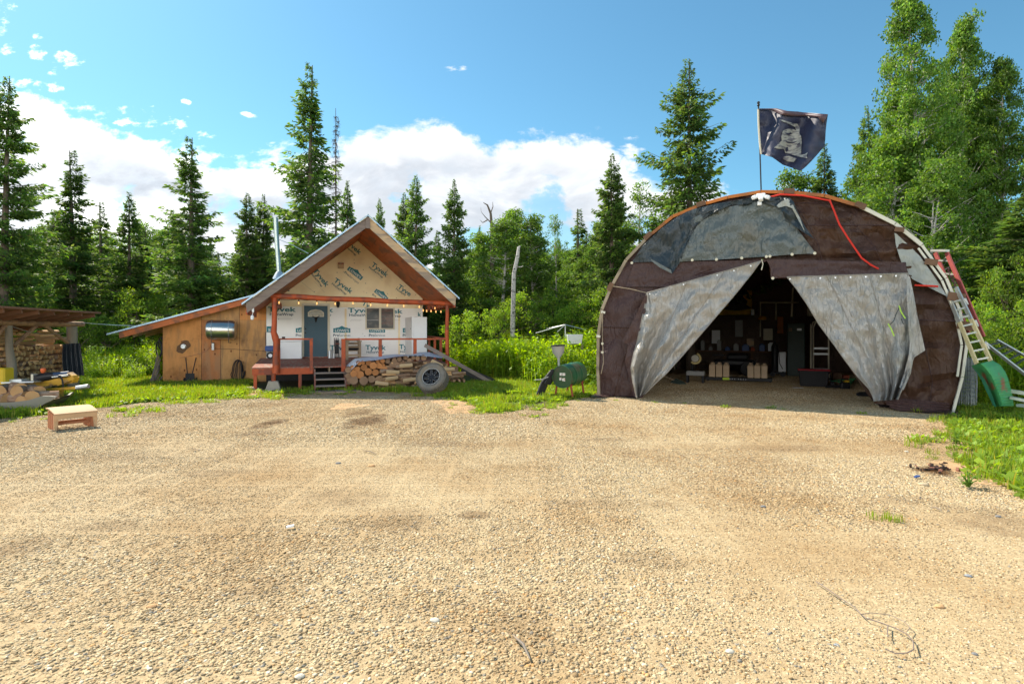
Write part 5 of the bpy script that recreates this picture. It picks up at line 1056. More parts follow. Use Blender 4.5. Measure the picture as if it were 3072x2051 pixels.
    # flaps folded back
    def pleat(s0, f, seed, lo=0.0): return lambda x, y, s, t: s0 * (lo + t) * math.sin(s * f + 2 * fbm(x * .006, y * .004, seed)) + .09 * fbm(x * .014, y * .009, seed) + .02 * fbm(x * .05, y * .05, seed)
    FL = [(zg(352, 632), zg(957, 464)), (zg(345, 690), zg(905, 535)), (zg(330, 760), zg(835, 622)), (zg(315, 830), zg(765, 705)), (zg(300, 900), zg(690, 792)), (zg(282, 965), zg(610, 885)), (zg(270, 1030), zg(545, 960)), (zg(278, 1090), zg(460, 1055)), (zg(290, 1150), zg(400, 1110)), (zg(300, 1186), zg(345, 1165))]
    f1 = sheet('silver_flap', GF, FL, M_TSILV, g, 34, 5, lambda x, y, s, t: -.30 * min(1, t * 1.5) * math.sin(s * 17 + t) * (1 - s) ** 1.2 + .08 * fbm(x * .012, y * .02, 5) + .06 * fbm(x * .035 + y * .02, y * .03, 2), d=-.32)
    sheet('turned_edge', GF, [(zg(348, 640), zg(356, 645)), (zg(320, 700), zg(345, 730)), (zg(275, 790), zg(330, 820)), (zg(222, 890), zg(315, 880)), (zg(255, 905), zg(305, 930)), (zg(238, 990), zg(290, 1000)), (zg(262, 1085), zg(285, 1095)), (zg(285, 1180), zg(298, 1180))], M_TMAROON, g, 8, 5, wr2(.08, .03, .02, 3), d=-.36)
    FR = [(zg(1095, 548), zg(1735, 528)), (zg(1145, 610), zg(1745, 600)), (zg(1200, 690), zg(1752, 680)), (zg(1265, 800), zg(1760, 780)), (zg(1340, 900), zg(1768, 880)), (zg(1400, 985), zg(1772, 950)), (zg(1465, 1070), zg(1750, 1020)), (zg(1530, 1140), zg(1722, 1100)), (zg(1550, 1180), zg(1700, 1150)), (zg(1556, 1205), zg(1682, 1195))]
    f2 = sheet('silver_flap', GF, FR, M_TSILV, g, 40, 5, lambda x, y, s, t: .42 * max(0, t - .18) * math.sin(s * 27 + 3 * t + 2.0 * fbm(x * .01, y * .004, 3)) * (.15 + s * s) + .09 * fbm(x * .012, y * .012, 7) + .055 * fbm(x * .04, y * .035 + x * .01, 2), d=-.30)
    sheet('flap_fold', GF, [(zg(1730, 545), zg(1745, 545)), (zg(1728, 640), zg(1768, 650)), (zg(1735, 740), zg(1785, 750)), (zg(1740, 850), zg(1808, 850)), (zg(1745, 900), zg(1826, 936)), (zg(1740, 960), zg(1765, 975)), (zg(1715, 1060), zg(1750, 1060)), (zg(1690, 1130), zg(1712, 1145))], M_TSILV, g, 8, 5, wr2(.08, .03, .008, 4), d=-.44)
    for q in (((1688, 700), (1700, 735), (1722, 768)), ((1630, 795), (1645, 820), (1662, 860))): MB().tube([GF.L(*zg(*p), -.47) for p in q], .014, 5).build('green_strap', mat('lime_strap', (.38, .62, .08), .5, .1, 4), g)
    for q in (((1640, 800), (1660, 780), (1672, 745), (1690, 710)), ((1700, 770), (1712, 800))): MB().tube([GF.L(*zg(*p), -.47) for p in q], .009, 5).build('cord', M_TNAVY, g)
    mh = mat('tarp_hem', (.25, .235, .21), .6, .1, 4); hem(f1, 34, (len(FL) - 1) * 5 + 1, g, mh, (0, 12, 23, 34), (0,), grom=5); hem(f2, 40, (len(FR) - 1) * 5 + 1, g, mh, (0, 13, 27, 40), (0,), grom=5)
    # grey strip on the right shoulder
    sheet('grey_side_tarp', GF, [(zg(1664, 316), zg(1672, 318)), (zg(1672, 380), zg(1740, 380)), (zg(1690, 440), zg(1800, 440)), (zg(1712, 500), zg(1850, 510)), (zg(1760, 560), zg(1895, 575)), (zg(1860, 610), zg(1930, 630)), (zg(1955, 657), zg(1962, 660))], M_TGREY, g, 10, 5, wr2(.07, .02, .02, 4), d=-.06)
    # skirts on the ground
    for pts, m_, nm in (([(1806, 1170), (1769, 1186), (1775, 1196), (1850, 1190), (1912, 1196), (1912, 1172)], M_TMAROON, 'l'), ([(2622, 1203), (2640, 1222), (2740, 1238), (2830, 1243), (2853, 1246), (2853, 1228)], M_TMAROON, 'r')):
        V = []; F = []; n = 22
        top = [pts[0], pts[-1]]; bot = pts[1:-1]
        for i in range(n + 1):
            s = i / n; k = s * (len(bot) - 1); j = min(int(k), len(bot) - 2); f = k - j
            tx, ty = top[0][0] + (top[1][0] - top[0][0]) * s, top[0][1] + (top[1][1] - top[0][1]) * s; bx, by = bot[j][0] + (bot[j + 1][0] - bot[j][0]) * f, bot[j][1] + (bot[j + 1][1] - bot[j][1]) * f
            for q in range(7):
                u = q / 6; p = GF.I @ G(tx + (bx - tx) * u, ty + (by - ty) * u); p.z = .025 + .05 * (1 - u) + .06 * abs(fbm(p.x * 2.2, p.y * 5, 3)) * (1 if q < 6 else .2); V.append(p)
        for i in range(n):
            for q in range(6): a = i * 7 + q; F.append((a, a + 1, a + 8, a + 7))
        m0 = len(V); MB().add(V + [v - Vector((0, 0, .012)) for v in V], F + [tuple(x + m0 for x in f[::-1]) for f in F]).build('ground_skirt', m_, g, smooth=True)
    # bottom folds of the right side tarp
    for k in range(4):
        MB().tube([GF.L(2640 + 10 * k, 1192 + k * 9, -.05 - .03 * k), GF.L(2700, 1200 + k * 9, -.12 - .04 * k), GF.L(2770, 1206 + k * 8, -.10 - .04 * k), GF.L(2848, 1212 + k * 8, -.06 - .02 * k)], [.03, .045, .04, .02], 6).build('tarp_fold', M_TMAROON, g, smooth=True)
    for x, y in ((275, 474), (594, 459), (722, 456), (856, 448), (986, 441), (1005, 439), (1122, 429), (1242, 423), (1020, 555), (119, 900), (119, 946)):
        e = GF.L(*zg(x, y), -.30 if 500 < x < 1300 else -.16); MB().tube([e, e + Vector((0, -.02, 0))], .033, 12).build('tarp_button', M_BUTTON, g)
    for q, m_, nm, dd in ((((1320, 140), (1345, 200), (1372, 270), (1410, 330), (1450, 390), (1490, 448), (1540, 485), (1580, 506)), M_ROPE, 'red_rope', -.16), (((1770, 592), (1830, 594), (1895, 598)), M_ROPE, 'red_rope', -.16), (((980, 132), (1060, 112), (1180, 118), (1325, 145)), M_ROPE, 'red_rope', -.16), (((175, 597), (270, 612), (352, 632)), M_HOOPG, 'tie_rope', -.2), (((960, 455), (968, 480), (960, 512)), M_BUTTON, 'tie_rope', -.34), (((120, 735), (118, 850), (124, 1000), (112, 1060)), M_HOOPG, 'tie_rope', -.16)):
        MB().tube([GF.L(*zg(*p), dd) for p in q], .02 if nm == 'red_rope' else .011, 6).build(nm, m_, g)
    return g
garage()

def garage_things():
    # floodlight at the ridge and the flag pole
    t = thing('floodlight', 'white three headed floodlight at the top of the garage arch', 'floodlight', GF.o, GF.a)
    c = GF.L(*zg(957, 118), -.24); MB().box((c.x - .1, -.24, c.z - .05), (c.x + .1, -.16, c.z + .06)).build('base', M_WHITE, t, bevel=.02)
    for s in (-1, 0, 1):
        e = GF.L(*zg(957 + s * 32, 128 + (0 if s else 0)), -.33); MB().beam(e + Vector((-s * .03, 0, .02)), e + Vector((s * .06, -.02, -.02 - .03 * (s == 0))) + (Vector((0, -.06, -.03)) if s == 0 else Vector()), .10, .09).build('lamp_head', M_WHITE, t, bevel=.015)
    e = GF.L(*zg(950, 160), -.3); MB().box((e.x - .045, -.33, e.z - .045), (e.x + .045, -.25, e.z + .05)).build('sensor', M_WHITE, t, bevel=.01)
    d = .25
    fp = thing('flag_pole', 'thin dark flag pole standing on the garage ridge', 'flag pole', GF.o, GF.a)
    a, b = GF.L(2284, 590, d), GF.L(2275.5, 316, d); MB().tube([a, b], .016, 8).build('pole', M_BLACKM, fp); MB().lathe([(0, .1), (.03, .08), (.035, .05), (.02, .025), (.035, 0), (.02, -.03), (0, -.04)], Matrix.Translation(b), 8).build('finial', M_BLACKM, fp, smooth=True)
    q = GF.L(2278, 580, d); MB().box((q.x - .12, d - .05, q.z - .04), (q.x + .12, d + .05, q.z + .02)).build('socket_block', M_HOOPB, fp)
    def zf(x, y): return (2220 + x * .2296, 280 + y * .2296)
    fl = thing('flag', 'ragged black flag with a pale figure flying from the pole on the garage', 'flag', GF.o, GF.a)
    wave = lambda x, y: .16 * math.sin((x - 2275) * .055 + (y - 330) * .02) * min(1, (x - 2272) / 40) + .05 * fbm(x * .03, y * .03)
    m_f = mat('flag_cloth', (.022, .026, .06), .5, .3, 2.0, bump=.01, transl=.10, spec=.5); m_p = mat('flag_print', (.30, .31, .29), .6, .25, 5, (1, 1, 4), col2=(.12, .12, .14), c2scale=6, c2lo=.48, c2hi=.6)
    rows = [(zf(243, 205), zf(1150, 275)), (zf(250, 300), zf(1130, 400)), (zf(256, 400), zf(1120, 500)), (zf(262, 500), zf(1115, 600)), (zf(268, 600), zf(1105, 690)), (zf(275, 700), zf(1020, 790)), (zf(282, 796), zf(930, 890)), (zf(420, 835), zf(860, 960)), (zf(560, 935), zf(800, 1010)), (zf(690, 975), zf(770, 1010))]
    def edge(r):
        return r
    sheet('cloth', GF, rows, m_f, fl, 36, 4, lambda x, y, s, t: wave(x, y), thick=.006, d=d)
    tp = [(zf(260, 205), zf(250, 200)), (zf(400, 218), zf(480, 198)), (zf(540, 280), zf(620, 232)), (zf(700, 300), zf(760, 240)), (zf(860, 300), zf(900, 262)), (zf(1020, 315), zf(1060, 275)), (zf(1090, 390), zf(1150, 275))]
    sheet('rolled_hem', GF, tp, mat('flag_hem', (.10, .065, .075), .5, .3, 4), fl, 5, 4, lambda x, y, s, t: wave(x, y) - .06 - .04 * math.sin(s * 3), thick=.006, d=d)
    MB().tube([GF.L(*zf(x, y), d - .01) for x, y in ((237, 210), (240, 350), (247, 500), (258, 650), (274, 796))], .022, 6).build('hoist_band', M_CREAM, fl)
    def patch(name, poly, m_=m_p, off=-.03):
        bm = bmesh.new(); vs = [bm.verts.new((x, y, 0)) for x, y in poly]; f = bm.faces.new(vs); bmesh.ops.triangulate(bm, faces=[f]); bmesh.ops.subdivide_edges(bm, edges=bm.edges[:], cuts=5, use_grid_fill=True); V = []
        for v in bm.verts: px, py = zf(v.co.x, v.co.y); V.append(GF.L(px, py, d + wave(px, py) + off))
        bm.verts.index_update(); mb = MB().add(V, [tuple(v.index for v in f.verts) for f in bm.faces]); bm.free(); return mb.build(name, m_, fl, smooth=True)
    patch('print_body', [(560, 490), (620, 465), (700, 470), (760, 500), (800, 560), (808, 640), (800, 720), (770, 770), (800, 800), (840, 800), (885, 770), (870, 820), (880, 850), (820, 840), (740, 820), (640, 790), (590, 780), (575, 730), (500, 725), (445, 712), (470, 690), (560, 680), (545, 620), (540, 565), (575, 530)])
    patch('print_streak', [(520, 345), (560, 350), (640, 375), (700, 395), (750, 400), (780, 450), (775, 520), (740, 500), (715, 440), (640, 400), (560, 372)])
    patch('print_lower', [(570, 830), (640, 820), (740, 850), (700, 900), (620, 890), (560, 860)], off=-.035)
    patch('print_eye', [(600, 710), (625, 700), (632, 740), (610, 770), (592, 745)], m_f, -.045); patch('print_mark', [(745, 665), (790, 640), (780, 665), (750, 680)], m_f, -.045); patch('print_mark', [(590, 530), (660, 515), (690, 530), (640, 545)], m_f, -.045); patch('print_mark', [(590, 625), (680, 640), (760, 620), (700, 655), (620, 650)], m_f, -.045)
    # ---------------- inside
    tan = mat('tan_jug', (.55, .40, .25), .5, .12, 5)
    M_BK = M_BLACK
    def ih(px, py, z=0.0): return G(px, py, z)
    rk = thing('jug_rack', 'low black rack on the gravel carrying two sets of tan jugs', 'rack', GF.o, GF.a)
    a, b = GF.I @ G(2118, 1141), GF.I @ G(2316, 1141)
    y0 = min(a.y, b.y) - .05
    A = GF.X(2116, y0 + .1); B = GF.X(2317, y0 + .1)
    MB().box((A, y0, .03), (B, y0 + .32, .14)).build('tray', M_BK, rk, bevel=.01)
    for x in (A + .06, B - .1): MB().box((x, y0 + .01, 0), (x + .06, y0 + .3, .03)).build('skid', M_BK, rk)
    for k in range(8): x = A + (B - A) * (.34 + k * .036 + (.02 if k > 3 else 0)); MB().box((x, y0 - .004, .075), (x + .02, y0, .10)).build('rivet', M_WHITE, rk)
    x = GF.X(2168, y0); q = MB().box((x, y0 - .012, .05), (GF.X(2188, y0), y0 - .005, .125)).build('yellow_label', mat('lime_label', (.55, .75, .05), .5, .05, 4), rk)
    for gi, pxs in enumerate(((2128, 2149, 2170), (2243, 2263, 2284))):
        for k, px in enumerate(pxs):
            j = thing('fuel_jug', ('%s tan jug of the %s set on the black rack' % (('left', 'middle', 'right')[k], ('left', 'right')[gi])), 'jug', GF.W((GF.X(px + 9, y0 + .15), y0 + .15, .14)), GF.a, 'tan jugs on the black rack')
            w = (GF.X(px + 20, y0) - GF.X(px, y0)) / 2 * .93; h = .50
            MB().add([(-w, -.12, 0), (w, -.12, 0), (w, .12, 0), (-w, .12, 0), (-w, -.12, h * .82), (w, -.12, h * .82), (w, .12, h * .82), (-w, .12, h * .82), (-w * .7, -.08, h * .92), (w * .7, -.08, h * .92), (w * .7, .08, h * .92), (-w * .7, .08, h * .92)], [(3, 2, 1, 0), (0, 1, 5, 4), (1, 2, 6, 5), (2, 3, 7, 6), (3, 0, 4, 7), (4, 5, 9, 8), (5, 6, 10, 9), (6, 7, 11, 10), (7, 4, 8, 11), (8, 9, 10, 11)]).build('body', tan, j, bevel=.012)
            MB().tube([(0, -.02, h * .92), (0, -.02, h)], .03, 8).build('cap', tan, j); MB().tube([(-w * .5, .04, h * .92), (-w * .4, .04, h), (w * .5, .04, h), (w * .6, .04, h * .92)], .012, 5).build('handle', tan, j)
    # tote with red lid
    t = thing('storage_tote', 'big black storage tote with a dark red lid on the garage gravel', 'storage box', GF.o, GF.a)
    f = GF.I @ G(2395, 1158); y1 = f.y; A, B = GF.X(2397, y1), GF.X(2494, y1); z = GF.Zz(2440, 1112, y1); B = A + (B - A) * .93
    MB().add([(A + .04, y1, .002), (B - .04, y1, .002), (B - .04, y1 + .45, .002), (A + .04, y1 + .45, .002), (A, y1 - .04, z), (B, y1 - .04, z), (B, y1 + .5, z), (A, y1 + .5, z)], [(3, 2, 1, 0), (0, 1, 5, 4), (1, 2, 6, 5), (2, 3, 7, 6), (3, 0, 4, 7), (4, 5, 6, 7)]).build('bin', M_BK, t, bevel=.015)
    MB().box((A - .03, y1 - .07, z + .003), (B + .03, y1 + .53, z + .045)).build('lid', mat('dark_red_lid', (.38, .02, .03), .45, .08, 3), t, bevel=.012)
    for s in (0, 1): x = (A - .015) if s == 0 else B + .015; MB().box((x - .02, y1 + .12, z - .08), (x + .02, y1 + .33, z - .03)).build('handle', M_BK, t)
    for k in range(3): MB().tube([(B + .05 + .03 * k, y1 + .1, .1), (B + .08 + .03 * k, y1 + .1, .1)], .09, 12).build('wheel', M_BLACKM, t)
    o = MB().box((-.13, -.09, 0), (.14, .08, .006)).build('paper', M_WHITE); o.location = G(2393, 1163, .012); o.rotation_euler = (0, 0, -.15); tag(o, 'sheet of white paper lying on the gravel before the tote', 'paper')
    # tall dark green cabinet
    D = 10.2; t = thing('steel_cabinet', 'tall dark green steel cabinet inside the garage', 'cabinet', GF.o, GF.a); grn = mat('dark_green_paint', (.045, .075, .062), .45, .15, 4)
    A, B = GF.X(2362, D), GF.X(2415, D); z = GF.Zz(2390, 970, D); MB().box((A, D, 0), (B, D + .5, z)).build('body', grn, t, bevel=.01)
    m = (A + B) / 2
    for q0, q1 in ((A + .02, B - .02),):
        MB().box((q0, D - .02, .06), (q1, D - .002, z * .48)).build('door', grn, t, bevel=.005); MB().box((q0, D - .02, z * .5), (q1, D - .002, z - .04)).build('door', grn, t, bevel=.005)
    MB().box((A + .05, D - .03, z - .3), (A + .17, D - .021, z - .18)).build('label', M_TANW, t); MB().box((B - .28, D - .035, z - .28), (B - .12, D - .021, z - .2)).build('latch', M_GALV, t)
    B2 = GF.X(2440, D); MB().tube([(B2 - .1, D - .04, .02), (B2 - .1, D - .04, z - .02)], .02, 8).build('vertical_pipe', M_CREAM, t)
    # hand truck of pale tubes and step ladder
    D = 8.4; t = thing('appliance_dolly', 'pale tubular appliance dolly standing in the garage right of the cabinet', 'dolly', GF.o, GF.a)
    xa, xb = GF.X(2440, D), GF.X(2486, D); z = GF.Zz(2450, 962, D)
    for k, x in enumerate((xa, xb)): MB().tube([(x, D, .08), (x, D, z - .25), (x + (.06 if k == 0 else -.02), D, z - .08), (x + (.16 if k == 0 else -.1), D, z)], .026, 8).build('rail', M_CREAM, t, smooth=True)
    x2 = GF.X(2436, D - .3); MB().tube([(xa - .09, D - .3, .35), (xa - .09, D - .3, z - .3), (xa - .02, D - .2, z - .05), (xa + .12, D - .1, z)], .022, 8).build('rail', M_CREAM, t, smooth=True)
    for z_ in (.35, .9, 1.1): MB().box((xa, D - .02, z_), (xb, D + .02, z_ + .07)).build('crossbar', M_GALV, t)
    MB().box((xa - .03, D - .3, 0), (xb + .03, D, .02)).build('toe_plate', M_GALV, t)
    for x in (xa - .05, xb + .05): MB().tube([(x - .03, D + .1, .1), (x + .03, D + .1, .1)], .1, 12).build('wheel', M_BK, t, smooth=True)
    # gas-cylinder cart / welder with white panel
    D = 9.6; t = thing('welding_cart', 'welder on a cart with a white side panel left of the green cabinet', 'welder', GF.o, GF.a)
    A, B = GF.X(2335, D), GF.X(2358, D); MB().box((A, D, .18), (B, D + .5, .95)).build('housing', M_WHITE, t, bevel=.02)
    MB().box((A - .25, D - .02, .1), (B, D + .52, .17)).build('platform', M_BK, t)
    for x in (A - .2, B - .1): MB().tube([(x, D - .05, .1), (x + .001, D + .01, .1)], .1, 12).build('wheel', M_BK, t)
    MB().lathe([(0, .2), (.11, .2), (.115, .25), (.115, 1.15), (.07, 1.27), (.03, 1.3), (.03, 1.38), (0, 1.38)], Matrix.Translation((A - .13, D + .2, 0)), 12).build('cylinder', M_BLACKM, t, smooth=True)
    MB().tube([(A - .13, D + .2, 1.35), (A - .05, D + .05, 1.25), (A + .02, D - .04, .9), (A + .05, D - .05, .5), (A + .15, D - .05, .3)], .014, 6).build('hose', M_BK, t)
    # mitre saw
    t = thing('mitre_saw', 'yellow rimmed mitre saw on a stand at the left inside the garage', 'saw', GF.o, GF.a); D = 5.2
    c = GF.L(2084, 1075, D); MB().box((c.x - .28, D, .25), (c.x + .30, D + .4, .40)).build('base', M_GREYP, t, bevel=.02)
    for s in (-.25, .25): MB().box((c.x + s - .03, D + .02, 0), (c.x + s + .03, D + .38, .25)).build('leg', M_BK, t)
    MB().tube(ring((c.x, D + .1, c.z), (0, 1, 0), .17, -.4, math.pi, 16), .035, 6).build('blade_guard', mat('saw_yellow', (.62, .50, .22), .4, .1, 4), t, smooth=True)
    MB().tube([(c.x, D + .08, c.z), (c.x, D + .12, c.z)], .12, 18).build('blade', M_STEEL, t); MB().tube([(c.x - .1, D + .15, .42), (c.x - .1, D + .3, c.z + .05), (c.x + .1, D + .3, c.z + .1)], .05, 8).build('motor_arm', M_BK, t)
    # shovel
    t = thing('snow_shovel', 'dark green shovel lying with its blade towards the opening', 'shovel', (0, 0, 0), 0)
    a, b = G(2052, 1150, .08), G(2000, 1112, .3); V = []
    e = G(2040, 1152); MB().add([e + Vector(v) for v in ((-.30, .12, .05), (-.1, -.22, .015), (.18, -.16, .015), (.2, .2, .03), (-.05, .3, .14), (-.28, .12, .07), (-.1, -.2, .03), (.16, -.14, .03), (.18, .2, .06), (-.05, .28, .17))], [(0, 1, 2, 3, 4), (9, 8, 7, 6, 5), (0, 5, 6, 1), (1, 6, 7, 2), (2, 7, 8, 3), (3, 8, 9, 4), (4, 9, 5, 0)]).build('blade', mat('green_plastic', (.09, .13, .11), .5, .1, 4), t, True, smooth=True)
    MB().tube([e + Vector((-.15, .15, .12)), e + Vector((-.65, .5, .35))], .02, 8).build('handle', M_OLDW, t, True)
    # chainsaw, green hose, yellow bits near the right flap
    t = thing('green_hose', 'tangle of thin green hose on the ground inside the right flap', 'hose', (0, 0, 0)); r = random.Random(3); gm = mat('hose_green', (.05, .32, .12), .4, .1, 4)
    for k in range(5):
        c = G(2520 + k * 9, 1158 - k * 2); P = [c + Vector((.30 * math.cos(q / 3 + k) * (1 - .1 * k), .12 * math.sin(q / 3 + k), .02 + .16 * abs(math.sin(q / 6 + k)))) for q in range(20)]; MB().tube(P, .011, 5).build('loop', gm, t, True)
    t = thing('chainsaw', 'small yellow and black chainsaw lying beside the green hose', 'chainsaw', G(2535, 1166)); MB().box((-.14, -.08, 0), (.12, .08, .2)).build('body', M_BK, t, bevel=.03); MB().box((.0, -.09, .2), (.1, .07, .26)).build('cover', mat('chainsaw_yellow', (.65, .42, .03), .4, .08, 4), t, bevel=.02); MB().box((-.6, -.02, .03), (-.14, .0, .11)).build('bar', M_BLACKM, t); MB().tube([(-.1, 0, .2), (-.1, 0, .3), (.08, 0, .3), (.12, 0, .2)], .018, 6).build('handle', M_BK, t)
    o = MB().add([(-.3, -.1, .01), (.35, -.16, .01), (.4, .1, .02), (-.25, .12, .02), (-.2, -.05, .10), (.28, -.1, .12), (.3, .06, .14), (-.18, .08, .11)], [(3, 2, 1, 0), (0, 1, 5, 4), (1, 2, 6, 5), (2, 3, 7, 6), (3, 0, 4, 7), (4, 5, 6, 7)]).build('tool_bag', M_BK, None, bevel=.03); o.location = G(2600, 1188); tag(o, 'flat black tool bag on the gravel at the foot of the right silver flap', 'bag')
    # workbench with clutter at the back, banner and pegboard frames
    D = 11.6; t = thing('workbench', 'dark workbench along the back wall of the garage', 'workbench', GF.o, GF.a)
    A, B = GF.X(2090, D), GF.X(2345, D); MB().box((A, D, .86), (B, D + .7, .92)).build('top', M_HOOPB, t)
    for k in range(4): x = A + (B - A - .08) * k / 3; MB().box((x, D + .02, 0), (x + .08, D + .1, .86)).build('leg', M_HOOPB, t)
    MB().box((A + .09, D + .1, .3), (B - .09, D + .6, .34)).build('shelf', M_HOOPB, t)
    r = random.Random(8)
    for k in range(9):
        x = A + .15 + (B - A - .5) * k / 8.5; w = r.uniform(.12, .3); h = r.uniform(.12, .42); m_ = r.choice((M_WHITE, M_GREYP, M_RED, M_BLUE, M_CREAM)); o = MB().box((0, 0, 0), (w, .25, h)).box((w * .2, .03, h), (w * .75, .2, h + .05)).build('tool_box', m_, None, bevel=.012); o.matrix_basis = GF.M @ Matrix.Translation((x, D + .15, .921)); tag(o, 'dim tool box %s on the back workbench' % ('at the left end', 'next to the leftmost box', 'third from the left end', 'fourth from the left end', 'in the middle of the row', 'just right of the middle', 'third from the right end', 'next to the rightmost box', 'at the right end')[k], 'tool box', 'tool boxes on the back workbench')
    D = 12.5; o = MB(); a, b = GF.L(2158, 945, D), GF.L(2256, 870, D); nn = 10
    V = []; F = []
    for i in range(nn + 1):
        for j in (0, 1): V.append((a.x + (b.x - a.x) * i / nn, D + .05 * math.sin(i * 1.3), (a.z if j == 0 else b.z)))
    for i in range(nn): F.append((i * 2, i * 2 + 2, i * 2 + 3, i * 2 + 1))
    o.add(V + [(x, y + .01, z) for x, y, z in V], F + [tuple(q + len(V) for q in f[::-1]) for f in F]); o = o.build('yellow_banner', mat('banner_yellow', (.58, .36, .02), .7, .12, 3), None, smooth=True); o.matrix_basis = GF.M; tag(o, 'yellow banner hung high on the back wall of the garage', 'banner')
    t = thing('tree_silhouette_panel', 'dark cut out fir tree shape hung before the yellow banner', 'wall decoration', GF.o, GF.a)
    c = GF.L(2212, 925, 12.3); P = []
    for k in range(7): P.append((c.x + .05 + .5 * k / 6 * (.75 if k % 2 else 1.1), c.z + 1.0 - k * .17))
    P = [(c.x, c.z + 1.05)] + P + [(c.x + .05, c.z - .1), (c.x - .05, c.z - .1)] + [(2 * c.x - x, z) for x, z in P[::-1]]
    MB().prism(P, 12.28, 12.3).build('panel', M_BK, t)
    # pale poles of the inner frame
    t = thing('pipe_frame', 'pale pipe frame standing before the back tarp', 'pipe frame', GF.o, GF.a); D = 12.1
    for q in (((2281, 905), (2281, 1010)), ((2281, 907.5), (2396, 907.5)), ((2328, 909), (2328, 960))): MB().tube([GF.L(*p, D) for p in q], .03, 6).build('pipe', M_CREAM, t)
    t = thing('tube_light', 'long pale fluorescent tube hanging upright by the cabinet', 'lamp', GF.o, GF.a); D = 9.8
    MB().tube([GF.L(2379, 862, D), GF.L(2375, 950, D)], .035, 8).build('tube', M_CREAM, t); MB().box(tuple(GF.L(2372, 958, D)), tuple(GF.L(2381, 948, D + .1))).build('socket', M_BK, t)
    for k in range(4):
        o = MB().tube([GF.L(2424 + k * 5, 925 - k * 6, 9.5), GF.L(2424 + k * 5, 948, 9.5)], .018, 6).build('hanging_rod', M_CREAM); o.matrix_basis = GF.M; tag(o, '%s of four pale rods hanging above the dolly' % ('first from the left', 'second from the left', 'third from the left', 'last')[k], 'rod', 'rods above the dolly')
    D = 12.0; e = GF.L(2287, 955, D); o = MB().lathe([(0, .12), (.13, .1), (.17, 0), (.16, -.06), (0, -.07)], None, 12).build('hard_hat', mat('hat_orange', (.6, .30, .02), .4, .08, 4), None, smooth=True); o.location = GF.W(e); tag(o, 'orange yellow hard hat hanging in the dark of the back wall', 'hard hat')
    e = GF.L(2258, 935, D); o = MB().lathe([(0, .12), (.07, .1), (.08, 0), (.07, -.14), (0, -.15)], None, 10).build('white_jug', M_WHITE, None, smooth=True); o.location = GF.W(e); tag(o, 'small white jug hanging left of the pipe frame', 'jug')
    D = 12.0
    for i, (px0, px1, y0_, y1_, m_, lab) in enumerate(((2205, 2228, 1010, 960, M_GREYP, 'grey panel hung on the back wall left of the pipe frame'), (2290, 2318, 1020, 985, M_CREAM, 'cream board hung under the pipe frame'), (2332, 2350, 1000, 950, M_HOOPO, 'orange brown board hung right of the pipe frame'), (2135, 2160, 1030, 990, M_WHITE, 'white panel low on the back wall at the left'), (2240, 2262, 1040, 1015, M_TANW, 'tan board low on the back wall in the middle'))):
        a, b = GF.L(px0, y0_, D), GF.L(px1, y1_, D); o = MB().box((a.x, D, a.z), (b.x, D + .03, b.z)).build('wall_panel', m_, None, bevel=.008); o.matrix_basis = GF.M.copy(); tag(o, lab, 'panel')
    D = 7.0
    for i, (px0, px1, h, m_, lab) in enumerate(((2500, 2525, .35, M_HOOPB, 'brown crate stacked right of the red lidded tote'), (2530, 2548, .28, M_RED, 'small red crate near the right flap inside the garage'))):
        x0_, x1_ = GF.X(px0, D), GF.X(px1, D); o = MB().box((x0_, D, 0), (x1_, D + .4, h)).box((x0_ + .03, D - .01, h * .3), (x1_ - .03, D, h * .45)).build('crate', m_, None, bevel=.008); o.matrix_basis = GF.M.copy(); tag(o, lab, 'crate')
    # a dim wheeled machine in the middle
    t = thing('atv', 'dark quad bike parked deep inside the garage', 'quad bike', GF.W((GF.X(2200, 9.4), 9.4, 0)), GF.a)
    for x in (-.55, .55):
        for y in (-.1, .75): MB().lathe([(.1, -.13), (.27, -.13), (.3, -.08), (.3, .08), (.27, .13), (.1, .13)], Matrix.Translation((x, y, .3)) @ Matrix.Rotation(R(90), 4, 'X'), 16).build('wheel', M_BK, t, smooth=True)
    MB().box((-.75, 0, .4), (.8, .7, .62)).build('chassis', M_BLACKM, t, bevel=.05); MB().box((-.25, .1, .62), (.55, .6, .85)).build('seat', M_BK, t, bevel=.06); MB().tube([(-.4, .0, 1.0), (-.35, .35, .95), (-.4, .7, 1.0)], .02, 6).build('handlebar', M_BLACKM, t); MB().box((-.8, .05, .78), (-.35, .65, .80)).build('rack', M_BLACKM, t)
garage_things()
# ---------------------------------------------------------------- firewood, tyre, barrel, shed and the rest
def ends(nt, cur, vec):
    """log cut faces: rings on the ends (object x axis along the log)"""
    N = nt.nodes; L = nt.links; tc = N.new('ShaderNodeTexCoord'); w = N.new('ShaderNodeTexNoise'); w.inputs['Scale'].default_value = 9; L.new(tc.outputs['Object'], w.inputs['Vector'])
    x = N.new('ShaderNodeMix'); x.data_type = 'RGBA'; x.blend_type = 'MULTIPLY'; L.new(w.outputs['Fac'], x.inputs[0]); L.new(cur, x.inputs[6]); x.inputs[7].default_value = (.72, .6, .5, 1); return x.outputs[2]
M_LBARK = mat('log_bark', (.24, .14, .085), .95, .35, 14, (1, 3, 3), bump=.012, col2=(.34, .25, .18), c2scale=5, islandvar=.2)
M_LEND = mat('log_end', (.46, .21, .08), .85, .15, 5, fn=ends, islandvar=.25)
M_LENDG = mat('log_end_grey', (.30, .20, .13), .9, .2, 5, fn=ends, islandvar=.2)
M_SPLIT = mat('split_wood', (.58, .36, .17), .85, .28, 7, (.4, 3, 3), bump=.006, islandvar=.3, col2=(.40, .23, .11), c2scale=3)
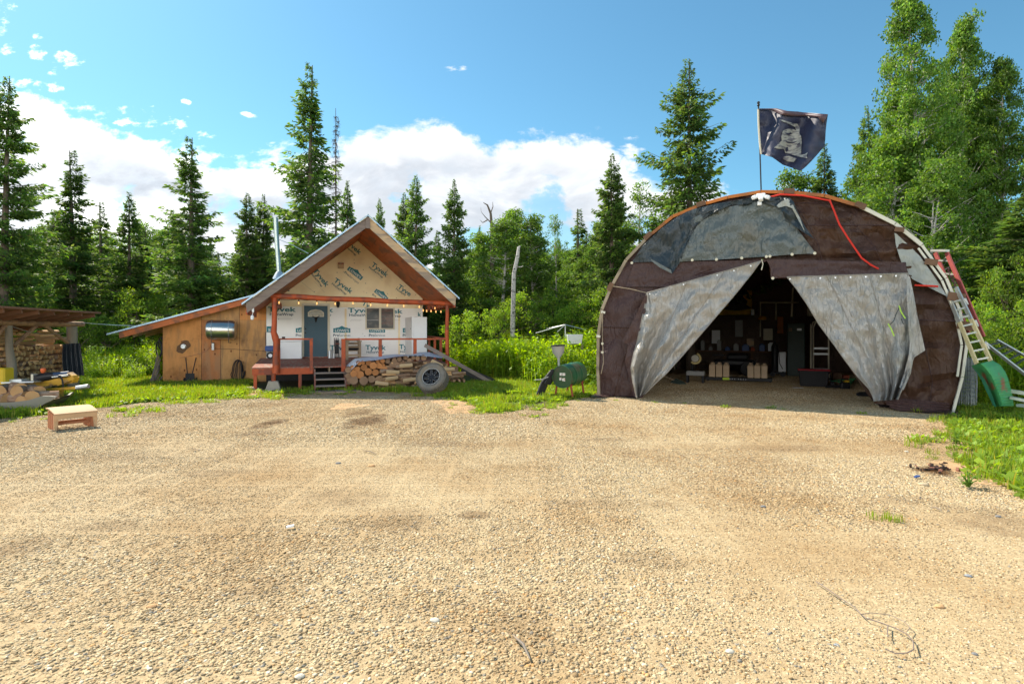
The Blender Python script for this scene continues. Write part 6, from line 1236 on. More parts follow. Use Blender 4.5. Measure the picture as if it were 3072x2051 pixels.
M_SPLITG = mat('split_wood_old', (.40, .25, .14), .9, .3, 7, (.4, 3, 3), bump=.006, islandvar=.3, col2=(.26, .16, .09), c2scale=3)
M_TYRE = mat('tyre_rubber', (.17, .155, .13), .9, .3, 7, bump=.004, col2=(.20, .165, .12), c2scale=3)
M_WTARP = mat('white_tarp_blue_shade', (.60, .66, .74), .5, .06, 4, fn=crease)  # white tarp, its bluish shade put into the colour
M_YEL = mat('yellow_paint', (.50, .28, .025), .5, .2, 6, col2=(.25, .14, .05), c2scale=4)
def two_mat(V, F, nend, m1, m2, name):
    me = bpy.data.meshes.new(name); me.from_pydata([tuple(v) for v in V], [], F); me.materials.append(m1); me.materials.append(m2)
    for i in range(len(F) - nend, len(F)): me.polygons[i].material_index = 1
    return me
def round_log(r, L, seed, m2=None):
    rr = random.Random(seed); n = 14; V = []; F = []; k_ = [1 + rr.uniform(-.05, .05) for _ in range(n)]
    for x in (-L / 2, L / 2):
        for k in range(n): a = 2 * math.pi * k / n; V.append((x, r * k_[k] * math.cos(a), r * k_[k] * math.sin(a)))
    F = [(k, (k + 1) % n, n + (k + 1) % n, n + k) for k in range(n)]; V += [(-L / 2 - .001, 0, 0), (L / 2 + .001, 0, 0)]
    F2 = [((k + 1) % n, k, 2 * n) for k in range(n)] + [(n + k, n + (k + 1) % n, 2 * n + 1) for k in range(n)]
    me = two_mat(V, F + F2, len(F2), M_LBARK, m2 or M_LEND, 'log'); return me
def split_log(r, L, seed, mm=None, bark=True):
    rr = random.Random(seed); ang = rr.choice((1.3, 1.7, 2.4, 3.1)); n = 5; P = [(0, 0)] + [(r * math.cos(ang * (k / n - .5)) * rr.uniform(.92, 1.05), r * math.sin(ang * (k / n - .5))) for k in range(n + 1)]
    cy = sum(p[0] for p in P) / len(P); P = [(y - cy, z) for y, z in P]; m = len(P); V = [(-L / 2 + rr.uniform(-.01, .01), y, z) for y, z in P] + [(L / 2 + rr.uniform(-.01, .01), y * rr.uniform(.9, 1.08), z * rr.uniform(.9, 1.08)) for y, z in P]
    sd = [(k, (k + 1) % m, m + (k + 1) % m, m + k) for k in range(m)]; en = [tuple(range(m))[::-1], tuple(range(m, 2 * m))]
    bk = [f for i, f in enumerate(sd) if 0 < i < m - 1]; wd = [f for i, f in enumerate(sd) if not 0 < i < m - 1]
    F = bk + wd + en; me = two_mat(V, F, len(wd) + 2, M_LBARK if bark else (mm or M_SPLIT), mm or M_SPLIT, 'split'); return me
def porch_stack():
    rr = random.Random(21); Rm = HF.M.to_3x3()
    def put(me, p, rot, lab, grp, nm='firewood_log'):
        o = link(nm, me); o.matrix_basis = HF.M @ Matrix.Translation(p) @ rot.to_4x4(); tag(o, lab, 'firewood', grp); return o
    d = -.62
    big = [(1200, 930, 27), (1255, 920, 24), (1318, 925, 32), (1385, 958, 43), (1455, 960, 35), (1190, 1000, 31), (1258, 980, 38), (1325, 1032, 43), (1410, 1040, 38), (1512, 1012, 46), (1130, 1055, 38), (1215, 1066, 46), (1145, 1135, 50), (1256, 1142, 52), (1350, 1122, 42), (1430, 905, 24), (1490, 902, 26), (1545, 905, 26), (1635, 900, 30), (1600, 945, 32), (1700, 880, 28), (1770, 862, 26), (1812, 895, 26), (1862, 865, 24), (1920, 868, 26), (1990, 860, 34), (1080, 1010, 34), (1070, 1085, 36), (1075, 1150, 36), (1455, 1130, 52), (1570, 985, 30), (1665, 950, 34), (1500, 960, 26), (1560, 1070, 32), (1745, 930, 30), (1130, 985, 26)]
    meshes = {}
    for i, (x, y, r) in enumerate(big):
        p = HF.L(*z1(x, y), d + rr.uniform(-.04, .04)); rad = r * .2469 / FPX * 17.0 * 1.02
        grey = (y > 1090 and x < 1500) or x > 1530 or x < 1090; key = (round(rad, 2), grey, i % 3)
        if key not in meshes: meshes[key] = round_log(key[0], .5, i, M_LENDG if grey else M_LEND)
        p.z = max(p.z, key[0] + .01); p.y += .25
        lab = 'orange round log end in the pile at the right of the porch steps' if not grey else 'greyed round log end in the pile before the porch railing'
        put(meshes[key], p, Matrix.Rotation(R(90 + rr.uniform(-5, 5)), 3, 'Z') @ Matrix.Rotation(rr.uniform(0, 6), 3, 'X'), lab, 'orange round logs of the porch pile' if not grey else 'grey round logs of the porch pile')
    sp = [split_log(.075, .42, k, M_SPLIT if k % 3 == 0 else M_SPLITG) for k in range(8)]
    # split pieces lying lengthwise, row on row
    def top(px): # upper outline of the pile in pixels
        return np.interp(px, [1150, 1190, 1230, 1270, 1310, 1350, 1395], [1094, 1087, 1083, 1085, 1090, 1098, 1112])
    z = .05; row = 0
    while z < 1.0:
        px = 1158 + (row % 2) * 9 + rr.uniform(-3, 3)
        while px < 1398:
            p = HF.L(px, 1100, d); t = p.x; yy = HZ + (CAMZ - z) * FPX / (HF.M @ Vector((t, d, z))).y
            if yy > top(px):
                if rr.random() < .6:
                    me = rr.choice(sp); put(me, Vector((t, d + rr.uniform(-.05, .08), z + rr.uniform(-.012, .012))), Matrix.Rotation(rr.uniform(-.12, .12), 3, 'Z') @ Matrix.Rotation(rr.uniform(-.06, .06), 3, 'Y') @ Matrix.Rotation(rr.uniform(0, 6), 3, 'X'), 'split stick lying lengthwise in the pile behind the tyre', 'split sticks of the porch pile'); px += 42
                else:
                    me = rr.choice(sp); put(me, Vector((t, d + .2, z)), Matrix.Rotation(R(90) + rr.uniform(-.1, .1), 3, 'Z') @ Matrix.Rotation(rr.uniform(0, 6), 3, 'X'), 'split stick end facing out in the pile behind the tyre', 'split ends of the porch pile'); px += 15
            else: px += 10
        z += .118; row += 1
    a_, b_ = HF.L(1060, 1100, d).x, HF.L(1385, 1100, d).x
    o = MB().box((a_, d + .46, .0), (b_ - .9, d + .56, .78)).box((b_ - .9, d + .46, 0), (b_, d + .56, .6)).build('firewood_core', M_LBARK); o.matrix_basis = HF.M.copy(); tag(o, 'dark bark covered inside of the porch firewood pile', 'firewood')
    pale = split_log(.06, .38, 30, mat('fresh_split', (.48, .34, .19), .8, .15, 6, (.4, 2, 2), bump=.004), False)
    for x, y, rz, ry, lab in ((1615, 1035, 0, -.05, 'pale fresh stick at the middle of the porch pile'), (1775, 955, 0, .06, 'pale fresh stick near the top of the porch pile'), (2150, 930, 0, -.45, 'tilted pale stick sticking out above the tyre'), (1480, 1172, -.1, -.14, 'pale stick lying on the ground before the round logs'), (1815, 1128, 0, .1, 'pale brown stick low in the pile left of the tyre'), (2290, 1000, 0, 0, 'pale split stick right of the tyre'), (1600, 1110, .2, .1, 'short pale stick under the middle of the pile')):
        put(pale, HF.L(*z1(x, y), d - .14), Matrix.Rotation(rz, 3, 'Z') @ Matrix.Rotation(-ry, 3, 'Y'), lab, None)
    o = thing('pile_tarp', 'white tarp with blue shade in its colour, thrown over the porch firewood pile', 'tarp', HF.o, HF.a)
    rows = [(z1(1040, 965), z1(1110, 1008)), (z1(1105, 905), z1(1160, 960)), (z1(1150, 872), z1(1200, 912)), (z1(1260, 858), z1(1300, 900)), (z1(1400, 848), z1(1420, 890)), (z1(1530, 828), z1(1545, 868)), (z1(1640, 818), z1(1640, 850)), (z1(1830, 826), z1(1835, 838)), (z1(1930, 795), z1(1930, 838)), (z1(2060, 793), z1(2050, 845)), (z1(2150, 822), z1(2140, 860)), (z1(2232, 850), z1(2210, 866))]
    sheet('cloth', HF, [((a[0], a[1], .75), (b[0], b[1], -.1)) for a, b in rows], M_WTARP, o, 8, 4, lambda x, y, s, t: .05 * fbm(x * .05, y * .08), d=d)
    t = thing('leaning_plank', 'long dark plank leaning from the porch rail down to the grass right of the pile', 'plank', HF.o, HF.a)
    a, b = HF.L(1274, 1035, -.1), HF.L(1478, 1147, -.35); b.z = .03
    MB().beam(a, b, .03, .12, up=(0, 0, 1)).build('plank', M_GREYW, t); MB().beam(a.lerp(b, .55) + Vector((0, .05, -.1)), b + Vector((.05, .05, .02)), .02, .24, up=(0, 0, 1)).build('tarp_strip', M_BLACK, t)
porch_stack()

def tyre():
    c = W(1297, 1136, 15.55); t = thing('spare_wheel_assembly', 'big muddy off-road tyre on a black alloy wheel leaning before the firewood pile', 'tyre', (c.x, c.y, 0)); Rr = .415; w = .155
    tilt = Matrix.Rotation(R(-12), 4, 'Z') @ Matrix.Rotation(R(-32), 4, 'X'); M = Matrix.Translation((0, 0, 0)) @ tilt @ Matrix.Rotation(R(90), 4, 'X')
    lowest = min((tilt @ Matrix.Rotation(R(90), 4, 'X') @ Vector((Rr * math.cos(a), Rr * math.sin(a), q))).z for a in np.linspace(0, 6.28, 60) for q in (-w, w)); M = Matrix.Translation((0, 0, -lowest + .0)) @ M
    prof = [(.245, w * .72), (.27, w * .86), (.335, w * 1.0), (.385, w * .94), (.405, w * .8), (.412, .0), (.405, -w * .8), (.385, -w * .94), (.335, -w), (.27, -w * .86), (.245, -w * .72), (.24, 0)]
    ty = MB().lathe(prof, M, 48, closed=True).build('tyre', M_TYRE, t, smooth=True)
    for k in range(44):
        a = 2 * math.pi * k / 44; mb = MB()
        for lane, z0 in enumerate((-.118, -.045, .045, .118)):
            aa = a + (.07 if lane % 2 else 0); rc = .418; p = Vector((rc * math.cos(aa), rc * math.sin(aa), z0)); tg = Vector((-math.sin(aa), math.cos(aa), .35 * (1 if lane % 2 else -1))).normalized(); mb.beam(M @ (p - tg * .022), M @ (p + tg * .022), .058, .022, up=(M.to_3x3() @ Vector((math.cos(aa), math.sin(aa), 0))))
        for s in (-1, 1): p = Vector((.40 * math.cos(a), .40 * math.sin(a), s * w * .92)); q = Vector((.37 * math.cos(a), .37 * math.sin(a), s * w * 1.0)); mb.beam(M @ p, M @ q, .03, .018)
        mb.build('tread_block', M_TYRE, ty)
    s = 1  # outer face towards the viewer
    face = (M.to_3x3() @ Vector((0, 0, 1))).y; s = -1 if face > 0 else 1
    rim = MB().lathe([(.244, s * w * .74), (.238, s * w * .80), (.228, s * w * .70), (.225, s * w * .3), (.21, s * w * .05), (.0, s * w * .0)], M, 36).build('rim', M_BLACKM, t, smooth=True); MB().lathe([(.247, s * w * .76), (.252, s * w * .84), (.24, s * w * .86), (.234, s * w * .80)], M, 40, closed=True).build('rim_lip', M_GREYP, rim, smooth=True)
    for k in range(20): a = 2 * math.pi * k / 20; p = M @ Vector((.233 * math.cos(a), .233 * math.sin(a), s * w * .80)); q = M @ Vector((.233 * math.cos(a), .233 * math.sin(a), s * w * .88)); MB().tube([p, q], .008, 6).build('bolt', M_GREYP, rim)
    for k in range(8):
        a = 2 * math.pi * k / 8 + .2; mb = MB(); dv = Vector((math.cos(a), math.sin(a), 0)); mb.beam(M @ (dv * .05 + Vector((0, 0, s * w * .42))), M @ (dv * .225 + Vector((0, 0, s * w * .62))), .05, .03, up=(M.to_3x3() @ Vector((0, 0, 1)))); mb.build('spoke', M_BLACKM, rim)
        for e in (-1, 1): a2 = a + e * .13; d1, d2 = Vector((math.cos(a + e * .5), math.sin(a + e * .5), 0)), Vector((math.cos(a2), math.sin(a2), 0)); MB().beam(M @ (d1 * .06 + Vector((0, 0, s * w * .47))), M @ (d2 * .215 + Vector((0, 0, s * w * .66))), .004, .004).build('spoke_edge', M_GREYP, rim)
    MB().tube([M @ Vector((0, 0, s * w * .3)), M @ Vector((0, 0, s * w * .58))], .06, 14).build('hub', M_BLACKM, rim, smooth=True)
tyre()

def middle():
    g = mat('barrel_green_shaded', (.022, .06, .022), .45, .15, 4, spec=.4, col2=(.04, .05, .025), c2scale=2.5); g2 = mat('barrel_green_gloss', (.02, .105, .045), .3, .15, 4, spec=.6, col2=(.07, .07, .035), c2scale=3)  # drum end gets a darker green, the shade on it put into the colour
    t = thing('green_barrel', 'green steel barrel lying on red legs with a funnel standing in its bung', 'barrel', G(1700, 1192)); r = .295
    c = W(1686, 1130, 14.5); ax = Vector((.50, .80, .03)).normalized(); ax = (W(1734, 1117, 15.25) - c).normalized(); q = Vector((0, 0, 1)).rotation_difference(ax).to_matrix().to_4x4(); M = Matrix.Translation(c) @ q; L_ = .86
    prof = [(0, .02), (r - .02, .02), (r - .015, 0), (r, 0), (r, .02)]
    for k in range(1, 30):
        z = .02 + (L_ - .04) * k / 30; prof.append((r + (.012 if k in (9, 10, 20, 21) else 0), z))
    prof += [(r, L_), (r - .015, L_), (r - .02, L_ - .02), (0, L_ - .02)]
    MB().lathe(prof, M, 32).build('drum', g2, t, True, True); MB().lathe([(0, .012), (r - .022, .012)], M, 32).build('drum_end', g, t, True)
    wm = mat('sticker', (.62, .60, .55), .6, .2, 30, col2=(.35, .12, .06), c2scale=25)
    ex = (M.to_3x3() @ Vector((1, 0, 0))); up = Vector((0, 0, 1)); rt = up.cross(ax).normalized() * -1
    rt = Vector((ax.y, -ax.x, 0)).normalized()
    for (a0, a1, b0, b1) in ((-.07, .0, .03, .10), (.01, .09, .03, .10), (-.08, -.02, -.09, -.02), (0, .09, -.11, -.03)):
        P = [c + rt * a + up * b - ax * .0 + ax * .004 for a, b in ((a0, b0), (a1, b0), (a1, b1), (a0, b1))]; MB().add(P, [(0, 1, 2, 3)]).build('sticker', wm, t, True, fixn=False)
    rust = mat('rusty_red', (.22, .05, .025), .8, .3, 8)
    for z0 in (.1, L_ - .12):
        for s in (-1, 1): p = c + ax * z0 + rt * s * .2 - up * .2; MB().beam(p, Vector((p.x + rt.x * s * .06, p.y + rt.y * s * .06, 0)), .045, .045).build('leg', rust, t, True)
        MB().beam(c + ax * z0 - rt * .24 - up * .21, c + ax * z0 + rt * .24 - up * .21, .04, .04).build('cradle', rust, t, True)
    o = thing('funnel', 'grey bucket shaped funnel standing in the top of the green barrel', 'funnel', c + ax * .12)
    b0 = W(1677, 1096, 14.8); M2 = Matrix.Translation(b0) @ Matrix.Rotation(R(-3), 4, 'Y'); fr = .175
    MB().lathe([(.03, -.06), (.03, .16), (.045, .20), (.15, .34), (fr, .52), (fr * 1.03, .53), (fr * .96, .53), (.14, .345), (.035, .21)], M2, 20).build('cone', M_GREYP, o, True, True); MB().lathe([(fr * 1.06, .505), (fr * 1.10, .52), (fr * 1.06, .54), (fr * .98, .535)], M2, 20, closed=True).build('rim', M_BLACK, o, True, True)
    t = thing('hose_bundle', 'black hose folded into a bundle against the left of the green barrel', 'hose', G(1640, 1188))
    for k in range(7):
        a = W(1655 + k * 2.0 - 2, 1112 + 1.5 * k, 14.6 + .03 * k); b = W(1608 + k * 3.2, 1182, 14.45 + .05 * k); b.z = .04; m = a.lerp(b, .5) + Vector((-.05, 0, .03)); MB().tube([b, m, a, a + Vector((.05, .02, .04)), m + Vector((.07, .03, -.02))], .032, 7).build('loop', M_BLACK, t, True, True)
    MB().tube([W(1604, 1139, 14.4), W(1625, 1138, 14.3), W(1645, 1130, 14.3)], .012, 5).build('strap', M_GREYP, t, True)
    # clothes dryer and tub in the weeds
    t = thing('rotary_clothes_line', 'thin grey umbrella clothes line rising out of the weeds', 'clothes line', W(1696, 1000, 23).xy.to_3d()); hub = W(1696, 974, 23)
    MB().tube([(hub.x, hub.y, 0), hub], .025, 6).build('pole', M_GALV, t, True)
    for e, Z in ((W(1607, 999, 23), 0), (W(1757, 989, 23), 0), (W(1672, 996, 22.3), 0), (W(1640, 986, 24), 0)): MB().tube([hub, e], .018, 5).build('arm', M_GALV, t, True)
    p = W(1724, 1012, 20); o = MB().add([(-.42, -.25, -.25), (.42, -.25, -.25), (.42, .3, -.25), (-.42, .3, -.25), (-.5, -.3, .12), (.5, -.3, .12), (.5, .35, .12), (-.5, .35, .12), (-.44, -.25, .12), (.44, -.25, .12), (.44, .3, .12), (-.44, .3, .12), (-.38, -.2, -.15), (.38, -.2, -.15), (.38, .25, -.15), (-.38, .25, -.15)], [(3, 2, 1, 0), (0, 1, 5, 4), (1, 2, 6, 5), (2, 3, 7, 6), (3, 0, 4, 7), (4, 5, 9, 8), (5, 6, 10, 9), (6, 7, 11, 10), (7, 4, 8, 11), (8, 9, 13, 12), (9, 10, 14, 13), (10, 11, 15, 14), (11, 8, 12, 15), (12, 13, 14, 15)]).build('tub', M_WHITE, None, bevel=.02); o.location = p; o.scale = (.55, .6, .9); tag(o, 'pale plastic tub among the weeds left of the garage', 'tub')
    pp = MB().box((p.x - .3, p.y - .1, 0), (p.x - .22, p.y, p.z - .26)).box((p.x + .22, p.y - .1, 0), (p.x + .3, p.y, p.z - .26)).build('tub_stand', M_OLDW); tag(pp, 'wooden stand under the pale tub in the weeds', 'stand')
    # broad-leaved plant at the garage's left corner
    for px, py, s, lab in ((1800, 1178, 1.0, 'dark broad leaved plant at the left corner of the garage'), (2905, 1462, .28, 'broad leaved weed at the right edge of the gravel'), (2870, 1330, .28, 'low broad leaved weed growing at the corner of the right grass'), (1320, 1180, .3, 'small broad leaved weed beside the tyre')):
        mat('broad_leaf', (.12, .22, .03), .5, .25, 3, transl=.35); c0 = G(px, py); t = thing('leafy_weed', lab, 'plant', c0); r = np.random.RandomState(int(px)); V = []; F = []; T = []
        st = MB()
        for q in range(11):
            a = r.uniform(0, 6.28); ln = s * r.uniform(.1, .35); h = s * r.uniform(.15, .62); e = Vector((math.cos(a) * ln, math.sin(a) * ln, h)); st.tube([(0, 0, 0), e * .5 + Vector((0, 0, h * .2)), e], [.008, .006, .004], 4)
            for w in range(7):
                c1 = e + Vector(r.normal(0, .06 * s, 3)); d_ = unit(np.array([[math.cos(a) + r.normal(0, .6), math.sin(a) + r.normal(0, .6), r.normal(0, .3)]]))[0]; ww = unit(np.cross(d_, [r.normal(0, .3), 0, 1.0])[None])[0]; l_ = s * r.uniform(.10, .17); k = len(V); V += [c1, Vector(c1) + Vector(d_ * l_ * .45 + ww * l_ * .33), Vector(c1) + Vector(d_ * l_), Vector(c1) + Vector(d_ * l_ * .45 - ww * l_ * .33)]; F.append((k, k + 1, k + 2, k + 3))
        st.build('stem', MATS['broad_leaf'], t); me = mesh_from('leaves', [tuple(v) for v in V], F, mat('broad_leaf', (.12, .22, .03), .5, .25, 3, transl=.35)); link('leaves', me, t)
middle()

def garage_side():
    # fibreglass step ladder and aluminium ladders leaning on the right flank
    red = mat('faded_red_fibreglass', (.42, .10, .09), .6, .15, 5); al = mat('aluminium', (.60, .60, .54), .4, .1, 5, metal=.6); yel = mat('pale_yellow_rail', (.62, .52, .28), .5, .12, 5)
    def ladder(name, lab, A0, A1, B0, B1, mm, nr, wdt=.07, tk=.03, labels=False, mid=None, rung=None):
        t = thing(name, lab, 'ladder', Vector((A1.x, A1.y, 0)))
        for p, q in ((A0, A1), (B0, B1)):
            if mid: h = p.lerp(q, mid[0]); MB().beam(p, h, tk, wdt, up=(0, -1, .2)).build('rail', mm, t, True); MB().beam(h, q, tk, wdt, up=(0, -1, .2)).build('rail', mid[1], t, True)
            else: MB().beam(p, q, tk, wdt, up=(0, -1, .2)).build('rail', mm, t, True)
        for k in range(nr): f = (k + .6) / nr; MB().beam(A0.lerp(A1, f), B0.lerp(B1, f), .03, .035).build('rung', rung or al, t, True)
        return t
    Zt, Zb = 12.4, 11.7
    t = ladder('step_ladder', 'faded red step ladder leaning on the right flank of the garage', W(2806, 758, Zt + .3), W(2905, 1000, Zb + .5), W(2840, 758, Zt - .1), W(2950, 1010, Zb + .1), red, 6, .10, .03)
    MB().beam(W(2798, 752, 12.6), W(2842, 752, 12.3), .14, .05).build('top_cap', al, t, True)
    V, F = text_mesh('WERNER', 1.0, .02); 
    A = W(2842, 800, 12.12); Bp = W(2884, 895, 12.0); ex = (Bp - A); wl = ex.length; ex.normalize(); ez = Vector((.0, -1, 0)).cross(ex) * 1.0; ez = ex.cross(Vector((0, 1, 0))).normalized(); w0 = max(v.x for v in V)
    MB().add([A + ex * (v.x / w0 * wl) - ez * (v.y * .095) + ez * .03 for v in V], F).build('lettering', mat('dark_print', (.12, .03, .04), .6, .1, 5), t, True, fixn=False)
    t = ladder('extension_ladder', 'pale extension ladder with yellow lower rails leaning on the garage', W(2838, 870, 12.0), W(2930, 1090, 11.3), W(2868, 862, 11.8), W(2972, 1082, 11.1), al, 9, .085, .03, mid=(.45, yel))
    for f in (.2, .5, .8):
        p = W(2868, 862, 11.8).lerp(W(2972, 1082, 11.1), f); MB().beam(p + Vector((0, -.06, .06)), p + Vector((.05, -.065, -.07)), .004, .055, up=(0, -1, .2)).build('warning_label', M_WHITE, t, True)
    ladder('lying_ladder', 'aluminium ladder sloping down to the grass at the right edge of the photo', W(2952, 1026, 12.0), W(3110, 1150, 11.6), W(2990, 1020, 12.6), W(3150, 1110, 12.2), al, 8, .08, .03, rung=M_BLACKM)
    t = thing('aluminium_beams', 'two pale aluminium channels lying in the grass at the right edge', 'beam', G(3060, 1200))
    MB().beam(W(3030, 1172, 11.6), W(3120, 1186, 11.2), .1, .07).build('channel', al, t, True); MB().beam(W(3032, 1192, 11.3), W(3120, 1210, 10.9), .1, .05).build('channel', al, t, True); MB().beam(W(3055, 1215, 11.0), W(3120, 1222, 10.6), .1, .05).build('channel', al, t, True)
    # roll of wire fence
    c = G(2888, 1226); t = thing('wire_fence_roll', 'roll of rusty woven wire fence standing at the right corner of the garage', 'wire roll', c); wm = mat('fence_wire', (.36, .38, .36), .6, .2, 6, metal=.5); r = .235; H = 1.18
    for lay in range(3):
        rr_ = r - lay * .035
        for k in range(16): a = 2 * math.pi * k / 16 + lay * .2; jx, jy = rnd.uniform(-.015, .015), rnd.uniform(-.015, .015); MB().tube([(rr_ * math.cos(a), rr_ * math.sin(a), 0), (rr_ * math.cos(a) + jx, rr_ * math.sin(a) + jy, H * .5), (rr_ * math.cos(a) + jy, rr_ * math.sin(a), H - .04 * lay)], .007, 4, cap=False).build('wire', wm, t)
        mb = MB()
        for k in range(13): mb.tube(ring((0, 0, .02 + (H - .08) * k / 12), (rnd.uniform(-.04, .04), rnd.uniform(-.04, .04), 1), rr_, n=16), .0055, 3, cap=False)
        mb.build('wire_hoops', wm, t)
    # green fender, ribbed
    gm = mat('fender_green', (.07, .30, .10), .5, .2, 3, col2=(.32, .11, .05), c2scale=2.2, c2lo=.60, c2hi=.66)
    t = thing('green_fender', 'bent ribbed green sheet metal fender with rust streaks lying at the ladders', 'fender', G(2990, 1232))
    def zs(x, y): return (2640 + x * .2169, 920 + y * .2169)
    rows = [((1275, 815), (1560, 742), 0), ((1330, 890), (1660, 800), .05), ((1400, 980), (1735, 900), .05), ((1450, 1080), (1775, 1000), .02), ((1490, 1160), (1800, 1100), 0), ((1530, 1250), (1825, 1190), -.05), ((1560, 1320), (1840, 1290), -.1), ((1590, 1380), (1850, 1370), -.15)]
    nu, per = 22, 8; V = []; F = []; n = (len(rows) - 1) * per + 1
    for i in range(n):
        q = i / per; k = min(int(q), len(rows) - 2); f = q - k; a = [rows[k][0][c_] * (1 - f) + rows[k + 1][0][c_] * f for c_ in (0, 1)]; b = [rows[k][1][c_] * (1 - f) + rows[k + 1][1][c_] * f for c_ in (0, 1)]
        for j in range(nu + 1):
            s = j / nu; px, py = zs(a[0] + (b[0] - a[0]) * s, a[1] + (b[1] - a[1]) * s); rib = .022 * math.sin(i * 1.75) if (s > .45 and i > n * .35) else 0
            V.append(W(px, py, 11.55 - .22 * math.sin(math.pi * s) + .35 * abs(s - .42) - rib - .3 * (i / n)))
        for j in range(nu): 
            if i < n - 1: z = i * (nu + 1) + j; F.append((z, z + 1, z + nu + 2, z + nu + 1))
    m0 = len(V); MB().add(V + [v + Vector((0, .02, 0)) for v in V], F + [tuple(x + m0 for x in f[::-1]) for f in F]).build('panel', gm, t, True, True)
    rows = [((1275, 815), (1330, 870)), ((1400, 1010), (1450, 1000)), ((1470, 1170), (1520, 1150)), ((1530, 1290), (1580, 1290)), ((1560, 1360), (1610, 1385))]
    mb = MB(); V = []; F = []
    for i, (a, b) in enumerate(rows): V += [W(*zs(*a), 11.45 - .05 * i), W(*zs(*b), 11.3 - .05 * i), W(*zs(*b), 11.33 - .05 * i), W(*zs(*a), 11.48 - .05 * i)]
    for i in range(len(rows) - 1):
        for j in range(4): F.append((i * 4 + j, i * 4 + (j + 1) % 4, i * 4 + 4 + (j + 1) % 4, i * 4 + 4 + j))
    mb.add(V, F).build('flange', mat('fender_green_inner', (.05, .26, .14), .5, .15, 3), t, True)
garage_side()

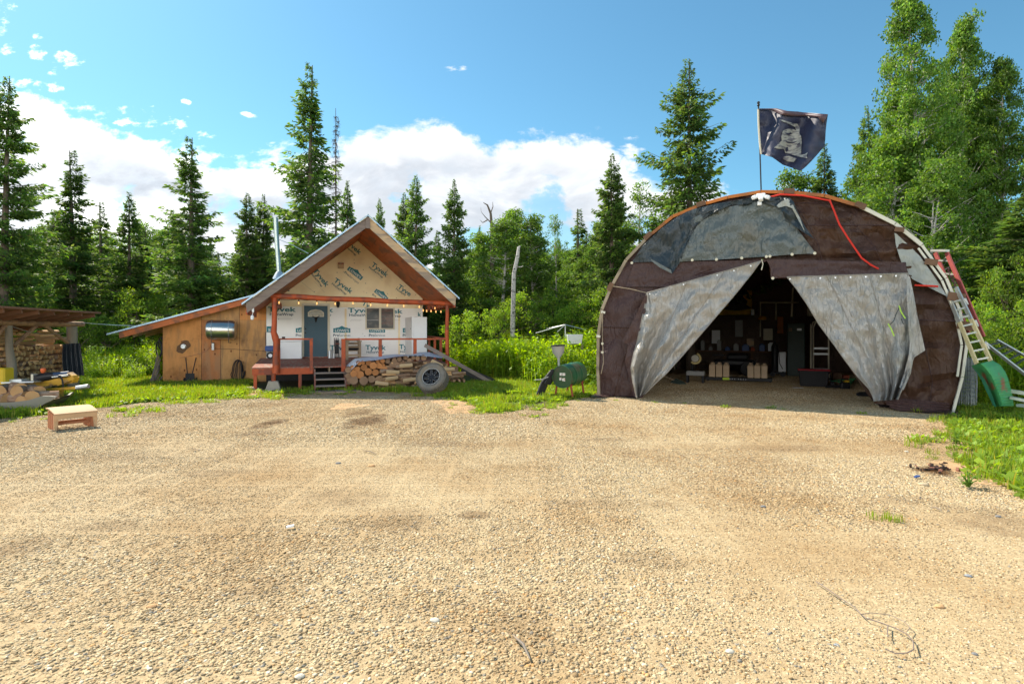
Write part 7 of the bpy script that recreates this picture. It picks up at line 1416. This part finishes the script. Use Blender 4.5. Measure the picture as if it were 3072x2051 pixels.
def shed():
    # woodshed at the left edge
    Z0 = 20.2; rd = mat('shed_brown_boards', (.20, .10, .06), .8, .25, 5, (1, 3, 1), bump=.006, islandvar=.2); lg = mat('peeled_log', (.34, .20, .11), .75, .25, 5, (.5, 2, 2), bump=.008, col2=(.22, .13, .08), c2scale=3); gy = mat('grey_log', (.25, .21, .16), .85, .25, 5, (2, 2, .5), bump=.008)
    t = thing('woodshed', 'open log woodshed stacked with split firewood at the left edge of the photo', 'shed', G(212, 1175))
    o0 = G(212, 1175); SF = Frame((o0.x, o0.y, 0), R(97))
    l = SF.L
    def wp(x, y): return (x * .2552, 900 + y * .2552)
    def B_(mb, name, m_, sm=False): V = [SF.M @ Vector(v) for v in mb.v]; mb.v = V; return mb.build(name, m_, t, True, sm)
    a, b = l(-140, 966, 0), l(248, 972.5, 0); B_(MB().tube([a, a.lerp(b, .3) + Vector((0, 0, .015)), a.lerp(b, .7), b], [.085, .08, .085, .075], 10), 'front_beam', lg, True)
    x = l(*wp(845, 500), 0).x
    B_(MB().tube([(x, 0, a.z - .05), (x + .03, 0, 1.0), (x + .07, 0, 0)], [.13, .13, .15], 12), 'post', gy, True)
    x = l(*wp(120, 500), 0).x; B_(MB().tube([(x - .05, 0, a.z - .05), (x - .03, 0, 1.3), (x + .05, 0, .9), (x + .08, 0, 0)], [.075, .08, .10, .11], 12), 'post', gy, True)
    x2 = l(-120, 1000, 0).x; B_(MB().tube([(x2, 0, a.z - .05), (x2, 0, 0)], .12, 10), 'post', gy, True)
    for q0, q1 in (((430, 300), (160, 540)), ((520, 300), (795, 500)), ((60, 300), (-120, 520))): B_(MB().tube([l(*wp(*q0), .0), l(*wp(*q1), .02)], .05, 8), 'brace', lg, True)
    # roof sloping down to the back: front edge high
    e0, e1 = l(-150, 934, -.9), l(300, 939.5, -.9); e0.z = e1.z; zb = 1.50; dpt = 2.6
    n = 16; xs = np.linspace(e0.x, e1.x, n + 1)
    for k in range(n): B_(MB().add([(xs[k] + .006, -.9, e0.z), (xs[k + 1] - .006, -.9, e0.z), (xs[k + 1] - .006, dpt, zb), (xs[k] + .006, dpt, zb), (xs[k] + .006, -.9, e0.z + .025), (xs[k + 1] - .006, -.9, e0.z + .025), (xs[k + 1] - .006, dpt, zb + .025), (xs[k] + .006, dpt, zb + .025)], [(0, 3, 2, 1), (4, 5, 6, 7), (0, 1, 5, 4), (1, 2, 6, 5), (2, 3, 7, 6), (3, 0, 4, 7)]), 'roof_board', rd)
    for k in range(9):
        x = e0.x + .35 + k * (e1.x - e0.x - .5) / 8.0; B_(MB().beam((x, -.84, e0.z - .06), (x, dpt, zb - .06), .06, .10), 'rafter', rd)
    B_(MB().beam((e0.x, -.92, e0.z + .01), (e1.x, -.92, e0.z + .01), .02, .05), 'fascia', rd)
    for k in range(4):
        x = (e0.x + .4, e0.x + 2, (e0.x + e1.x) / 2 + .3, e1.x - .85)[k]
    for x in (e0.x + .4, (e0.x + e1.x) / 2, e1.x - .5): B_(MB().tube([(x, 2.3, 0), (x, 2.3, zb - .02)], .09, 8), 'post', gy, True)
    # black corrugated sheet hung on the right post
    S2 = Frame(SF.W((l(*wp(845, 500), 0).x, -.2, 0)) + Vector((0, -.3, 0)), R(14)); o = thing('metal_sheet', 'black corrugated metal sheet hung on the right post of the woodshed', 'metal sheet', S2.o, S2.a)
    rows = [(wp(738, 515), wp(942, 505)), (wp(728, 640), wp(955, 620)), (wp(733, 760), wp(975, 760)), (wp(745, 885), wp(990, 885))]
    sheet('sheet', S2, rows, mat('black_corrugated', (.012, .02, .032), .35, .15, 5, spec=.6), o, 60, 3, lambda x, y, s, tt: .018 * math.sin(s * 50), thick=.01, d=0)
    # stacked firewood: ends out below, lengths on top
    rr = random.Random(4); ms = [split_log(.1, .4, 50 + k, M_SPLIT, k % 2 == 0) for k in range(8)]; dd = .55
    xr, xl = l(186, 1000, dd).x, l(-20, 1000, dd).x; k = 0; z = .07; row = 0
    while z < 1.30:
        x = xl + (row % 2) * .07
        while x < xr:
            m_ = rr.choice(ms); o = link('firewood_piece', m_); o.matrix_basis = SF.M @ Matrix.Translation((x, dd + rr.uniform(-.04, .04), z + rr.uniform(-.012, .012))) @ Matrix.Rotation(R(90) + rr.uniform(-.08, .08), 4, 'Z') @ Matrix.Rotation(rr.uniform(0, 6.28), 4, 'X'); tag(o, 'split firewood end in the stack under the woodshed roof', 'firewood', 'split firewood ends in the woodshed'); x += rr.uniform(.14, .19); k += 1
        z += .135; row += 1
    lw = [split_log(.085, .75, 70 + k, M_SPLIT, False) for k in range(5)]
    for row in range(4):
        x = xl
        while x < xr - .25:
            o = link('firewood_piece', rr.choice(lw)); o.matrix_basis = SF.M @ Matrix.Translation((x + .3, dd + rr.uniform(-.05, .05), z + row * .105 - (.0 if row < 3 else 0))) @ Matrix.Rotation(rr.uniform(-.07, .07), 4, 'Z') @ Matrix.Rotation(rr.uniform(-.04, .04), 4, 'Y') @ Matrix.Rotation(rr.uniform(0, 6.28), 4, 'X'); tag(o, 'long split stick laid on top of the stack in the woodshed', 'firewood', 'long split sticks topping the woodshed stack'); x += rr.uniform(.68, .9)
            if row == 3: x += .9
    bk = MB().box((xl, dd + .25, 0), (xr, dd + .6, 1.35)).build('inner_stack', M_SPLITG); bk.matrix_basis = SF.M; tag(bk, 'dark inside of the stack in the woodshed', 'firewood')
    bk.name = 'firewood_core'
    o = thing('wire_line', 'thin pale wire sagging from the woodshed to the lean-to', 'wire', (0, 0, 0)); MB().tube([W(248, 968, 16.2), W(300, 972, 17), W(350, 975, 18), W(405, 977, 19.2), W(420, 976, 18.9)], .009, 4).build('wire', M_GALV, o, True)
    o = thing('rope_line', 'thin rope sagging across the front of the woodshed', 'rope', (0, 0, 0)); MB().tube([W(38, 980, 13.2), W(90, 996, 13.9), W(140, 1003, 14.8), W(190, 1000, 15.8)], .012, 4).build('rope', M_OLDW, o, True)
    # log splitter trailer
    t = thing('log_splitter', 'yellow wheeled log splitter with a long beam standing before the woodshed', 'log splitter', G(120, 1215)); Z = 13.0
    def P(x, y, z=14.6): return W(*wp(x, y), z - 1.6)
    MB().beam(P(80, 1000, 14.8), P(480, 985, 14.7), .14, .13).build('beam', M_YEL, t, True); MB().beam(P(440, 985, 14.7), P(880, 935, 14.6), .14, .14).build('beam', M_YEL, t, True); MB().beam(P(700, 985, 14.6), P(895, 905, 14.5), .12, .09).build('wedge_arm', M_YEL, t, True)
    MB().beam(P(820, 870, 14.6), P(895, 930, 14.5), .12, .10).build('wedge', M_YEL, t, True)
    MB().beam(P(80, 965, 14.5), P(460, 955, 14.5), .3, .03).build('table', M_GALV, t, True); MB().beam(P(90, 945, 14.6), P(300, 940, 14.6), .22, .06).build('hood', M_GALV, t, True)
    MB().tube([P(460, 915), P(500, 905), P(620, 890), P(700, 885)], [.08, .10, .09, .05], 12).build('engine', M_BLACKM, t, True, True); MB().tube([P(560, 890), P(820, 868)], .07, 12).build('cylinder', mat('dark_blue_paint', (.03, .06, .12), .35, .1, 4), t, True, True); MB().tube([P(620, 905, 14.45), P(810, 885, 14.45)], .035, 10).build('piston_rod', M_STEEL, t, True, True)
    MB().box(tuple(P(362, 945) + Vector((0, 0, 0))), tuple(P(390, 870) + Vector((0, .12, 0)))).build('block', M_CREAM, t, True); MB().box(tuple(P(392, 942) + Vector((0, 0, 0))), tuple(P(445, 880) + Vector((0, .2, 0)))).build('tank', M_BLACK, t, True)
    MB().tube([P(508, 880), P(508, 840)], .012, 6).build('lever', M_BLACKM, t, True); MB().lathe([(0, .07), (.05, .05), (.06, 0), (.035, -.05), (0, -.06)], Matrix.Translation(P(508, 828)), 12).build('lever_knob', mat('orange_plastic', (.7, .14, .04), .4, .05, 4), t, True, True)
    MB().tube([P(690, 890, 14.4), P(730, 930, 14.4), P(745, 1010, 14.4), P(720, 1060, 14.4)], .018, 6).build('hose', M_BLACK, t, True, True)
    MB().beam(P(470, 1060, 14.4), P(900, 1030, 14.3), .07, .06).build('drawbar', M_YEL, t, True); MB().tube([P(900, 1030, 14.3), P(1040, 1010, 14.3)], .045, 10).build('coupler', M_GALV, t, True, True)
    for x0_, x1_ in (((715, 1040), (705, 1180)), ((735, 1040), (745, 1180)), ((250, 1010), (240, 1110))): a = P(*x0_, 14.4); b = P(*x1_, 14.2); b.z = max(0, b.z - .03); MB().beam(a, Vector((b.x, b.y, 0)), .04, .04).build('support_leg', M_YEL, t, True)
    w0 = P(330, 1080, 15.0); w0.z = .26; MB().lathe([(.08, -.07), (.22, -.08), (.26, -.04), (.26, .04), (.22, .08), (.08, .07)], Matrix.Translation(w0) @ Matrix.Rotation(R(90), 4, 'X'), 18).build('wheel', M_BLACK, t, True, True)
    o = MB().box((-.14, -.14, 0), (.15, .14, .42)).build('yellow_container', mat('jug_yellow', (.62, .42, .02), .45, .08, 3), None, bevel=.03); o.location = P(35, 1010, 14.5); tag(o, 'yellow plastic container standing at the left end of the log splitter', 'container')
    # sled full of log rounds
    Z = 11.9; t = thing('utility_sled', 'olive grey plastic sled lying in the grass full of log rounds', 'sled', G(70, 1240)); om = mat('olive_grey_plastic', (.20, .19, .155), .5, .12, 4, spec=.5)
    top = [(-260, 1240), (0, 1222), (200, 1210), (360, 1190), (440, 1165), (520, 1140), (600, 1140), (680, 1148)]; bot = [(-260, 1400), (0, 1385), (160, 1360), (240, 1330), (330, 1300), (430, 1270), (520, 1215), (600, 1180)]
    V = []; F = []
    for i, (a, b) in enumerate(zip(top, bot)):
        A_, B2 = W(*wp(*a), Z), W(*wp(*b), Z - .05); B2.z = max(B2.z, .02); w_ = .8 * (1 if i < 5 else (.8, .5, .2)[i - 5])
        V += [A_ + Vector((0, -.06, .0)), A_ + Vector((0, -.06, .03)), A_ + Vector((0, .0, .03)), B2 + Vector((0, .05, .02)), B2 + Vector((0, w_, .02)), A_ + Vector((0, w_ + .1, .03)), A_ + Vector((0, w_ + .16, .03)), A_ + Vector((0, w_ + .16, .0)), B2 + Vector((0, w_, 0)), B2 + Vector((0, .02, 0))]
    for i in range(len(top) - 1):
        for j in range(10): F.append((i * 10 + j, i * 10 + (j + 1) % 10, i * 10 + 10 + (j + 1) % 10, i * 10 + 10 + j))
    MB().add(V, F).build('shell', om, t, True, True)
    MB().tube([W(*wp(600, 1145), Z), W(*wp(650, 1160), Z - .1), W(*wp(700, 1150), Z)], .01, 5).build('tow_rope', M_OLDW, t, True)
    R1, R2 = round_log(.15, .5, 1), round_log(.125, .5, 2); pale = mat('fresh_log_end', (.55, .34, .16), .85, .15, 5, fn=ends, islandvar=.15); 
    for m_ in (R1, R2): m_.materials[1] = pale
    S = [(30, 1170, 1, 25, 'log round lying lengthwise low at the left of the sled'), (190, 1150, 1, 8, 'long barked round lying across the front of the sled'), (60, 1065, 1, 75, 'log round at the left whose cut face looks out of the sled'), (190, 1050, 1, 35, 'barked round on top behind the front one in the sled'), (290, 1065, 2, 80, 'round log end at the middle top of the sled load'), (340, 1180, 2, 78, 'small pale log end low in the middle of the sled'), (410, 1120, 2, 60, 'pale log end near the right of the sled load'), (520, 1135, 2, -35, 'dark barked round at the right end of the sled load'), (400, 1070, 2, 30, 'barked log on top at the right of the sled load')]
    for x, y, k, rz, lab in S: o = link('log_round', (R1, R2)[k - 1]); o.location = W(*wp(x, y), Z + .35 + (.12 if y < 1100 else 0)); o.rotation_euler = (rnd.uniform(0, 6), 0, R(rz) * -1); tag(o, lab, 'log', None)
    # slatted foot stool
    A_, Bf = G(172, 1292), G(281, 1280); t = thing('foot_stool', 'low slatted cedar foot stool standing on the gravel', 'stool', (A_ + Bf) / 2, math.atan2((Bf - A_).y, (Bf - A_).x) + .0); ced = mat('cedar', (.55, .35, .19), .7, .14, 5, (.6, 3, 3), bump=.003, islandvar=.1); cr = mat('red_cedar', (.42, .17, .08), .7, .18, 5, (2, 2, .6), bump=.003, islandvar=.12)
    L_ = (Bf - A_).length / 2; D = .46; hf, hb = .27, .345
    for s in (-1, 1):
        for k in range(5): y = .03 + D * k / 5; MB().box((s * L_ - .02, y, 0), (s * L_ + .02, y + .07, hf - .03 + (hb - hf) * (k + .5) / 5)).build('side_slat', cr, t)
    MB().prism([(-L_ - .045, 0), (-L_ - .008, 0), (-L_ + .02, hf), (-L_ - .05, hf)], -.02, .025).build('front_leg', ced, t); MB().prism([(L_ + .045, 0), (L_ + .008, 0), (L_ - .02, hf), (L_ + .05, hf)], -.02, .025).build('front_leg', ced, t)
    MB().box((-L_ - .04, -.045, hf - .075), (L_ + .04, -.022, hf + .0)).build('front_slat', ced, t)
    for k in range(5): y0 = -.045 + k * (D + .06) / 5; y1 = y0 + (D + .06) / 5 - .008; z0 = hf + .002 + (hb - hf) * min(k, 3.2) / 3.4; z1_ = hf + .002 + (hb - hf) * min(k + 1, 3.2) / 3.4; MB().add([(-L_ - .05, y0, z0), (L_ + .05, y0, z0), (L_ + .05, y1, z1_), (-L_ - .05, y1, z1_), (-L_ - .05, y0, z0 + .022), (L_ + .05, y0, z0 + .022), (L_ + .05, y1, z1_ + .022), (-L_ - .05, y1, z1_ + .022)], [(0, 3, 2, 1), (4, 5, 6, 7), (0, 1, 5, 4), (1, 2, 6, 5), (2, 3, 7, 6), (3, 0, 4, 7)]).build('top_slat', ced, t)
    for y in (.12, .38): MB().box((-L_ + .021, y, .08), (L_ - .021, y + .03, .12)).build('stretcher', cr, t)
shed()

def litter():
    # dead twig with a loop on the near gravel, sticks, burnt patch
    t = thing('dead_twig', 'thin curved dead twig lying on the gravel at lower right', 'twig', G(2700, 1900)); z = .02
    def zz(x, y): return (2300 + x * .3515, 1500 + y * .3515)
    for q, w_ in (([(420, 690), (540, 770), (640, 840), (750, 910), (800, 965), (850, 1005), (980, 1045), (1100, 1090), (1200, 1140), (1250, 1200), (1255, 1270), (1200, 1300)], .0032), ([(800, 970), (900, 960), (1050, 975), (1170, 1030), (1225, 1085), (1195, 1120)], .002), ([(1035, 1065), (1030, 1120), (1035, 1165)], .003), ([(1200, 1300), (1100, 1305), (1010, 1265)], .003)): MB().tube([G(*zz(*p), z + rnd.uniform(0, .015)) for p in q], w_, 5).build('stem', M_GREYW, t, True)
    for a, b, lab in (((1540, 1905), (1590, 1975), 'broken brown stick lying at the bottom middle of the gravel'), ((560, 1345), (600, 1350), 'dark short stick on the far left gravel'), ((2790, 1520), (2825, 1530), 'grey splinter lying right of the small green tuft'), ((1090, 1350), (1130, 1362), 'small dark stick near the orange brown rock')):
        p, q = G(*a, .025), G(*b, .02); o = thing('stick', lab, 'stick', p); MB().tube([p, p.lerp(q, .5) + Vector((.01, .01, .008)), q], [.005, .008, .004], 6).build('stick', M_OLDW, o, True)
    r = random.Random(9); c = G(2812, 1408); t = thing('charred_heap', 'small heap of charred sticks and ash at the right side of the yard', 'ash heap', c); ch = mat('charcoal', (.035, .022, .018), .95, .3, 9); ru = mat('rust_brown_bits', (.20, .09, .06), .9, .3, 9)
    for k in range(60):
        a = r.uniform(0, 6.28); d = abs(r.gauss(0, .17)); p = Vector((math.cos(a) * d * 1.5, math.sin(a) * d * .8, .015)); e = Vector((r.uniform(-.05, .05), r.uniform(-.05, .05), r.uniform(0, .02))); MB().tube([p, p + e], r.uniform(.006, .018), 5).build('charred_stick', ch if k % 3 else ru, t)
    for px, py, m_, lab in ((2752, 1430, M_BLUE, 'tiny blue plastic scrap below the charred heap'), (870, 1580, M_WHITE, 'tiny white scrap on the gravel left of the middle')):
        p = G(px, py, .02); o = MB().beam(p - Vector((.03, 0, 0)), p + Vector((.03, .01, .01)), .03, .015).build('scrap', m_); tag(o, lab, 'litter')
    o = MB().tube(ring((0, 0, .02), (0, 0, 1), .38, n=22), .02, 6).build('cable_ring', M_BLACK, None, smooth=True); o.location = G(835, 1178); tag(o, 'black hose ring lying on the dirt left of the steps', 'hose')
    o = thing('concrete_scrap', 'grey chunk of rubble under the left end of the deck', 'rubble', G(760, 1170)); MB().box((-.2, -.1, 0), (.1, .1, .1)).build('chunk', M_CONC, o, bevel=.03)
litter()
undergrowth()
